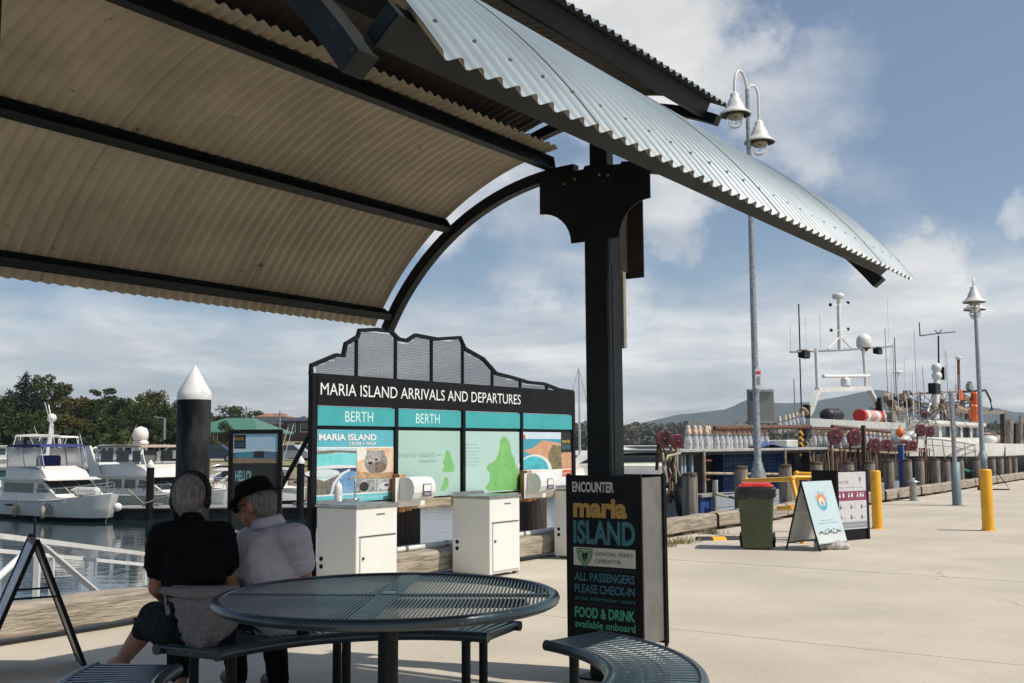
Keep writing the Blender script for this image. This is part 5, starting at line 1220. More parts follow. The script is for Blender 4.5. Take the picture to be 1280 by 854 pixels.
for i in range(nW):
    f0 = i / nW; wx = (b_q.x - a_.x - .3) / nW; xc = a_.x + .15 + wx * (i + .5)
    mb = MB(); mb.box((xc, -.405, (wz0 + wz1) / 2 + .02), (wx * .80, .02, (wz1 - wz0) * .72)); w_ = mb.build('window', glassd, bB)
    mb = MB()
    for s2 in (-1, 1): mb.box((xc + s2 * wx * .42, -.41, (wz0 + wz1) / 2 + .02), (.05, .04, (wz1 - wz0) * .8))
    mb.build('window_frame', whitep, w_)
def FB(px, py, y=2.4): return A(px, py, y)
for i, px in enumerate((1155, 1165, 1178, 1192, 1205, 1218)):
    p = FB(px, 548 + i * 1.5, 1.6); line('rail_stanchion', [p, p + Vector((.25, 0, -.75))], .018, chrome, 5, bB)
line('bow_rail', [FB(1150, 548, 1.6), FB(1180, 550, 1.6), FB(1225, 557, 1.6)], .022, chrome, 6, bB); line('bow_rail', [FB(1155, 556, 1.6), FB(1185, 558, 1.6), FB(1225, 564, 1.6)], .014, chrome, 6, bB)
for (p0, p1) in (((1112, 494), (1212, 489)), ((1100, 507), (1200, 503)), ((1122, 515), (1218, 511)), ((1150, 520), (1200, 518)), ((1205, 501), (1215, 501))): line('scaffold_rail', [FB(*p0, 3.4), FB(*p1, 3.4)], .055, pilewood, 4, bB)
for (px, y0, y1) in ((1149, 490, 518), (1202, 488, 522), (1213, 501, 555), (1176, 494, 524), (1124, 494, 518)): line('scaffold_post', [FB(px, y1, 3.4), FB(px, y0, 3.4)], .07, piledark if px in (1149,) else pilewood, 4, bB)
for (p0, p1) in (((1127, 497), (1141, 503)), ((1115, 510), (1128, 514)), ((1193, 508), (1206, 514)), ((1200, 494), (1212, 500))): line('wrapped_bundle', [FB(*p0, 3.2), FB(*p1, 3.2)], [.13, .13], rustp, 8, bB)
line('white_mast', [FB(1170, 523, 3.0), FB(1171, 473, 3.0)], .12, whitep, 10, bB)
for px in (1158, 1184): line('mast_stay', [FB(px, 520, 3.0), FB(1168 if px < 1170 else 1173, 488, 3.0)], .04, whitep, 6, bB)
mb = MB(); p = FB(1168, 486, 2.9); mb.box(tuple(p), (.75, .3, .42), ch=.03); mb.build('equipment_box', blackpl, bB)
mb = MB(); p = FB(1171, 470, 3.0)
for dz in (0, .32): mb.ball(p + Vector((0, 0, dz)), .20, 12)
mb.build('radar_domes', whitep, bB); mb = MB(); mb.box(tuple(FB(1178, 467, 3.0)), (.2, .2, .5)); mb.build('speaker', blackp, bB)
line('aerial_mast', [FB(1174, 523, 3.2), FB(1173, 420, 3.2)], .035, blackpl, 6, bB)
line('cross_aerial', [FB(1149, 403, 3.2), FB(1150, 420, 3.2), FB(1172, 417, 3.2), FB(1194, 415, 3.2)], .022, blackpl, 5, bB); line('cross_aerial', [FB(1169, 413, 3.2), FB(1173, 418, 3.2), FB(1177, 412, 3.2)], .02, blackpl, 5, bB)
line('rusty_exhaust', [FB(1199, 500, 3.2), FB(1198, 449, 3.2)], .06, rusty, 8, bB); mb = MB(); mb.lathe([(.05, -.06), (.15, 0), (.15, .05), (.04, .08)], 12, tuple(FB(1198, 448, 3.2))); mb.build('exhaust_cap', whitep, bB)
line('rusty_exhaust', [FB(1200, 500, 3.1), FB(1200, 488, 3.1)], .10, orange, 8, bB)
for (px, y0, y1, r_) in ((1123, 510, 468, .014), (1116, 515, 465, .01), (1142, 523, 468, .02), (1149, 520, 470, .012), (1181, 480, 430, .012), (1195, 500, 440, .014), (1134, 520, 500, .02), (1185, 480, 440, .01)): line('aerial', [FB(px, y0), FB(px - 1, y1)], r_, whitep, 5, bB)
mb = MB(); mb.lathe([(.02, -.1), (.03, 0), (.16, .02), (.12, .07), (.02, .09)], 12, tuple(FB(1123, 467))); mb.build('aerial_cap', whitep, bB)
line('black_hose', [FB(1205, 490, 3.0), FB(1232, 488, 3.0), FB(1238, 500, 3.0), FB(1240, 512, 3.0), FB(1233, 516, 3.0)], .05, blackp, 8, bB)
mb = MB(); p = FB(1212, 484, 3.0)
for dx, dz in ((-.2, 0), (.05, .1), (.2, -.05)): mb.box(tuple(p + Vector((dx, 0, dz))), (.2, .2, .28), RY(.3), 0, .03)
mb.build('flood_lamps', galvpole, bB)
for px, py, h_ in ((1219, 498, .55), (1219, 517, .75)): mb = MB(); p = FB(px, py, 2.9); mb.box(tuple(p), (.45, .3, h_), ch=.06); mb.build('orange_bag', orange, bB)
for (px, py) in ((1136, 545), (1128, 550)): mb = MB(); mb.ball(FB(px, py, 2.6), .3, 10, 0, (1.3, 1, .6)); mb.build('white_bundle', gel2, bB)
hull(bB, bx0 - 1.02, bx1 + 1.52, -1.64, 2.64, A(1180, 575, 1.4).z, blackp, name='lower_hull', bow=-1, sheer=.15, flare=.3, n=24)
rc_ = random.Random(55); cmats = [pilewood, rusty, blackpl, rustp, galvpole, piledark, rusty, ropem]
for i in range(34):
    px, py = rc_.uniform(1104, 1216), rc_.uniform(490, 524); a_ = FB(px, py, rc_.uniform(2.6, 3.8)); k_ = i % 3; mb = MB()
    if k_ == 0: mb.box(tuple(a_), (rc_.uniform(.15, .5), .2, rc_.uniform(.12, .35)), RY(rc_.uniform(-.4, .4)), 0, .02); nm = 'rigging_block'
    elif k_ == 1: mb.tube([a_, a_ + Vector((rc_.uniform(-1.6, 1.6), rc_.uniform(-.3, .3), rc_.uniform(-.25, .25)))], rc_.uniform(.02, .05), 5); nm = 'spar'
    else: mb.tube([a_, a_ + Vector((rc_.uniform(-.2, .2), 0, rc_.uniform(-.9, .9)))], rc_.uniform(.015, .04), 5); nm = 'upright_bar'
    mb.build(nm, cmats[i % 8], bB)
for i in range(9):
    a_ = FB(rc_.uniform(1108, 1225), 500, rc_.uniform(2, 4)); line('aerial', [a_, a_ + Vector((rc_.uniform(-.15, .15), 0, rc_.uniform(1.0, 2.6)))], rc_.uniform(.008, .02), whitep if i % 2 else blackpl, 4, bB)
for i in range(16):
    a_ = FB(rc_.uniform(1110, 1215), rc_.uniform(486, 505), 3.2); b_q = FB(rc_.uniform(1110, 1215), rc_.uniform(515, 545), 2.2); line('rigging_line', [a_, b_q], .012, blackp, 4, bB)
# timber frames and low boat beyond it
t = thing('goal_posts', 'tall brown timber goal frame beyond the white fishing boat', 'frame', tuple(WH.w(WH.on(1245, 570, 1.5)[0], 1.5, 0)), WH.a)
x0_ = WH.on(1245, 570, 1.5)[0]
def Q(px, py, y=1.5): x, z = WH.on(px, py, y); return Vector((x - x0_, y - 1.5, z))
line('upright', [Q(1254, 575), Q(1253, 516)], .12, piledark, 4, t); line('crosspiece', [Q(1224, 516), Q(1254, 515.5)], .10, pilewood, 4, t); line('upright', [Q(1262, 575, 1.6), Q(1262, 526, 1.6)], .16, pilewood, 6, t); line('upright', [Q(1268, 575, 1.6), Q(1268, 530, 1.6)], .10, blackp, 6, t); line('upright', [Q(1276, 575, 1.6), Q(1276, 520, 1.6)], .08, pilewood, 6, t)
t = thing('laden_workboat', 'low work boat piled with pale bundles beyond the white fishing boat', 'boat', tuple(WH.w(x0_, 4, WZ)), WH.a)
hull(t, -3, 9, -1.2, 1.5, 2.3, gel2, bow=-1, sheer=.2)
for i in range(12):
    mb = MB(); p = WH.on(1232 + rt.uniform(0, 20), 545 + rt.uniform(0, 14), 4.); mb.ball((p[0] - x0_, rt.uniform(-.5, .5), p[1] - WZ), rt.uniform(.25, .4), 10, 0, (1.3, 1, .6)); mb.build('bundle', [rustp, rusty, ropem, gel2][i % 4], t)
# green mooring ropes
for i, (a_, b_q, c_) in enumerate((((1170, 575), (1195, 585), (1212, 590)), ((1200, 585), (1225, 592), (1252, 596)), ((895, 618), (915, 622), (930, 626)))):
    pts = []
    for (px, py) in (a_, b_q, c_): x, z = WH.on(px, py, .75); pts.append(tuple(WH.w(x, .75, z)))
    mb = MB(); mb.tube(pts, .022, 6); o = mb.build('mooring_rope', ropeg if i < 2 else ropem); tag(o, ['green mooring rope slung by the white fishing boat', 'green mooring rope behind the right yellow bollard', 'pale mooring rope from the squid boat to a pile'][i], 'rope', 'mooring ropes')
# ================================================================== LEFT SHORE
def hill_h(x, y):
    b_ = -1.9 + 2.1 * min(1, max(0, (y - 74) / 5))
    if y > 79: b_ += min(1.6, (y - 79) * .016)
    s_ = max(0, min(1, (-x / y - .31) / .09)); s_ = s_ * s_ * (3 - 2 * s_)
    r_ = max(0, min(1, (y - 100) / 110)); r_ = r_ * r_ * (3 - 2 * r_)
    b_ += s_ * r_ * 6.0 + r_ * 1.6
    return b_ + noise.noise(Vector((x * .03, y * .03, 0))) * 1.2 * r_
mb = MB(); nx_, ny_ = 70, 46; vs = []
for j in range(ny_ + 1):
    y = 70 + 360 * (j / ny_) ** 1.5
    for i in range(nx_ + 1):
        x = -330 + 345 * i / nx_; e_ = min(1, max(0, (15 - x) / 14)); vs.append((x, y, hill_h(x, y) * e_ + -3.0 * (1 - e_)))
mb.add(vs, [(j * (nx_ + 1) + i, j * (nx_ + 1) + i + 1, (j + 1) * (nx_ + 1) + i + 1, (j + 1) * (nx_ + 1) + i) for j in range(ny_) for i in range(nx_)], 0, True)
struct('left_shore', mb, mat('shore_grass', (.20, .19, .09), .95, var=.2, c2=(.27, .22, .14), sc=.12, world=True, bump=.4, bs=3))
mb = MB(); vs = []; n_ = 30
for j, yy_ in enumerate((78.5, 92)):
    for i in range(n_ + 1): x = -140 + 150 * i / n_; vs.append((x, yy_, hill_h(x, yy_) + .06))
mb.add(vs, [(i, i + 1, n_ + 2 + i, n_ + 1 + i) for i in range(n_)]); struct('car_park', mb, mat('car_park_gravel', (.33, .29, .24), .95, world=True, sc=.6))
rl_ = random.Random(17); mb = MB()
rockm = mat('shore_rock', (.23, .20, .17), .95, var=.25, sc=2)
for i in range(260):
    x = -75 + 84 * rl_.random(); y = 74.6 + rl_.random() * 2.6; r_ = rl_.uniform(.25, .7); q = Matrix.Rotation(rl_.uniform(0, 6), 3, 'Z') @ Matrix.Rotation(rl_.uniform(0, 6), 3, 'X')
    mb.box((x, y, hill_h(x, y) + .05), (r_ * 1.5, r_, r_ * .8), q, 0, r_ * .22)
o = mb.build('shore_rocks', rockm); o['kind'] = 'stuff'
# trees
barkm = mat('tree_bark', (.15, .12, .09), .9, var=.3)
LEAF = [mat('leaf_dark', (.018, .040, .010), .8, var=.3, sc=.6, c2=(.060, .080, .016), spec=.2), mat('leaf_olive', (.080, .090, .020), .8, sc=.5, c2=(.028, .045, .012), spec=.2), mat('leaf_warm', (.15, .115, .035), .8, sc=.5, c2=(.045, .06, .015), spec=.2), mat('leaf_pine', (.010, .026, .012), .8, sc=.6, c2=(.022, .042, .014), spec=.2)]
def crown(seed, kind, nleaf=2600):
    r_ = random.Random(seed); mb = MB(); cl = []
    if kind == 'pine':
        for k_ in range(26):
            f = k_ / 25; rad = (1 - f) ** .8 * 3.4 + .3
            for q in range(4): a = r_.uniform(0, 6.28); cl.append((rad * .6 * math.cos(a) * r_.uniform(.5, 1.1), rad * .6 * math.sin(a), 2.5 + f * 8.0, rad * .55, .35))
    elif kind == 'gum':
        for k_ in range(20):
            a = r_.uniform(0, 6.28); q = r_.uniform(.3, 1) ** .6 * 3.2; cl.append((q * math.cos(a), q * math.sin(a), 5.5 + r_.uniform(-1.6, 3.2) - q * .25, r_.uniform(.7, 1.3), r_.uniform(.45, .8)))
    else:
        for k_ in range(30):
            a = r_.uniform(0, 6.28); q = r_.uniform(0, 1) ** .5 * 3.0; z = r_.uniform(1.6, 7.6); q *= math.sqrt(max(.1, 1 - ((z - 4.4) / 4.0) ** 2)); cl.append((q * math.cos(a), q * math.sin(a), z, r_.uniform(.9, 1.5), r_.uniform(.7, 1.1)))
    tot = sum(c[3] ** 2 for c in cl)
    for c in cl:
        for i in range(int(nleaf * c[3] ** 2 / tot)):
            d = Vector((r_.gauss(0, 1), r_.gauss(0, 1), r_.gauss(0, 1))).normalized() * r_.uniform(.55, 1.08)
            p = Vector((c[0] + d.x * c[3], c[1] + d.y * c[3], c[2] + d.z * c[4])); s_ = r_.uniform(.10, .26)
            u_ = Vector((r_.gauss(0, 1), r_.gauss(0, 1), r_.gauss(0, .6))).normalized() * s_; w_ = u_.cross(Vector((r_.gauss(0, 1), r_.gauss(0, 1), r_.gauss(0, 1)))).normalized() * s_ * .8
            mb.add([p - u_, p + w_, p + u_, p - w_], [(0, 1, 2, 3)])
    return mb, cl
TREES = {}
for kind, seeds, mi in (('gum', (1, 2), 1), ('bush', (3, 4, 5), 0), ('warm', (6, 7), 2), ('pine', (8, 9), 3)):
    for s_ in seeds:
        mb, cl = crown(s_, kind if kind != 'warm' else 'bush', 3600 if kind == 'pine' else 3000)
        tk = MB(); tk.tube([(0, 0, -.5), (.1, 0, 2), (.05, .1, 4.5), (0, 0, 8.5 if kind == 'pine' else 5.5)], [.34, .26, .17, .05], 8)
        for c in cl[::3]: tk.tube([(0.05, .05, max(1.5, c[2] - 2)), (c[0] * .5, c[1] * .5, c[2] - .6), (c[0] * .9, c[1] * .9, c[2])], [.12, .07, .02], 5)
        TREES.setdefault(kind, []).append((mb.mesh('crown', [LEAF[mi]]), tk.mesh('trunk', [barkm])))
tn = [0]
def tree(kind, px, pyt, D_, label, wf=1., base=None, group='trees on the far shore'):
    p = atY(px, pyt, D_); zb_ = hill_h(p.x, D_) if base is None else base; h_ = p.z - zb_
    me, tk = TREES[kind][tn[0] % len(TREES[kind])]; H0 = {'pine': 10.6, 'gum': 9.2, 'bush': 8.3, 'warm': 8.3}[kind]
    t = thing({'pine': 'pine_tree', 'gum': 'gum_tree'}.get(kind, 'broadleaf_tree'), label, 'tree', (p.x, D_, zb_), tn[0] * 1.3, group)
    k_ = h_ / H0; t.scale = (k_ * wf, k_ * wf, k_); link('crown', me, t); link('trunk', tk, t); tn[0] += 1
    return t
# (kind, px, py of top, distance, width factor)
TL = [('pine', 33, 463, 150, 1.25, 'tallest dark conifer on the left hillside'), ('gum', 60, 462, 160, 1.1, 'open crowned gum beside the tall dark conifer'), ('pine', 12, 485, 140, 1.3, 'dark conifer left of the tallest one'), ('bush', -10, 488, 130, 1.2, 'tree cut by the left edge of the photo'),
      ('gum', 74, 474, 170, .9, 'thin gum just right of the tallest conifer'), ('warm', 98, 494, 140, 1.2, 'brownish rounded tree above the white cruiser canopy'), ('gum', 130, 482, 165, 1.1, 'gum with a feathery top above the beige canopy boat'), ('bush', 118, 500, 140, 1.2, 'dense tree below the feathery topped gum'), ('bush', 150, 497, 150, 1.1, 'dark tree between the feathery gum and the street pole'),
      ('warm', 190, 486, 160, 1.0, 'tree with a sunlit ochre crown right of the satellite dome'), ('bush', 172, 505, 130, 1.15, 'mid green tree behind the radar dome'), ('bush', 205, 504, 140, 1.1, 'dark tree close left of the black pile'), ('bush', 232, 500, 170, 1.0, 'tree mostly hidden by the black pile'),
      ('bush', 60, 512, 118, 1.3, 'broad green tree low on the slope behind the small boats'), ('bush', 20, 515, 112, 1.3, 'low tree behind the boats at the far left'), ('warm', 85, 515, 112, 1.2, 'low olive tree behind the goal post boat arch'), ('bush', 140, 522, 112, 1.3, 'low dark tree behind the beige canopy'),
      ('bush', 185, 520, 112, 1.2, 'low tree left of the thick black pile'), ('bush', 212, 522, 110, 1.2, 'low shrubby tree against the black pile'), ('bush', 289, 507, 190, 1.5, 'round green tree above the green roof'), ('bush', 281, 526, 125, .75, 'dark narrow tree before the brick wall of the green roofed house'), ('warm', 267, 548, 108, 1.0, 'small yellow green shrub right of the black pile'),
      ('bush', 321, 513, 230, 1.2, 'distant tree between the two roofs'), ('gum', 383, 517, 200, 1.2, 'tree behind the dark roofed house at its right end'), ('bush', 372, 552, 118, .8, 'small round tree on the grass below the dark house')]
for (k_, px, py, D_, wf, lb) in TL: tree(k_, px, py, D_, lb, wf)
# forest mass behind the single trees
mb = MB(); rf = random.Random(31)
for i in range(170):
    px = rf.uniform(-60, 258); D_ = rf.uniform(150, 230); top = 508 + rf.uniform(-8, 16) + (12 if px > 215 else 0); p = atY(px, top, D_)
    for q in range(80):
        d = Vector((rf.gauss(0, 1), rf.gauss(0, 1), rf.gauss(0, 1))).normalized(); c = p + Vector((d.x * 4.2, d.y * 4.2, -4 + d.z * 4.2)); s_ = rf.uniform(.35, .8)
        u_ = Vector((rf.gauss(0, 1), rf.gauss(0, 1), rf.gauss(0, .6))).normalized() * s_; w_ = u_.cross(Vector((rf.gauss(0, 1), rf.gauss(0, 1), rf.gauss(0, 1)))).normalized() * s_
        mb.add([c - u_, c + w_, c + u_, c - w_], [(0, 1, 2, 3)])
for i in range(240):
    px = rf.uniform(-60, 250); D_ = rf.uniform(98, 150); x_ = atY(px, 540, D_).x; z_ = hill_h(x_, D_); r_ = rf.uniform(1.2, 2.6)
    for q in range(50):
        d = Vector((rf.gauss(0, 1), rf.gauss(0, 1), abs(rf.gauss(0, 1)))).normalized(); c = Vector((x_, D_, z_)) + d * r_; s_ = rf.uniform(.2, .45)
        u_ = Vector((rf.gauss(0, 1), rf.gauss(0, 1), rf.gauss(0, .6))).normalized() * s_; w_ = u_.cross(Vector((rf.gauss(0, 1), rf.gauss(0, 1), rf.gauss(0, 1)))).normalized() * s_
        mb.add([c - u_, c + w_, c + u_, c - w_], [(0, 1, 2, 3)])
o = mb.build('hillside_forest', mat('forest_leaves', (.075, .09, .022), .85, sc=.10, c2=(.016, .030, .010), world=True, spec=.15)); o['kind'] = 'stuff'
# houses
def house(px0, px1, pyb, pye, pyr, D_, roofm, wallm, label, wins, hip=.25, dp=10, name='brick_house'):
    a_, b_q = atY(px0, pyb, D_), atY(px1, pyb, D_); ze = atY(px0, pye, D_).z; zr = atY(px0, pyr, D_).z; w = b_q.x - a_.x; zb_ = a_.z
    t = thing(name, label, 'house', ((a_.x + b_q.x) / 2, D_ + dp / 2, zb_), R(-4))
    mb = MB(); mb.box((0, 0, (ze - zb_) / 2 - .7), (w, dp, ze - zb_ + 1.4)); mb.build('wall', wallm, t)
    mb = MB(); e_ = .8; h0, h1 = ze - zb_, zr - zb_; W_, P_ = w / 2 + e_, dp / 2 + e_; rx = w / 2 * (1 - hip * 2)
    vs = [(-W_, -P_, h0), (W_, -P_, h0), (W_, P_, h0), (-W_, P_, h0), (-rx, 0, h1), (rx, 0, h1)] + [(-W_, -P_, h0 - .2), (W_, -P_, h0 - .2), (W_, P_, h0 - .2), (-W_, P_, h0 - .2)]
    mb.add(vs, [(0, 1, 5, 4), (1, 2, 5), (2, 3, 4, 5), (3, 0, 4), (6, 7, 1, 0), (7, 8, 2, 1), (8, 9, 3, 2), (9, 6, 0, 3), (9, 8, 7, 6)]); mb.build('roof', roofm, t)
    for (f, wd, z0_, z1_) in wins:
        mb = MB(); mb.box((-w / 2 + w * f, -dp / 2 - .02, (z0_ + z1_) / 2), (wd, .06, z1_ - z0_)); wn = mb.build('window', glassd, t)
        mb = MB(); mb.box((-w / 2 + w * f, -dp / 2 - .05, z0_ - .04), (wd + .2, .12, .08)); mb.build('sill', whitep, wn)
        for s2 in (-1, 1): mb = MB(); mb.box((-w / 2 + w * f + s2 * wd / 2, -dp / 2 - .05, (z0_ + z1_) / 2), (.08, .08, z1_ - z0_)); mb.build('frame', whitep, wn)
    return t
brick = mat('orange_brick', (.38, .16, .08), .85, var=.2, sc=2); dkroof = mat('charcoal_roof', (.055, .055, .065), .7, var=.15); dkwall = mat('dark_timber_wall', (.09, .07, .055), .8, var=.2)
house(238, 322, 560, 540, 521, 128, mat('green_metal_roof', (.075, .20, .14), .5, var=.1), brick, 'orange brick house with a wide green metal roof', [(.30, 1.6, 1.0, 1.9), (.60, 2.2, .6, 1.9), (.85, 1.2, .6, 1.9)], .28, 14)
house(304, 358, 552, 531, 520, 165, dkroof, brick, 'orange brick house with a charcoal roof and chimney', [(.25, 2.4, .9, 2.2), (.6, 2.0, .9, 2.2), (.86, 1.4, .9, 2.2)], .18, 10)
house(356, 392, 550, 526, 521, 158, dkroof, dkwall, 'boxy dark house with two windows right of the brick one', [(.3, 1.1, 1.2, 2.5), (.75, 1.2, 1.2, 2.5)], .02, 8)
house(264, 288, 532, 522, 519, 240, dkroof, mat('cream_wall', (.5, .45, .38), .8), 'small cream building far behind the green roof', [(.4, 1.2, .8, 1.6)], .1, 8, 'cottage')
hs2 = house(326, 352, 530, 521, 516.5, 200, brick, brick, 'brick upper storey showing above the charcoal roof', [(.5, 2, .5, 1.1)], .1, 6, 'cottage')
for (px, pyt, D_, lb) in ((350, 514, 130, 'power pole before the dark roofed house'), (308, 508, 150, 'power pole behind the green roof'), (206, 523, 100, 'street light pole left of the black pile')):
    p = atY(px, pyt, D_); z_ = hill_h(p.x, D_); t = thing('power_pole', lb, 'pole', (p.x, D_, z_), 0, 'poles on the far shore')
    mb = MB(); mb.lathe([(.14, -.3), (.10, p.z - z_)], 8); mb.build('shaft', galvpole, t); mb = MB(); 
    if px == 206: mb.tube([(0, 0, p.z - z_), (-1.0, 0, p.z - z_ + .12)], .06, 6)
    else: mb.box((0, 0, p.z - z_ - .4), (1.6, .1, .1))
    mb.build('cross_arm', galvpole, t)
# parked cars on the shore
def car(px, py, D_, m, label, rz=0., s=1.):
    p = atY(px, py, D_); t = thing('parked_car', label, 'car', (p.x, D_, p.z), rz, 'cars parked on the far shore')
    mb = MB(); pr = [(-2.1, .35), (-2.1, .8), (-1.9, .95), (-1.45, 1.0), (-.95, 1.42), (.65, 1.45), (1.25, 1.02), (1.95, .88), (2.15, .6), (2.1, .32)]
    mb.prism(pr, -.85, .85, 'y', 0); mb.build('body', m, t)
    mb = MB(); mb.prism([(-1.35, 1.0), (-.92, 1.36), (.6, 1.38), (1.1, 1.02)], -.865, .865, 'y', 0); mb.build('windows', glassd, t)
    for x_ in (-1.35, 1.35):
        for s2 in (-1, 1): mb = MB(); mb.tube([(x_, s2 * .7, .33), (x_, s2 * .88, .33)], .33, 14); wh_ = mb.build('wheel', rubber, t); mb = MB(); mb.tube([(x_, s2 * .885, .33), (x_, s2 * .89, .33)], .19, 10); mb.build('rim', galvpole, wh_)
    for s2 in (-1, 1): mb = MB(); mb.box((2.1, s2 * .65, .68), (.1, .25, .14)); mb.build('headlight', whitep, t)
    return t
zc0 = .28
def carg(px, D_): return 561 - (zc0 - CH) * FPX / D_
car(266, carg(266, 84), 84, pm((.02, .04, .08)), 'dark blue car right of the thick black pile', R(5)); car(358, carg(358, 86), 86, pm((.35, .38, .42)), 'pale silver car left of the arrivals board', R(170)); car(376, carg(376, 90), 90, pm((.6, .6, .6)), 'white car just left of the arrivals board edge', R(20)); car(232, carg(232, 84), 84, pm((.5, .5, .48)), 'light car hidden by the black pile', R(0))

# ================================================================== BOATS ON THE LEFT
def yacht(px, pyw, D_, L_, yaw, label, canvas, tent, s=1., details=True, dome=False, name='motor_yacht', group=None, clearc=True, orange_flags=False, emblem=False, fly=True):
    p = atY(px, pyw, D_); t = thing(name, label, 'boat', (p.x, D_, WZ), yaw, group); t.scale = (s, s, s)
    B_ = L_ * .33
    h_ = hull(t, -L_ / 2, L_ / 2, -B_ / 2, B_ / 2, .95, gel, bow=1, sheer=.42, flare=.42, n=26, boot=.20)
    mb = MB()
    for s2 in (-1, 1): mb.tube([(-L_ / 2, s2 * B_ * .5, .93), (0, s2 * B_ * .505, .96), (L_ * .22, s2 * B_ * .46, 1.05), (L_ * .38, s2 * B_ * .29, 1.2), (L_ * .495, 0, 1.38)], .045, 6)
    mb.build('rubbing_strake', whitep, t)
    # cabin
    cw_ = B_ * .40
    pr = [(-L_ * .36, .9), (-L_ * .36, 2.0), (L_ * .06, 2.02), (L_ * .21, 1.22), (L_ * .30, 1.12), (L_ * .30, .9)]
    mb = MB(); mb.prism(pr, -cw_, cw_, 'y', 0); cb = mb.build('cabin', gel, t)
    mb = MB(); mb.prism([(-L_ * .40, 2.0), (-L_ * .40, 2.10), (L_ * .10, 2.12), (L_ * .16, 2.0)], -cw_ - .14, cw_ + .14, 'y', 0); mb.build('cabin_roof', gel, t)
    for s2 in (-1, 1):
        for (x0_, x1_) in ((-L_ * .34, -L_ * .24), (-L_ * .22, -L_ * .11), (-L_ * .09, -L_ * .0)) if not tent else ((-L_ * .33, -L_ * .02),):
            mb = MB(); mb.prism([(x0_, 1.35), (x0_ + .08, 1.85), (x1_, 1.85), (x1_ + .0, 1.35)], s2 * (cw_ + .004), s2 * (cw_ + .018), 'y', 0); mb.build('side_window', curtain if tent else glassd, cb)
        mb = MB(); mb.prism([(L_ * .02, 1.40), (L_ * .035, 1.84), (L_ * .07, 1.84), (L_ * .145, 1.40)], s2 * (cw_ + .004), s2 * (cw_ + .018), 'y', 0); mb.build('quarter_window', glassd, cb)
        if orange_flags:
            for i in range(6): mb = MB(); x_ = -L_ * .3 + i * L_ * .1; mb.add([(x_ - .1, s2 * B_ * .47, 1.42), (x_ + .1, s2 * B_ * .47, 1.42), (x_, s2 * B_ * .47, 1.22), (x_, s2 * (B_ * .47 + .012), 1.36)], [(0, 1, 2), (0, 3, 1), (1, 3, 2), (2, 3, 0)]); mb.build('orange_pennant', orange, t)
    sl_ = math.atan2(.8, L_ * .15)
    for q in range(3):
        y_ = (-1 + q) * cw_ * .64; mb = MB(); mb.box((L_ * .135 + .012, y_, 1.62 + .02), (.02, cw_ * .58, L_ * .13), RY(-(math.pi / 2 - sl_) + math.pi * 0)); mb.build('windscreen_pane', glassd, cb)
    # rails at the bow
    for s2 in (-1, 1):
        P3 = [(L_ * .05, s2 * B_ * .48, 1.02), (L_ * .22, s2 * B_ * .44, 1.08), (L_ * .36, s2 * B_ * .30, 1.2), (L_ * .46, s2 * B_ * .11, 1.33)]
        mb = MB(); mb.tube([(a, b_, c + .55) for a, b_, c in P3] + [(L_ * .5, 0, 1.95)], .02, 6); rr_ = mb.build('bow_rail', chrome, t)
        for a, b_, c in P3: mb = MB(); mb.tube([(a, b_, c), (a, b_, c + .55)], .016, 5); mb.build('stanchion', chrome, rr_)
    if fly:
        mb = MB(); mb.prism([(-L_ * .34, 2.1), (-L_ * .34, 2.65), (-L_ * .02, 2.70), (L_ * .05, 2.45), (L_ * .09, 2.1)], -cw_ * .9, cw_ * .9, 'y', 0); mb.build('flybridge', gel, t)
        zt_ = 3.75
        mb = MB(); mb.prism([(-L_ * .34, zt_ - .06), (-L_ * .32, zt_ + .04), (-L_ * .12, zt_ + .10), (L_ * .02, zt_ + .04), (L_ * .035, zt_ - .06)], -cw_ * .95, cw_ * .95, 'y', 0); mb.build('bimini', canvas, t)
        for s2 in (-1, 1):
            for xa_, xb_ in ((-.33, -.33), (-.18, -.14), (-.02, .02), (.02, .06)):
                mb = MB(); mb.tube([(L_ * xa_, s2 * cw_ * .92, zt_), (L_ * xb_, s2 * cw_ * .9, 2.6)], .03, 6); mb.build('canopy_frame', chrome if tent else whitep, t)
            if clearc:
                mb = MB(); mb.prism([(-L_ * .32, 2.66), (-L_ * .32, zt_ - .1), (L_ * .01, zt_ - .1), (L_ * .04, 2.5)], s2 * cw_ * .905, s2 * cw_ * .915, 'y', 0); mb.build('clear_curtain', clearv, t)
            if not tent:
                for (u0, u1) in ((-.30, -.20), (-.17, -.07), (-.04, .02)):
                    mb = MB(); mb.prism([(L_ * u0, 2.85), (L_ * u0, zt_ - .25), (L_ * u1, zt_ - .25), (L_ * u1, 2.85)], s2 * cw_ * .935, s2 * cw_ * .945, 'y', 0); mb.build('dark_screen', glassd, t)
        mb = MB(); mb.box((-L_ * .12, 0, 2.95), (.5, 1.0, .6), ch=.08); mb.build('helm_seat', bluecan if tent else gel, t)
        if dome:
            mb = MB(); mb.lathe([(.28, 0), (.38, .1), (.40, .45), (.30, .72), (.02, .84)], 16, (-L_ * .16, 0, zt_ + .35)); mb.build('radar_dome', gel, t); mb = MB(); mb.box((-L_ * .16, 0, zt_ + .2), (.9, .5, .3), ch=.1); mb.build('dome_plinth', gel, t)
            
            for s2 in (-1, 1): mb = MB(); mb.prism([(-L_ * .36, 2.1), (-L_ * .42, zt_ + .05), (-L_ * .37, zt_ + .05), (-L_ * .28, 2.1)], s2 * (cw_ + .02), s2 * (cw_ + .12), 'y', 0); mb.build('arch_leg', gel, t)
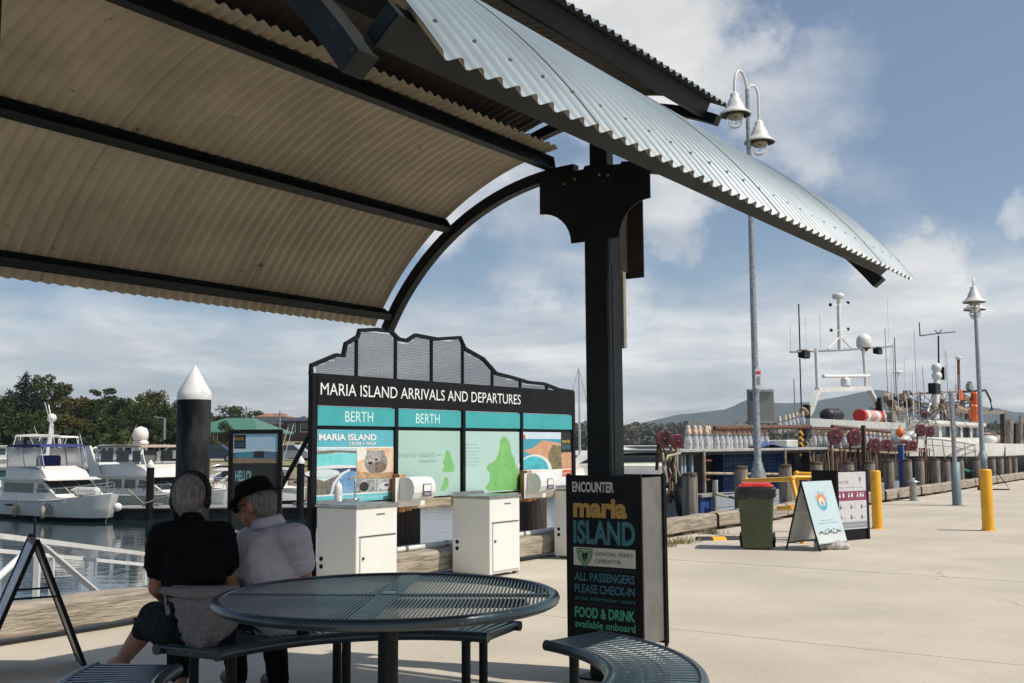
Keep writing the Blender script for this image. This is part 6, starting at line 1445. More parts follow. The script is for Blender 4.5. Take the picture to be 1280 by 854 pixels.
    for i, (x_, ln, ly) in enumerate(((-.30, 2.6, .35), (-.36, 2.4, -.5)) if details or dome else ((-.3, 1.6, .3),)):
        mb = MB(); mb.tube([(L_ * x_, (.5 - i) * B_ * .9, 2.1), (L_ * x_ - .7, (.5 - i) * B_ * .9 + ly * .3, 2.1 + ln)], .016, 5); mb.build('whip_aerial', whitep, t)
    if details:
        mb = MB(); mb.tube([(L_ * .14, -B_ * .1, 1.33), (L_ * .18, 0, 1.42), (L_ * .36, 0, 1.45), (L_ * .40, -B_ * .05, 1.40)], [.12, .24, .22, .1], 12); mb.build('covered_tender', gel2, t)
        for x_, s2 in ((-L_ * .12, -1), (L_ * .16, -1), (L_ * .16, 1)): mb = MB(); y_ = s2 * (B_ * .52); mb.lathe([(.02, -.32), (.11, -.26), (.12, .2), (.03, .3)], 10, (x_, y_, .45)); mb.tube([(x_, y_, .7), (x_, y_ * .96, 1.15)], .012, 5); mb.build('fender', ropem, t)
        mb = MB(); mb.box((-L_ * .2, -B_ * .505, .72), (.7, .03, .09)); mb.build('hull_vent', blackpl, h_)
    if emblem:
        T = Matrix.Translation((L_ * .17, -B_ * .452, .60)) @ Matrix.Rotation(R(11), 4, 'Z') @ Matrix.Rotation(R(14), 4, 'X')
        em = pm((.05, .05, .05)); mb = MB(); mb.tube([(.27 * math.cos(q * .314), -.02, .27 * math.sin(q * .314)) for q in range(20)], .014, 5, 0, False, True)
        mb.tube([(.22 * math.cos(q * .314), -.02, .22 * math.sin(q * .314)) for q in range(20)], .006, 5, 0, False, True); mb.v = [tuple(T @ Vector(v)) for v in mb.v]; mb.build('round_emblem', em, h_); lettering('CAPE', h_, 0, .02, .10, em, -.03, width=.34, align='C', T=T); lettering('WEST', h_, 0, -.12, .09, em, -.03, width=.30, align='C', T=T)
    return t
DY = 47.
Y1 = yacht(73, 645, 46, 8.6, R(-38), 'white flybridge cruiser with a navy canopy and a round hull emblem', bluecan, True, .95, emblem=True)
Y2 = yacht(198, 640, 51, 10.4, R(-36), 'white flybridge cruiser with a beige canopy and radar dome', creamg, False, .95, dome=True, clearc=False, orange_flags=True)
Y1.scale.z = .83; Y2.scale.z = .82
SB = [(100, 60, 7, 20, 'white boat with a tall aerial arch behind the navy canopy'), (22, 62, 6.5, -160, 'small white boat second from the left edge'), (-4, 58, 6.5, 200, 'small white boat cut by the left edge'), (52, 70, 6.5, 160, 'white boat seen through the navy canopied cruiser'), (120, 66, 6.5, -20, 'white sports boat left of the beige canopy'), (140, 76, 6.0, 170, 'white boat on the hard behind the beige canopied cruiser'), (222, 70, 6, 10, 'white boat behind the thick black pile'), (75, 80, 6, 10, 'white boat parked farthest up the shore'), (10, 80, 6, 10, 'white boat parked up the shore at far left')]
for i, (px, D_, L_, yw, lb) in enumerate(SB):
    t = yacht(px, 620, D_, L_, R(yw), lb, gel if i % 2 else bluecan, i % 2 == 0, 1.0 if D_ < 72 else .9, False, group='white boats packed behind the two cruisers', clearc=False, fly=(i in (1, 3)), name='small_boat')
    if D_ >= 72: t.location.z = -.25
    if i == 0:
        for s2 in (-1, 1): mb = MB(); mb.tube([(-1.8, s2 * .95, 2.1), (-1.6, s2 * .8, 4.3)], .07, 6); mb.build('arch_leg', whitep, t); mb = MB(); mb.tube([(-1.6, s2 * .8, 4.3), (-1.9, s2 * 1.5, 5.5)], .035, 5); mb.build('rod', whitep, t)
        mb = MB(); mb.tube([(-1.6, -.85, 4.3), (-1.6, .85, 4.3)], .07, 6); mb.build('arch_beam', whitep, t); mb = MB(); mb.ball((-1.6, 0, 4.7), .25, 12); mb.build('radar_dome', whitep, t)
    if i == 4:
        for y_ in (-.5, 0.05, .6): mb = MB(); mb.box((-L_ / 2 - .2, y_, 1.1), (.4, .4, 1.0), ch=.12); mb.build('outboard_motor', whitep, t)
# third hull: bow section right of the black pile, with pennants
yacht(296, 640, 56, 7.5, R(-150), 'low white boat with orange pennants right of the black pile', gel, False, .9, True, fly=False, orange_flags=True, clearc=False)
# pontoon, its piles
a_, b_q = atz(128, 650, WZ), atz(420, 648, WZ)
t = thing('pontoon', 'long low black floating pontoon behind the seated men', 'pontoon', ((a_.x + b_q.x) / 2, a_.y + .5, WZ), 0)
mb = MB(); mb.box((0, .8, .18), (b_q.x - a_.x, 2.0, .5), ch=.03); mb.build('float', blackpl, t); mb = MB(); mb.box((0, .8, .455), (b_q.x - a_.x, 2.1, .05)); mb.build('deck', mat('pontoon_deck', (.30, .29, .27), .8), t)
for px, pyt, lb in ((188.5, 575, 'slim black pontoon pile beside the beige canopied boat'), (376, 570, 'slim black pontoon pile between the hello sign and the arrivals board')):
    p = atY(px, pyt, a_.y - .3); t = thing('slim_pile', lb, 'pile', (p.x, a_.y - .3, WZ), 0, 'slim black pontoon piles'); h_ = p.z - WZ
    mb = MB(); mb.lathe([(.16, -1), (.16, h_ - .3)], 14); mb.build('shaft', blackp, t); mb = MB(); mb.lathe([(.17, h_ - .32), (.17, h_ - .2), (.02, h_)], 14); mb.build('cap', whitep, t)
    mb = MB(); mb.box((.05, .2, .62), (.7, .5, .12)); mb.build('bracket', galvpole, t)
for (p0, p1, p2, lb) in (((160, 612), (180, 630), (210, 620), 'pale mooring line from the navy canopied cruiser'), ((283, 605), (292, 640), (300, 665), 'mooring line dropping right of the black pile')):
    mb = MB(); mb.tube([atY(*p0, 44), atY(*p1, 43.5), atY(*p2, 43)], .035, 5); o = mb.build('mooring_rope', ropem); tag(o, lb, 'rope', 'mooring ropes')
mb = MB(); p = atz(147, 634, -1.2); mb.ball((0, 0, 0), .17, 14); o = mb.build('round_fender', gel); o.location = atY(147, 634, 41.5); tag(o, 'round white fender hanging at the pontoon end', 'fender')
# ================================================================== MIDDLE DISTANCE AND HILLS
def sail(px, pyt, D_, lb):
    p = atY(px, 600, D_); t = thing('sailing_boat', lb, 'boat', (p.x, D_, WZ), R(60), 'moored sailing boats')
    hull(t, -4.5, 4.5, -1.4, 1.4, .9, gel, bow=1, sheer=.3); mb = MB(); mb.prism([(-1.8, .9), (-1.8, 1.4), (1.0, 1.4), (1.8, .95)], -.8, .8, 'y', 0); mb.build('cabin', gel, t)
    h_ = atY(px, pyt, D_).z - WZ; mb = MB(); mb.lathe([(.10, .9), (.06, h_)], 8, (.6, 0, 0)); mb.build('mast', chrome, t); mb = MB(); mb.tube([(.6, 0, 2.2), (-3.2, 0, 2.1)], .09, 6); mb.build('boom', bluecan, t)
    mb = MB(); mb.tube([(.6, 0, h_), (4.4, 0, 1.2)], .012, 4); mb.tube([(.6, 0, h_), (-4.4, 0, 1.0)], .012, 4); mb.build('stay', blackp, t)
sail(720.5, 460, 75, 'sailing boat with the tall mast right of the arrivals board'); sail(735, 508, 92, 'sailing boat with the shorter mast beside the column')
p = atY(800, 600, 78); fy = thing('ferry', 'white passenger ferry with long dark windows beyond the column', 'boat', (p.x - 1.6, 78, WZ), R(-160))
hull(fy, -9, 9, -3, 3, 1.5, gel, bow=1, sheer=.4); zf = atY(800, 557, 78).z - WZ
mb = MB(); mb.prism([(-8, 1.4), (-8, 2.6), (3.0, 2.6), (5.8, 1.5)], -2.6, 2.6, 'y', 0); mb.build('saloon', gel, fy)
mb = MB(); mb.prism([(-6, 2.6), (-6, zf), (-.5, zf), (1.6, 2.6)], -2.0, 2.0, 'y', 0); mb.build('upper_deck', gel, fy)
for s2 in (-1, 1):
    mb = MB(); mb.prism([(-7.5, 1.75), (-7.5, 2.3), (3.0, 2.3), (4.2, 1.75)], s2 * 2.605, s2 * 2.63, 'y', 0); mb.build('saloon_window', glassd, fy); mb = MB(); mb.prism([(-5.5, 2.9), (-5.5, zf - .25), (-.7, zf - .25), (.7, 2.9)], s2 * 2.005, s2 * 2.03, 'y', 0); mb.build('upper_window', glassd, fy)
mb = MB(); mb.box((4.5, 0, 2.05), (.3, 4.2, .6), RY(-1.0)); mb.build('front_window', glassd, fy)
# far shore to the right with tree line
def far_h(x, y): return -2 + 9 * min(1, max(0, (y - 560) / 160)) + 4 * noise.noise(Vector((x * .008, y * .008, 3))) * min(1, max(0, (y - 560) / 160)) + max(0, (y - 800)) * .010
mb = MB(); vs = []; nx_, ny_ = 60, 16
for j in range(ny_ + 1):
    for i in range(nx_ + 1): x = -420 + 1900 * i / nx_; y = 545 + 900 * (j / ny_) ** 1.4; vs.append((x, y, far_h(x, y)))
mb.add(vs, [(j * (nx_ + 1) + i, j * (nx_ + 1) + i + 1, (j + 1) * (nx_ + 1) + i + 1, (j + 1) * (nx_ + 1) + i) for j in range(ny_) for i in range(nx_)], 0, True)
struct('far_shore', mb, mat('far_field', (.30, .22, .12), .95, sc=.012, c2=(.16, .15, .08), world=True))
mb = MB(); rf = random.Random(77)
for i in range(900):
    px = rf.choice((rf.uniform(700, 880), rf.uniform(700, 1400))); D_ = rf.choice((rf.uniform(560, 600), rf.uniform(640, 860), rf.uniform(640, 860))); x_ = atY(px, 550, D_).x; z_ = far_h(x_, D_); r_ = rf.uniform(3, 6)
    for q in range(26):
        d = Vector((rf.gauss(0, 1), rf.gauss(0, 1), abs(rf.gauss(0, 1.2)))).normalized(); c = Vector((x_, D_, z_)) + Vector((d.x * r_, d.y * r_, d.z * r_ * 1.7)); s_ = rf.uniform(.7, 1.7)
        u_ = Vector((rf.gauss(0, 1), rf.gauss(0, 1), rf.gauss(0, .8))).normalized() * s_; w_ = u_.cross(Vector((rf.gauss(0, 1), rf.gauss(0, 1), rf.gauss(0, 1)))).normalized() * s_
        mb.add([c - u_, c + w_, c + u_, c - w_], [(0, 1, 2, 3)])
o = mb.build('far_tree_line', mat('far_leaves', (.07, .075, .04), .85, sc=.02, c2=(.13, .11, .06), world=True)); o['kind'] = 'stuff'
RIDGE = [(660, 545), (740, 538), (790, 531), (830, 521), (862, 518), (888, 515), (905, 508), (926, 505), (950, 508), (985, 507), (1012, 502), (1040, 496), (1062, 493), (1080, 496), (1100, 505), (1130, 508), (1165, 512), (1200, 515), (1240, 521), (1300, 526), (1380, 522), (1500, 530), (1650, 545)]
mb = MB(); vs = []; YH_ = 3000.; cols = []
n_ = 150; x0_, x1_ = atY(600, 540, YH_).x, atY(1650, 540, YH_).x
rp = [(atY(px, py, YH_).x, atY(px, py, YH_).z) for px, py in RIDGE]
for j in range(26):
    f = j / 25; y = YH_ - 1100 * (1 - f) if f < .8 else YH_ - 1100 * .2 + (f - .8) * 3000
    for i in range(n_ + 1):
        x = x0_ + (x1_ - x0_) * i / n_; k_ = x
        for (a, b_), (c, d) in zip(rp, rp[1:]):
            if a <= k_ <= c: h_ = b_ + (d - b_) * (k_ - a) / (c - a); break
        else: h_ = 0
        e_ = (f / .8) ** .9 if f < .8 else 1 - ((f - .8) / .2) ** 1.2
        rough = noise.fractal(Vector((x * .006, y * .004, 0)), .8, 2, 4) * 14 * (1 if f < .78 else .2) * e_
        vs.append((x * (y / YH_ if f > .99 else 1), y, -5 + (h_ + 5) * e_ + rough))
mb.add(vs, [(j * (n_ + 1) + i, j * (n_ + 1) + i + 1, (j + 1) * (n_ + 1) + i + 1, (j + 1) * (n_ + 1) + i) for j in range(25) for i in range(n_)], 0, True)
struct('distant_hills', mb, mat('forested_hill', (.055, .07, .055), .95, sc=.01, c2=(.03, .045, .035), world=True, bump=.3, bs=.02))
# haze: one closed box of even air round everything
mb = MB(); mb.box((1500, 1750, 97), (9000, 4100, 206)); hzm = bpy.data.materials.new('haze_air'); hzm.use_nodes = True; t_ = hzm.node_tree; t_.nodes.clear()
v_ = t_.nodes.new('ShaderNodeVolumePrincipled'); v_.inputs['Color'].default_value = (.78, .87, 1, 1); v_.inputs['Density'].default_value = .00017; v_.inputs['Anisotropy'].default_value = .3; om = t_.nodes.new('ShaderNodeOutputMaterial'); t_.links.new(v_.outputs[0], om.inputs['Volume'])
o = mb.build('haze', hzm); o['kind'] = 'stuff'
# ================================================================== PEOPLE
def capsule(mb, p0, p1, r0, r1, n=14, sq=1.0):
    p0, p1 = Vector(p0), Vector(p1); d = p1 - p0; L_ = max(d.length, 1e-4); q = d.to_track_quat('Z', 'Y').to_matrix().to_4x4()
    T = Matrix.Translation(p0) @ q; pr = []
    for i in range(1, 6): a = math.pi / 2 * i / 5; pr.append((r0 * math.sin(a), -r0 * math.cos(a)))
    pr[0] = (r0 * .3, -r0 * .955); pr = [(r0 * .01, -r0)] + pr
    pr.append((r1, L_))
    for i in range(1, 5): a = math.pi / 2 * i / 5; pr.append((r1 * math.cos(a), L_ + r1 * math.sin(a)))
    pr.append((r1 * .01, L_ + r1))
    mb.lathe(pr, n, (0, 0, 0), 0, T)
def ellip(mb, c, r, rot=None):
    T = Matrix.Translation(Vector(c)) @ (rot.to_4x4() if rot is not None else Matrix.Identity(4)) @ Matrix.Diagonal((r[0], r[1], r[2], 1))
    n = 10; mb.lathe([(max(.01, math.sin(math.pi * i / n)), -math.cos(math.pi * i / n)) for i in range(n + 1)], 18, (0, 0, 0), 0, T)
def organic(name, mb, vox, m, parent, smooth=6, folds=0., fs=.08, cut=None):
    me = mb.mesh(name, m); o = link(name, me)
    md = o.modifiers.new('r', 'REMESH'); md.mode = 'VOXEL'; md.voxel_size = vox; md.use_smooth_shade = True
    sm = o.modifiers.new('s', 'SMOOTH'); sm.factor = .6; sm.iterations = smooth
    dg = bpy.context.evaluated_depsgraph_get(); me2 = bpy.data.meshes.new_from_object(o.evaluated_get(dg)); bpy.data.objects.remove(o); me2.name = name
    if folds:
        co = np.empty(len(me2.vertices) * 3); no_ = np.empty(len(me2.vertices) * 3); me2.vertices.foreach_get('co', co); me2.vertex_normals.foreach_get('vector', no_); co = co.reshape(-1, 3); no_ = no_.reshape(-1, 3)
        for i in range(len(co)):
            p = Vector(co[i]); n_ = noise.noise(Vector((p.x / fs, p.y / fs, p.z / fs * 1.4)) + Vector((noise.noise(p * 9) * 1.5, 0, 0))); w_ = 1 - abs(n_) * 2.2
            co[i] += no_[i] * folds * w_
        me2.vertices.foreach_set('co', co.ravel()); me2.update()
    me2.materials.clear(); me2.materials.append(m)
    return link(name, me2, parent)
def strands(o, m, n, seed):
    me = o.data; rr = random.Random(seed); mb = MB(); P_ = me.polygons; nv_ = len(P_)
    for i in range(n):
        f = P_[rr.randrange(nv_)]; c = Vector(f.center); nn = Vector(f.normal)
        d = Vector((rr.gauss(0, .35), rr.gauss(0, .35), -1)); d = (d - nn * d.dot(nn) * .85 + nn * .22).normalized(); l = rr.uniform(.012, .026); w = nn.cross(d).normalized() * rr.uniform(.0006, .0013)
        a = c - nn * .001; e = a + d * l; mb.add([a - w, a + w, e + w * .3, e - w * .3], [(0, 1, 2, 3)])
    s_ = mb.build('hair_strands', m, o.parent); s_['kind'] = 'stuff'
    return o
skin = mat('skin', (.36, .165, .105), .5, var=.12, sc=14, bump=.08, bs=60); skin.node_tree.nodes['Principled BSDF'].inputs['Subsurface Weight'].default_value = .12; skin.node_tree.nodes['Principled BSDF'].inputs['Subsurface Radius'].default_value = (.02, .008, .004)
hairm = mat('grey_hair', (.33, .30, .27), .65, var=.3, sc=60, stretch=(1, 1, .25), bump=.8, bs=120, c2=(.16, .14, .13)); hair2 = mat('dark_grey_hair', (.13, .11, .10), .65, var=.3, sc=60, stretch=(1, 1, .25), bump=.8, bs=120, c2=(.30, .27, .25))
blackcl = mat('black_cotton', (.008, .008, .009), .95, spec=.1, var=.2, sc=6, bump=.25, bs=90); navycl = mat('dark_green_cotton', (.010, .016, .016), .95, var=.2, bump=.2, bs=90, spec=.15)
whitecl = mat('white_pique', (.50, .465, .50), .9, var=.04, bump=.25, bs=220); greycl = mat('grey_fleece', (.21, .19, .19), .95, var=.1, sc=40, bump=.4, bs=150); thr_ = mat('speckle', (.6, .6, .6), .9)
def body_frame(px_, D_, face):        # local frame of a seated person: x to his right, y forward
    p = Vector((atY(px_, 700, D_).x, D_, 0)); return p, face
def hand(mb, w, d, up, s=1.):
    w, d, up = Vector(w), Vector(d).normalized(), Vector(up).normalized(); sd_ = d.cross(up).normalized()
    capsule(mb, w, w + d * .05 * s, .026 * s, .030 * s); ellip(mb, w + d * .055 * s, (.038 * s, .042 * s, .018 * s), Matrix((sd_, d, up)).transposed())
    for k_, (o_, l_) in enumerate(((-.028, .062), (-.010, .072), (.009, .068), (.027, .052))):
        a = w + d * .085 * s + sd_ * o_ * s; b_ = a + (d * .8 - up * .5).normalized() * l_ * .5 * s; c = b_ + (d * .3 - up * .9).normalized() * l_ * .5 * s
        capsule(mb, a, b_, .0095 * s, .0085 * s, 8); capsule(mb, b_, c, .0085 * s, .0075 * s, 8)
    a = w + d * .03 * s - sd_ * .032 * s; capsule(mb, a, a + (d * .6 - sd_ * .5 - up * .3).normalized() * .055 * s, .012 * s, .009 * s, 8)
# ---------- man in the black T-shirt
def Wp(px, py, D_): return atY(px, py, D_)
P1 = thing('person', 'grey haired person in a black T-shirt with a grey jacket tied round the waist', 'person', (Wp(248, 800, 5.30).x, 5.30, .45))
o1 = Vector(P1.location)
def l1(v): return Vector(v) - o1
def W1(px, py, D_): return l1(Wp(px, py, D_))
D_ = 5.32
hipc = W1(248, 782, 5.34); waist = W1(244, 742, 5.36); chest = W1(240, 694, 5.38); shC = W1(239, 664, 5.40); neck = W1(238, 648, 5.42)
shL, shR = W1(203, 671, 5.36), W1(276, 669, 5.38); elL, elR = W1(195, 735, 5.40), W1(286, 727, 5.52); wrL, wrR = W1(211, 753, 5.66), W1(262, 744, 5.72)
hL, hR = W1(226, 787, 5.38), W1(270, 786, 5.36); knL, knR = W1(193, 772, 5.68), W1(222, 776, 5.80); anL, anR = W1(152, 826, 5.95), W1(224, 846, 5.86)
b = MB()
ellip(b, hipc, (.165, .12, .11)); capsule(b, hipc, waist, .10, .085); capsule(b, waist, chest, .085, .085)
ellip(b, chest, (.14, .08, .11)); capsule(b, shL.lerp(shC, .1), shR.lerp(shC, .1), .062, .062); capsule(b, shC, neck, .07, .054)
for s_, e_, w_, sg in ((shL, elL, wrL, -1), (shR, elR, wrR, 1)):
    capsule(b, s_, e_, .050, .040); capsule(b, e_, w_, .040, .028); hand(b, w_, (w_ - e_).normalized(), (0, .3, 1))
for h_, k_, a_ in ((hL, knL, anL), (hR, knR, anR)): capsule(b, h_, k_, .085, .058); capsule(b, k_, k_.lerp(a_, .35), .056, .060); capsule(b, k_.lerp(a_, .35), a_, .060, .038)
for a_, dd in ((anL, Vector((-.12, .17, -.05))), (anR, Vector((-.05, .2, -.03)))): capsule(b, a_, a_ + dd, .040, .030); capsule(b, a_ + Vector((0, 0, -.01)), a_ + Vector((.02, -.03, -.02)), .036, .034)
hd = W1(237, 622, 5.45); capsule(b, neck, hd + Vector((0, 0, -.06)), .052, .052)
ellip(b, hd + Vector((0, 0, .015)), (.074, .092, .098)); ellip(b, hd + Vector((-.004, .035, -.05)), (.056, .062, .062))
for sg in (-1, 1): ellip(b, hd + Vector((sg * .077, .005, -.012)), (.010, .020, .032), RY(sg * .15)); ellip(b, hd + Vector((sg * .028, .085, .018)), (.012, .01, .008))
capsule(b, hd + Vector((0, .088, .01)), hd + Vector((0, .112, -.022)), .010, .014, 8); ellip(b, hd + Vector((0, .088, -.052)), (.026, .012, .008))
organic('body', b, .0085, skin, P1, 5)
b = MB()
capsule(b, hipc + Vector((0, 0, .04)), waist, .145, .128); ellip(b, waist, (.150, .122, .10)); ellip(b, waist.lerp(chest, .5), (.160, .122, .12)); ellip(b, chest, (.175, .115, .13)); ellip(b, chest.lerp(shC, .6), (.175, .10, .075)); capsule(b, shL.lerp(shC, .05), shR.lerp(shC, .05), .072, .072)
capsule(b, shC, shC.lerp(neck, .6), .085, .065)
for s_, e_ in ((shL, elL), (shR, elR)): capsule(b, s_, s_.lerp(e_, .58), .068, .066)
organic('tshirt', b, .010, blackcl, P1, 5, .010, .085)
b = MB()
for h_, k_, a_, f in ((hL, knL, anL, .30), (hR, knR, anR, .95)): capsule(b, h_, k_, .105, .082); capsule(b, k_, k_.lerp(a_, f), .080, .062 if f < .5 else .052); capsule(b, h_.lerp(k_, .5) + Vector((0, 0, -.05)), k_ + Vector((0, 0, -.04)), .08, .07)
ellip(b, hipc, (.175, .14, .11)); organic('trousers', b, .012, navycl, P1, 6, .006, .09)
# jacket tied round the waist: a draped panel over the seat edge
mb = MB(); nx_, nz_ = 26, 20; vs = []
for j in range(nz_ + 1):
    f = j / nz_; py = 733 + (815 - 733) * f
    xl, xr = 203 + 6 * f + 16 * f ** 3, 297 + 6 * math.sin(f * 3) - 34 * f ** 4
    if f > .8: xl += (f - .8) * 60
    for i in range(nx_ + 1):
        u_ = i / nx_; px = xl + (xr - xl) * u_; bul = math.sin(math.pi * u_) ** .6
        dD = 5.36 - .165 * bul - .03 * math.sin(f * 3.1) - .022 * f + .010 * math.sin(u_ * 17 + f * 3) * (.3 + f) + .012 * noise.noise(Vector((u_ * 5, f * 9, 1)))
        py2 = py + (6 * math.sin(u_ * 4.2 - .6) * f ** 2 if f > .2 else 0) - (1 - bul) * 3; vs.append(tuple(W1(px, py2, dD)))
q = nx_ + 1; k0_ = len(vs)
vs2 = [tuple(Vector(v) + Vector((0, .02, 0))) for v in vs]
mb.add(vs, [(j * q + i, j * q + i + 1, (j + 1) * q + i + 1, (j + 1) * q + i) for j in range(nz_) for i in range(nx_)], 0, True)
mb.add(vs2, [(j * q + i, (j + 1) * q + i, (j + 1) * q + i + 1, j * q + i + 1) for j in range(nz_) for i in range(nx_)], 0, True)
rim_ = [i for i in range(q)] + [j * q + nx_ for j in range(1, nz_ + 1)] + [nz_ * q + i for i in range(nx_ - 1, -1, -1)] + [j * q for j in range(nz_ - 1, 0, -1)]
av = vs + vs2; nn_ = len(vs); mb.add(av, [(rim_[i], rim_[(i + 1) % len(rim_)], rim_[(i + 1) % len(rim_)] + nn_, rim_[i] + nn_) for i in range(len(rim_))], 0, True)
jk = mb.build('tied_jacket', greycl, P1)
mb = MB(); rr_ = random.Random(8)
for j in range(9):
    for i in range(11):
        v = Vector(vs[(2 + 2 * j) * q + 2 + 2 * i]) + Vector((rr_.uniform(-.004, .004), -.003, 0)); mb.box(tuple(v), (.004, .003, .003))
o = mb.build('jacket_speckle', thr_, jk); o['kind'] = 'stuff'
mb = MB(); mb.tube([W1(203, 738, 5.34), W1(225, 741, 5.20), W1(250, 742, 5.175), W1(275, 740, 5.20), W1(296, 735, 5.33)], [.02, .028, .03, .028, .02], 8); mb.build('jacket_sleeve', greycl, P1)
# hair, headphones
b = MB(); ellip(b, hd + Vector((0, -.012, .026)), (.079, .091, .090)); ellip(b, hd + Vector((0, -.032, -.018)), (.071, .068, .058)); strands(organic('hair', b, .007, hairm, P1, 3, .005, .025), hairm, 5200, 3)
mb = MB(); pts = [hd + Vector((.090 * math.cos(a), .018, .025 + .098 * math.sin(a))) for a in [R(-12 + 204 * i / 16) for i in range(17)]]
mb.tube(pts, .011, 8, flat=1.6); mb.build('headband', blackpl, P1)
mb = MB(); ellip(mb, hd + Vector((-.088, .02, -.02)), (.022, .038, .044)); ellip(mb, hd + Vector((.086, .02, -.02)), (.018, .036, .040)); mb.build('ear_cups', blackpl, P1)
mb = MB(); mb.tube([hd + Vector((-.088, .03, -.03)), hd + Vector((-.09, .05, -.08)), hd + Vector((-.075, .06, -.14)), hd + Vector((-.06, .06, -.17))], [.016, .02, .02, .012], 8); mb.build('headset_cord', blackpl, P1)
# ---------- man in the white polo
P2 = thing('person', 'person in a white polo shirt, wide black hat and glasses turned to the left', 'person', (Wp(352, 790, 5.66).x, 5.66, .45)); o2 = Vector(P2.location)
def W2(px, py, D_): return Wp(px, py, D_) - o2
hipc = W2(350, 772, 5.62); waist = W2(346, 735, 5.62); chest = W2(341, 694, 5.62); shC = W2(338, 664, 5.62); neck = W2(331, 650, 5.62)
shL, shR = W2(312, 676, 5.74), W2(370, 672, 5.52); elL, elR = W2(303, 726, 5.92), W2(380, 722, 5.62); wrL, wrR = W2(298, 744, 6.1), W2(352, 735, 5.95)
hL, hR = W2(330, 775, 5.72), W2(362, 777, 5.62); knL, knR = W2(292, 772, 6.02), W2(340, 776, 6.05); anL, anR = W2(296, 846, 5.95), W2(348, 850, 5.92)
b = MB()
ellip(b, hipc, (.16, .13, .11)); capsule(b, hipc, waist, .11, .10); capsule(b, waist, chest, .10, .10); ellip(b, chest, (.14, .10, .11), RZ(.5)); capsule(b, shL, shR, .06, .06); capsule(b, shC, neck, .07, .058)
for s_, e_, w_ in ((shL, elL, wrL), (shR, elR, wrR)): capsule(b, s_, e_, .052, .042); capsule(b, e_, w_, .042, .029); hand(b, w_, (w_ - e_).normalized(), (0, .3, 1))
for h_, k_, a_ in ((hL, knL, anL), (hR, knR, anR)): capsule(b, h_, k_, .085, .06); capsule(b, k_, a_, .06, .04); capsule(b, a_, a_ + Vector((-.10, .17, -.04)), .04, .03)
hd2 = W2(320, 631, 5.62); F2 = Vector((-.88, .30, -.30)).normalized()      # where the face looks
X2 = F2.cross(Vector((0, 0, 1))).normalized(); U2 = X2.cross(F2).normalized(); H2m = Matrix((X2, F2, U2)).transposed()
def hp2(x, y, z): return hd2 + H2m @ Vector((x, y, z))
capsule(b, neck, hd2 + Vector((.01, 0, -.05)), .056, .054)
ellip(b, hp2(0, -.012, .02), (.077, .094, .098), H2m); ellip(b, hp2(0, .030, -.048), (.058, .066, .066), H2m); ellip(b, hp2(0, .062, -.088), (.028, .024, .020), H2m)
capsule(b, hp2(0, .082, .012), hp2(0, .118, -.025), .011, .016, 8); ellip(b, hp2(0, .092, -.052), (.026, .014, .009), H2m); ellip(b, hp2(0, .088, -.068), (.024, .013, .009), H2m); ellip(b, hp2(0, .082, .028), (.05, .016, .012), H2m)
for sg in (-1, 1): ellip(b, hp2(sg * .080, -.005, -.012), (.010, .022, .034), H2m); ellip(b, hp2(sg * .03, .082, .008), (.013, .010, .009), H2m)
organic('body', b, .0085, skin, P2, 4)
b = MB(); ellip(b, hp2(0, -.030, .02), (.083, .088, .088), H2m); ellip(b, hp2(0, -.050, -.028), (.070, .055, .058), H2m); strands(organic('hair', b, .008, hair2, P2, 3, .004, .02), hair2, 3000, 4)
b = MB()
ellip(b, hipc + Vector((0, 0, .02)), (.178, .155, .09), RZ(.4)); capsule(b, hipc, waist, .155, .142); ellip(b, waist, (.165, .145, .11), RZ(.4)); ellip(b, waist.lerp(chest, .5), (.172, .145, .12), RZ(.4)); ellip(b, chest, (.178, .14, .13), RZ(.4)); ellip(b, chest.lerp(shC, .6), (.165, .12, .075), RZ(.4)); capsule(b, shL, shR, .073, .073); capsule(b, shC, shC.lerp(neck, .5), .088, .072)
for s_, e_ in ((shL, elL), (shR, elR)): capsule(b, s_, s_.lerp(e_, .62), .070, .070)
organic('polo_shirt', b, .010, whitecl, P2, 5, .007, .07)
mb = MB(); c_ = shC.lerp(neck, .75) + Vector((.004, 0, .008)); ax_ = (neck - shC).normalized(); T = Matrix.Translation(c_) @ Vector((ax_.x * .5, ax_.y * .5, 1)).to_track_quat('Z', 'Y').to_matrix().to_4x4()
mb.lathe([(.070, -.022), (.066, .020), (.069, .024), (.080, .018), (.094, -.024), (.090, -.027)], 28, (0, 0, 0), 0, T, True, False); mb.build('collar', whitecl, P2)
b = MB()
for h_, k_, a_ in ((hL, knL, anL), (hR, knR, anR)): capsule(b, h_, k_, .10, .078); capsule(b, k_, a_, .074, .056)
ellip(b, hipc + Vector((0, 0, -.03)), (.165, .14, .09)); organic('trousers', b, .012, blackcl, P2, 6, .006, .09)
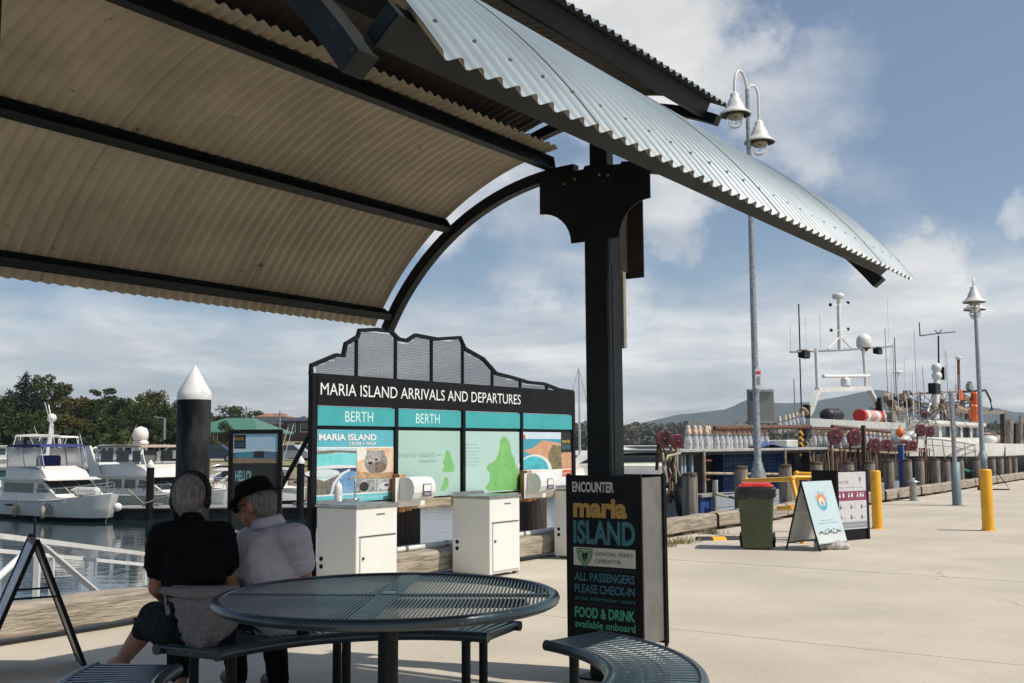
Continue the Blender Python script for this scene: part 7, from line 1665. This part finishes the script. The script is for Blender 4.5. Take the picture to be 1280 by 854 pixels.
b = MB()
for a_ in (anL, anR): capsule(b, a_ + Vector((0, 0, -.02)), a_ + Vector((-.10, .17, -.035)), .052, .040)
organic('shoes', b, .009, blackpl, P2, 4)
T = Matrix.Translation(hp2(0, -.008, .050)) @ H2m.to_4x4() @ Matrix.Rotation(R(-4), 4, 'X')
mb = MB(); mb.lathe([(.098, .0), (.094, .040), (.086, .072), (.060, .086), (.02, .082), (.001, .080)], 28, (0, 0, 0), 0, T @ Matrix.Diagonal((.92, 1.08, 1, 1)), True, False); mb.lathe([(.097, .012), (.100, .012), (.099, .030), (.096, .030)], 28, (0, 0, 0), 0, T @ Matrix.Diagonal((.925, 1.085, 1, 1)), True, False); ht_ = mb.build('hat_crown', blackcl, P2)
mb = MB(); vs = []; n = 36
for r_, dz in ((.094, .004), (.13, -.004), (.142, -.010), (.144, -.016), (.13, -.010), (.094, -.003)):
    for j in range(n): a = 2 * math.pi * j / n; vs.append(T @ Vector((r_ * .95 * math.cos(a), r_ * 1.08 * math.sin(a), dz + (.022 * abs(math.cos(a)) ** 3 - .010 * abs(math.sin(a)) ** 2) * (r_ - .094) / .05)))
mb.add(vs, [(i * n + j, i * n + (j + 1) % n, ((i + 1) % 6) * n + (j + 1) % n, ((i + 1) % 6) * n + j) for i in range(6) for j in range(n)], 0, True); mb.build('hat_brim', blackcl, P2)
mb = MB()
for sg in (-1, 1):
    mb.tube([hp2(sg * .032 + .024 * math.cos(q * .524), .106, .006 + .019 * math.sin(q * .524)) for q in range(12)], .0022, 5, 0, True, True); mb.tube([hp2(sg * .056, .104, .012), hp2(sg * .083, .05, .012), hp2(sg * .084, -.01, .006)], .0025, 5)
mb.tube([hp2(-.009, .108, .01), hp2(.009, .108, .01)], .002, 5); mb.build('glasses_frame', blackp, P2)
mb = MB()
for sg in (-1, 1): mb.add([hp2(sg * .032 + .022 * math.cos(q * .524), .106, .006 + .017 * math.sin(q * .524)) for q in range(12)], [tuple(range(12))])
mb.build('lenses', glassd, P2)
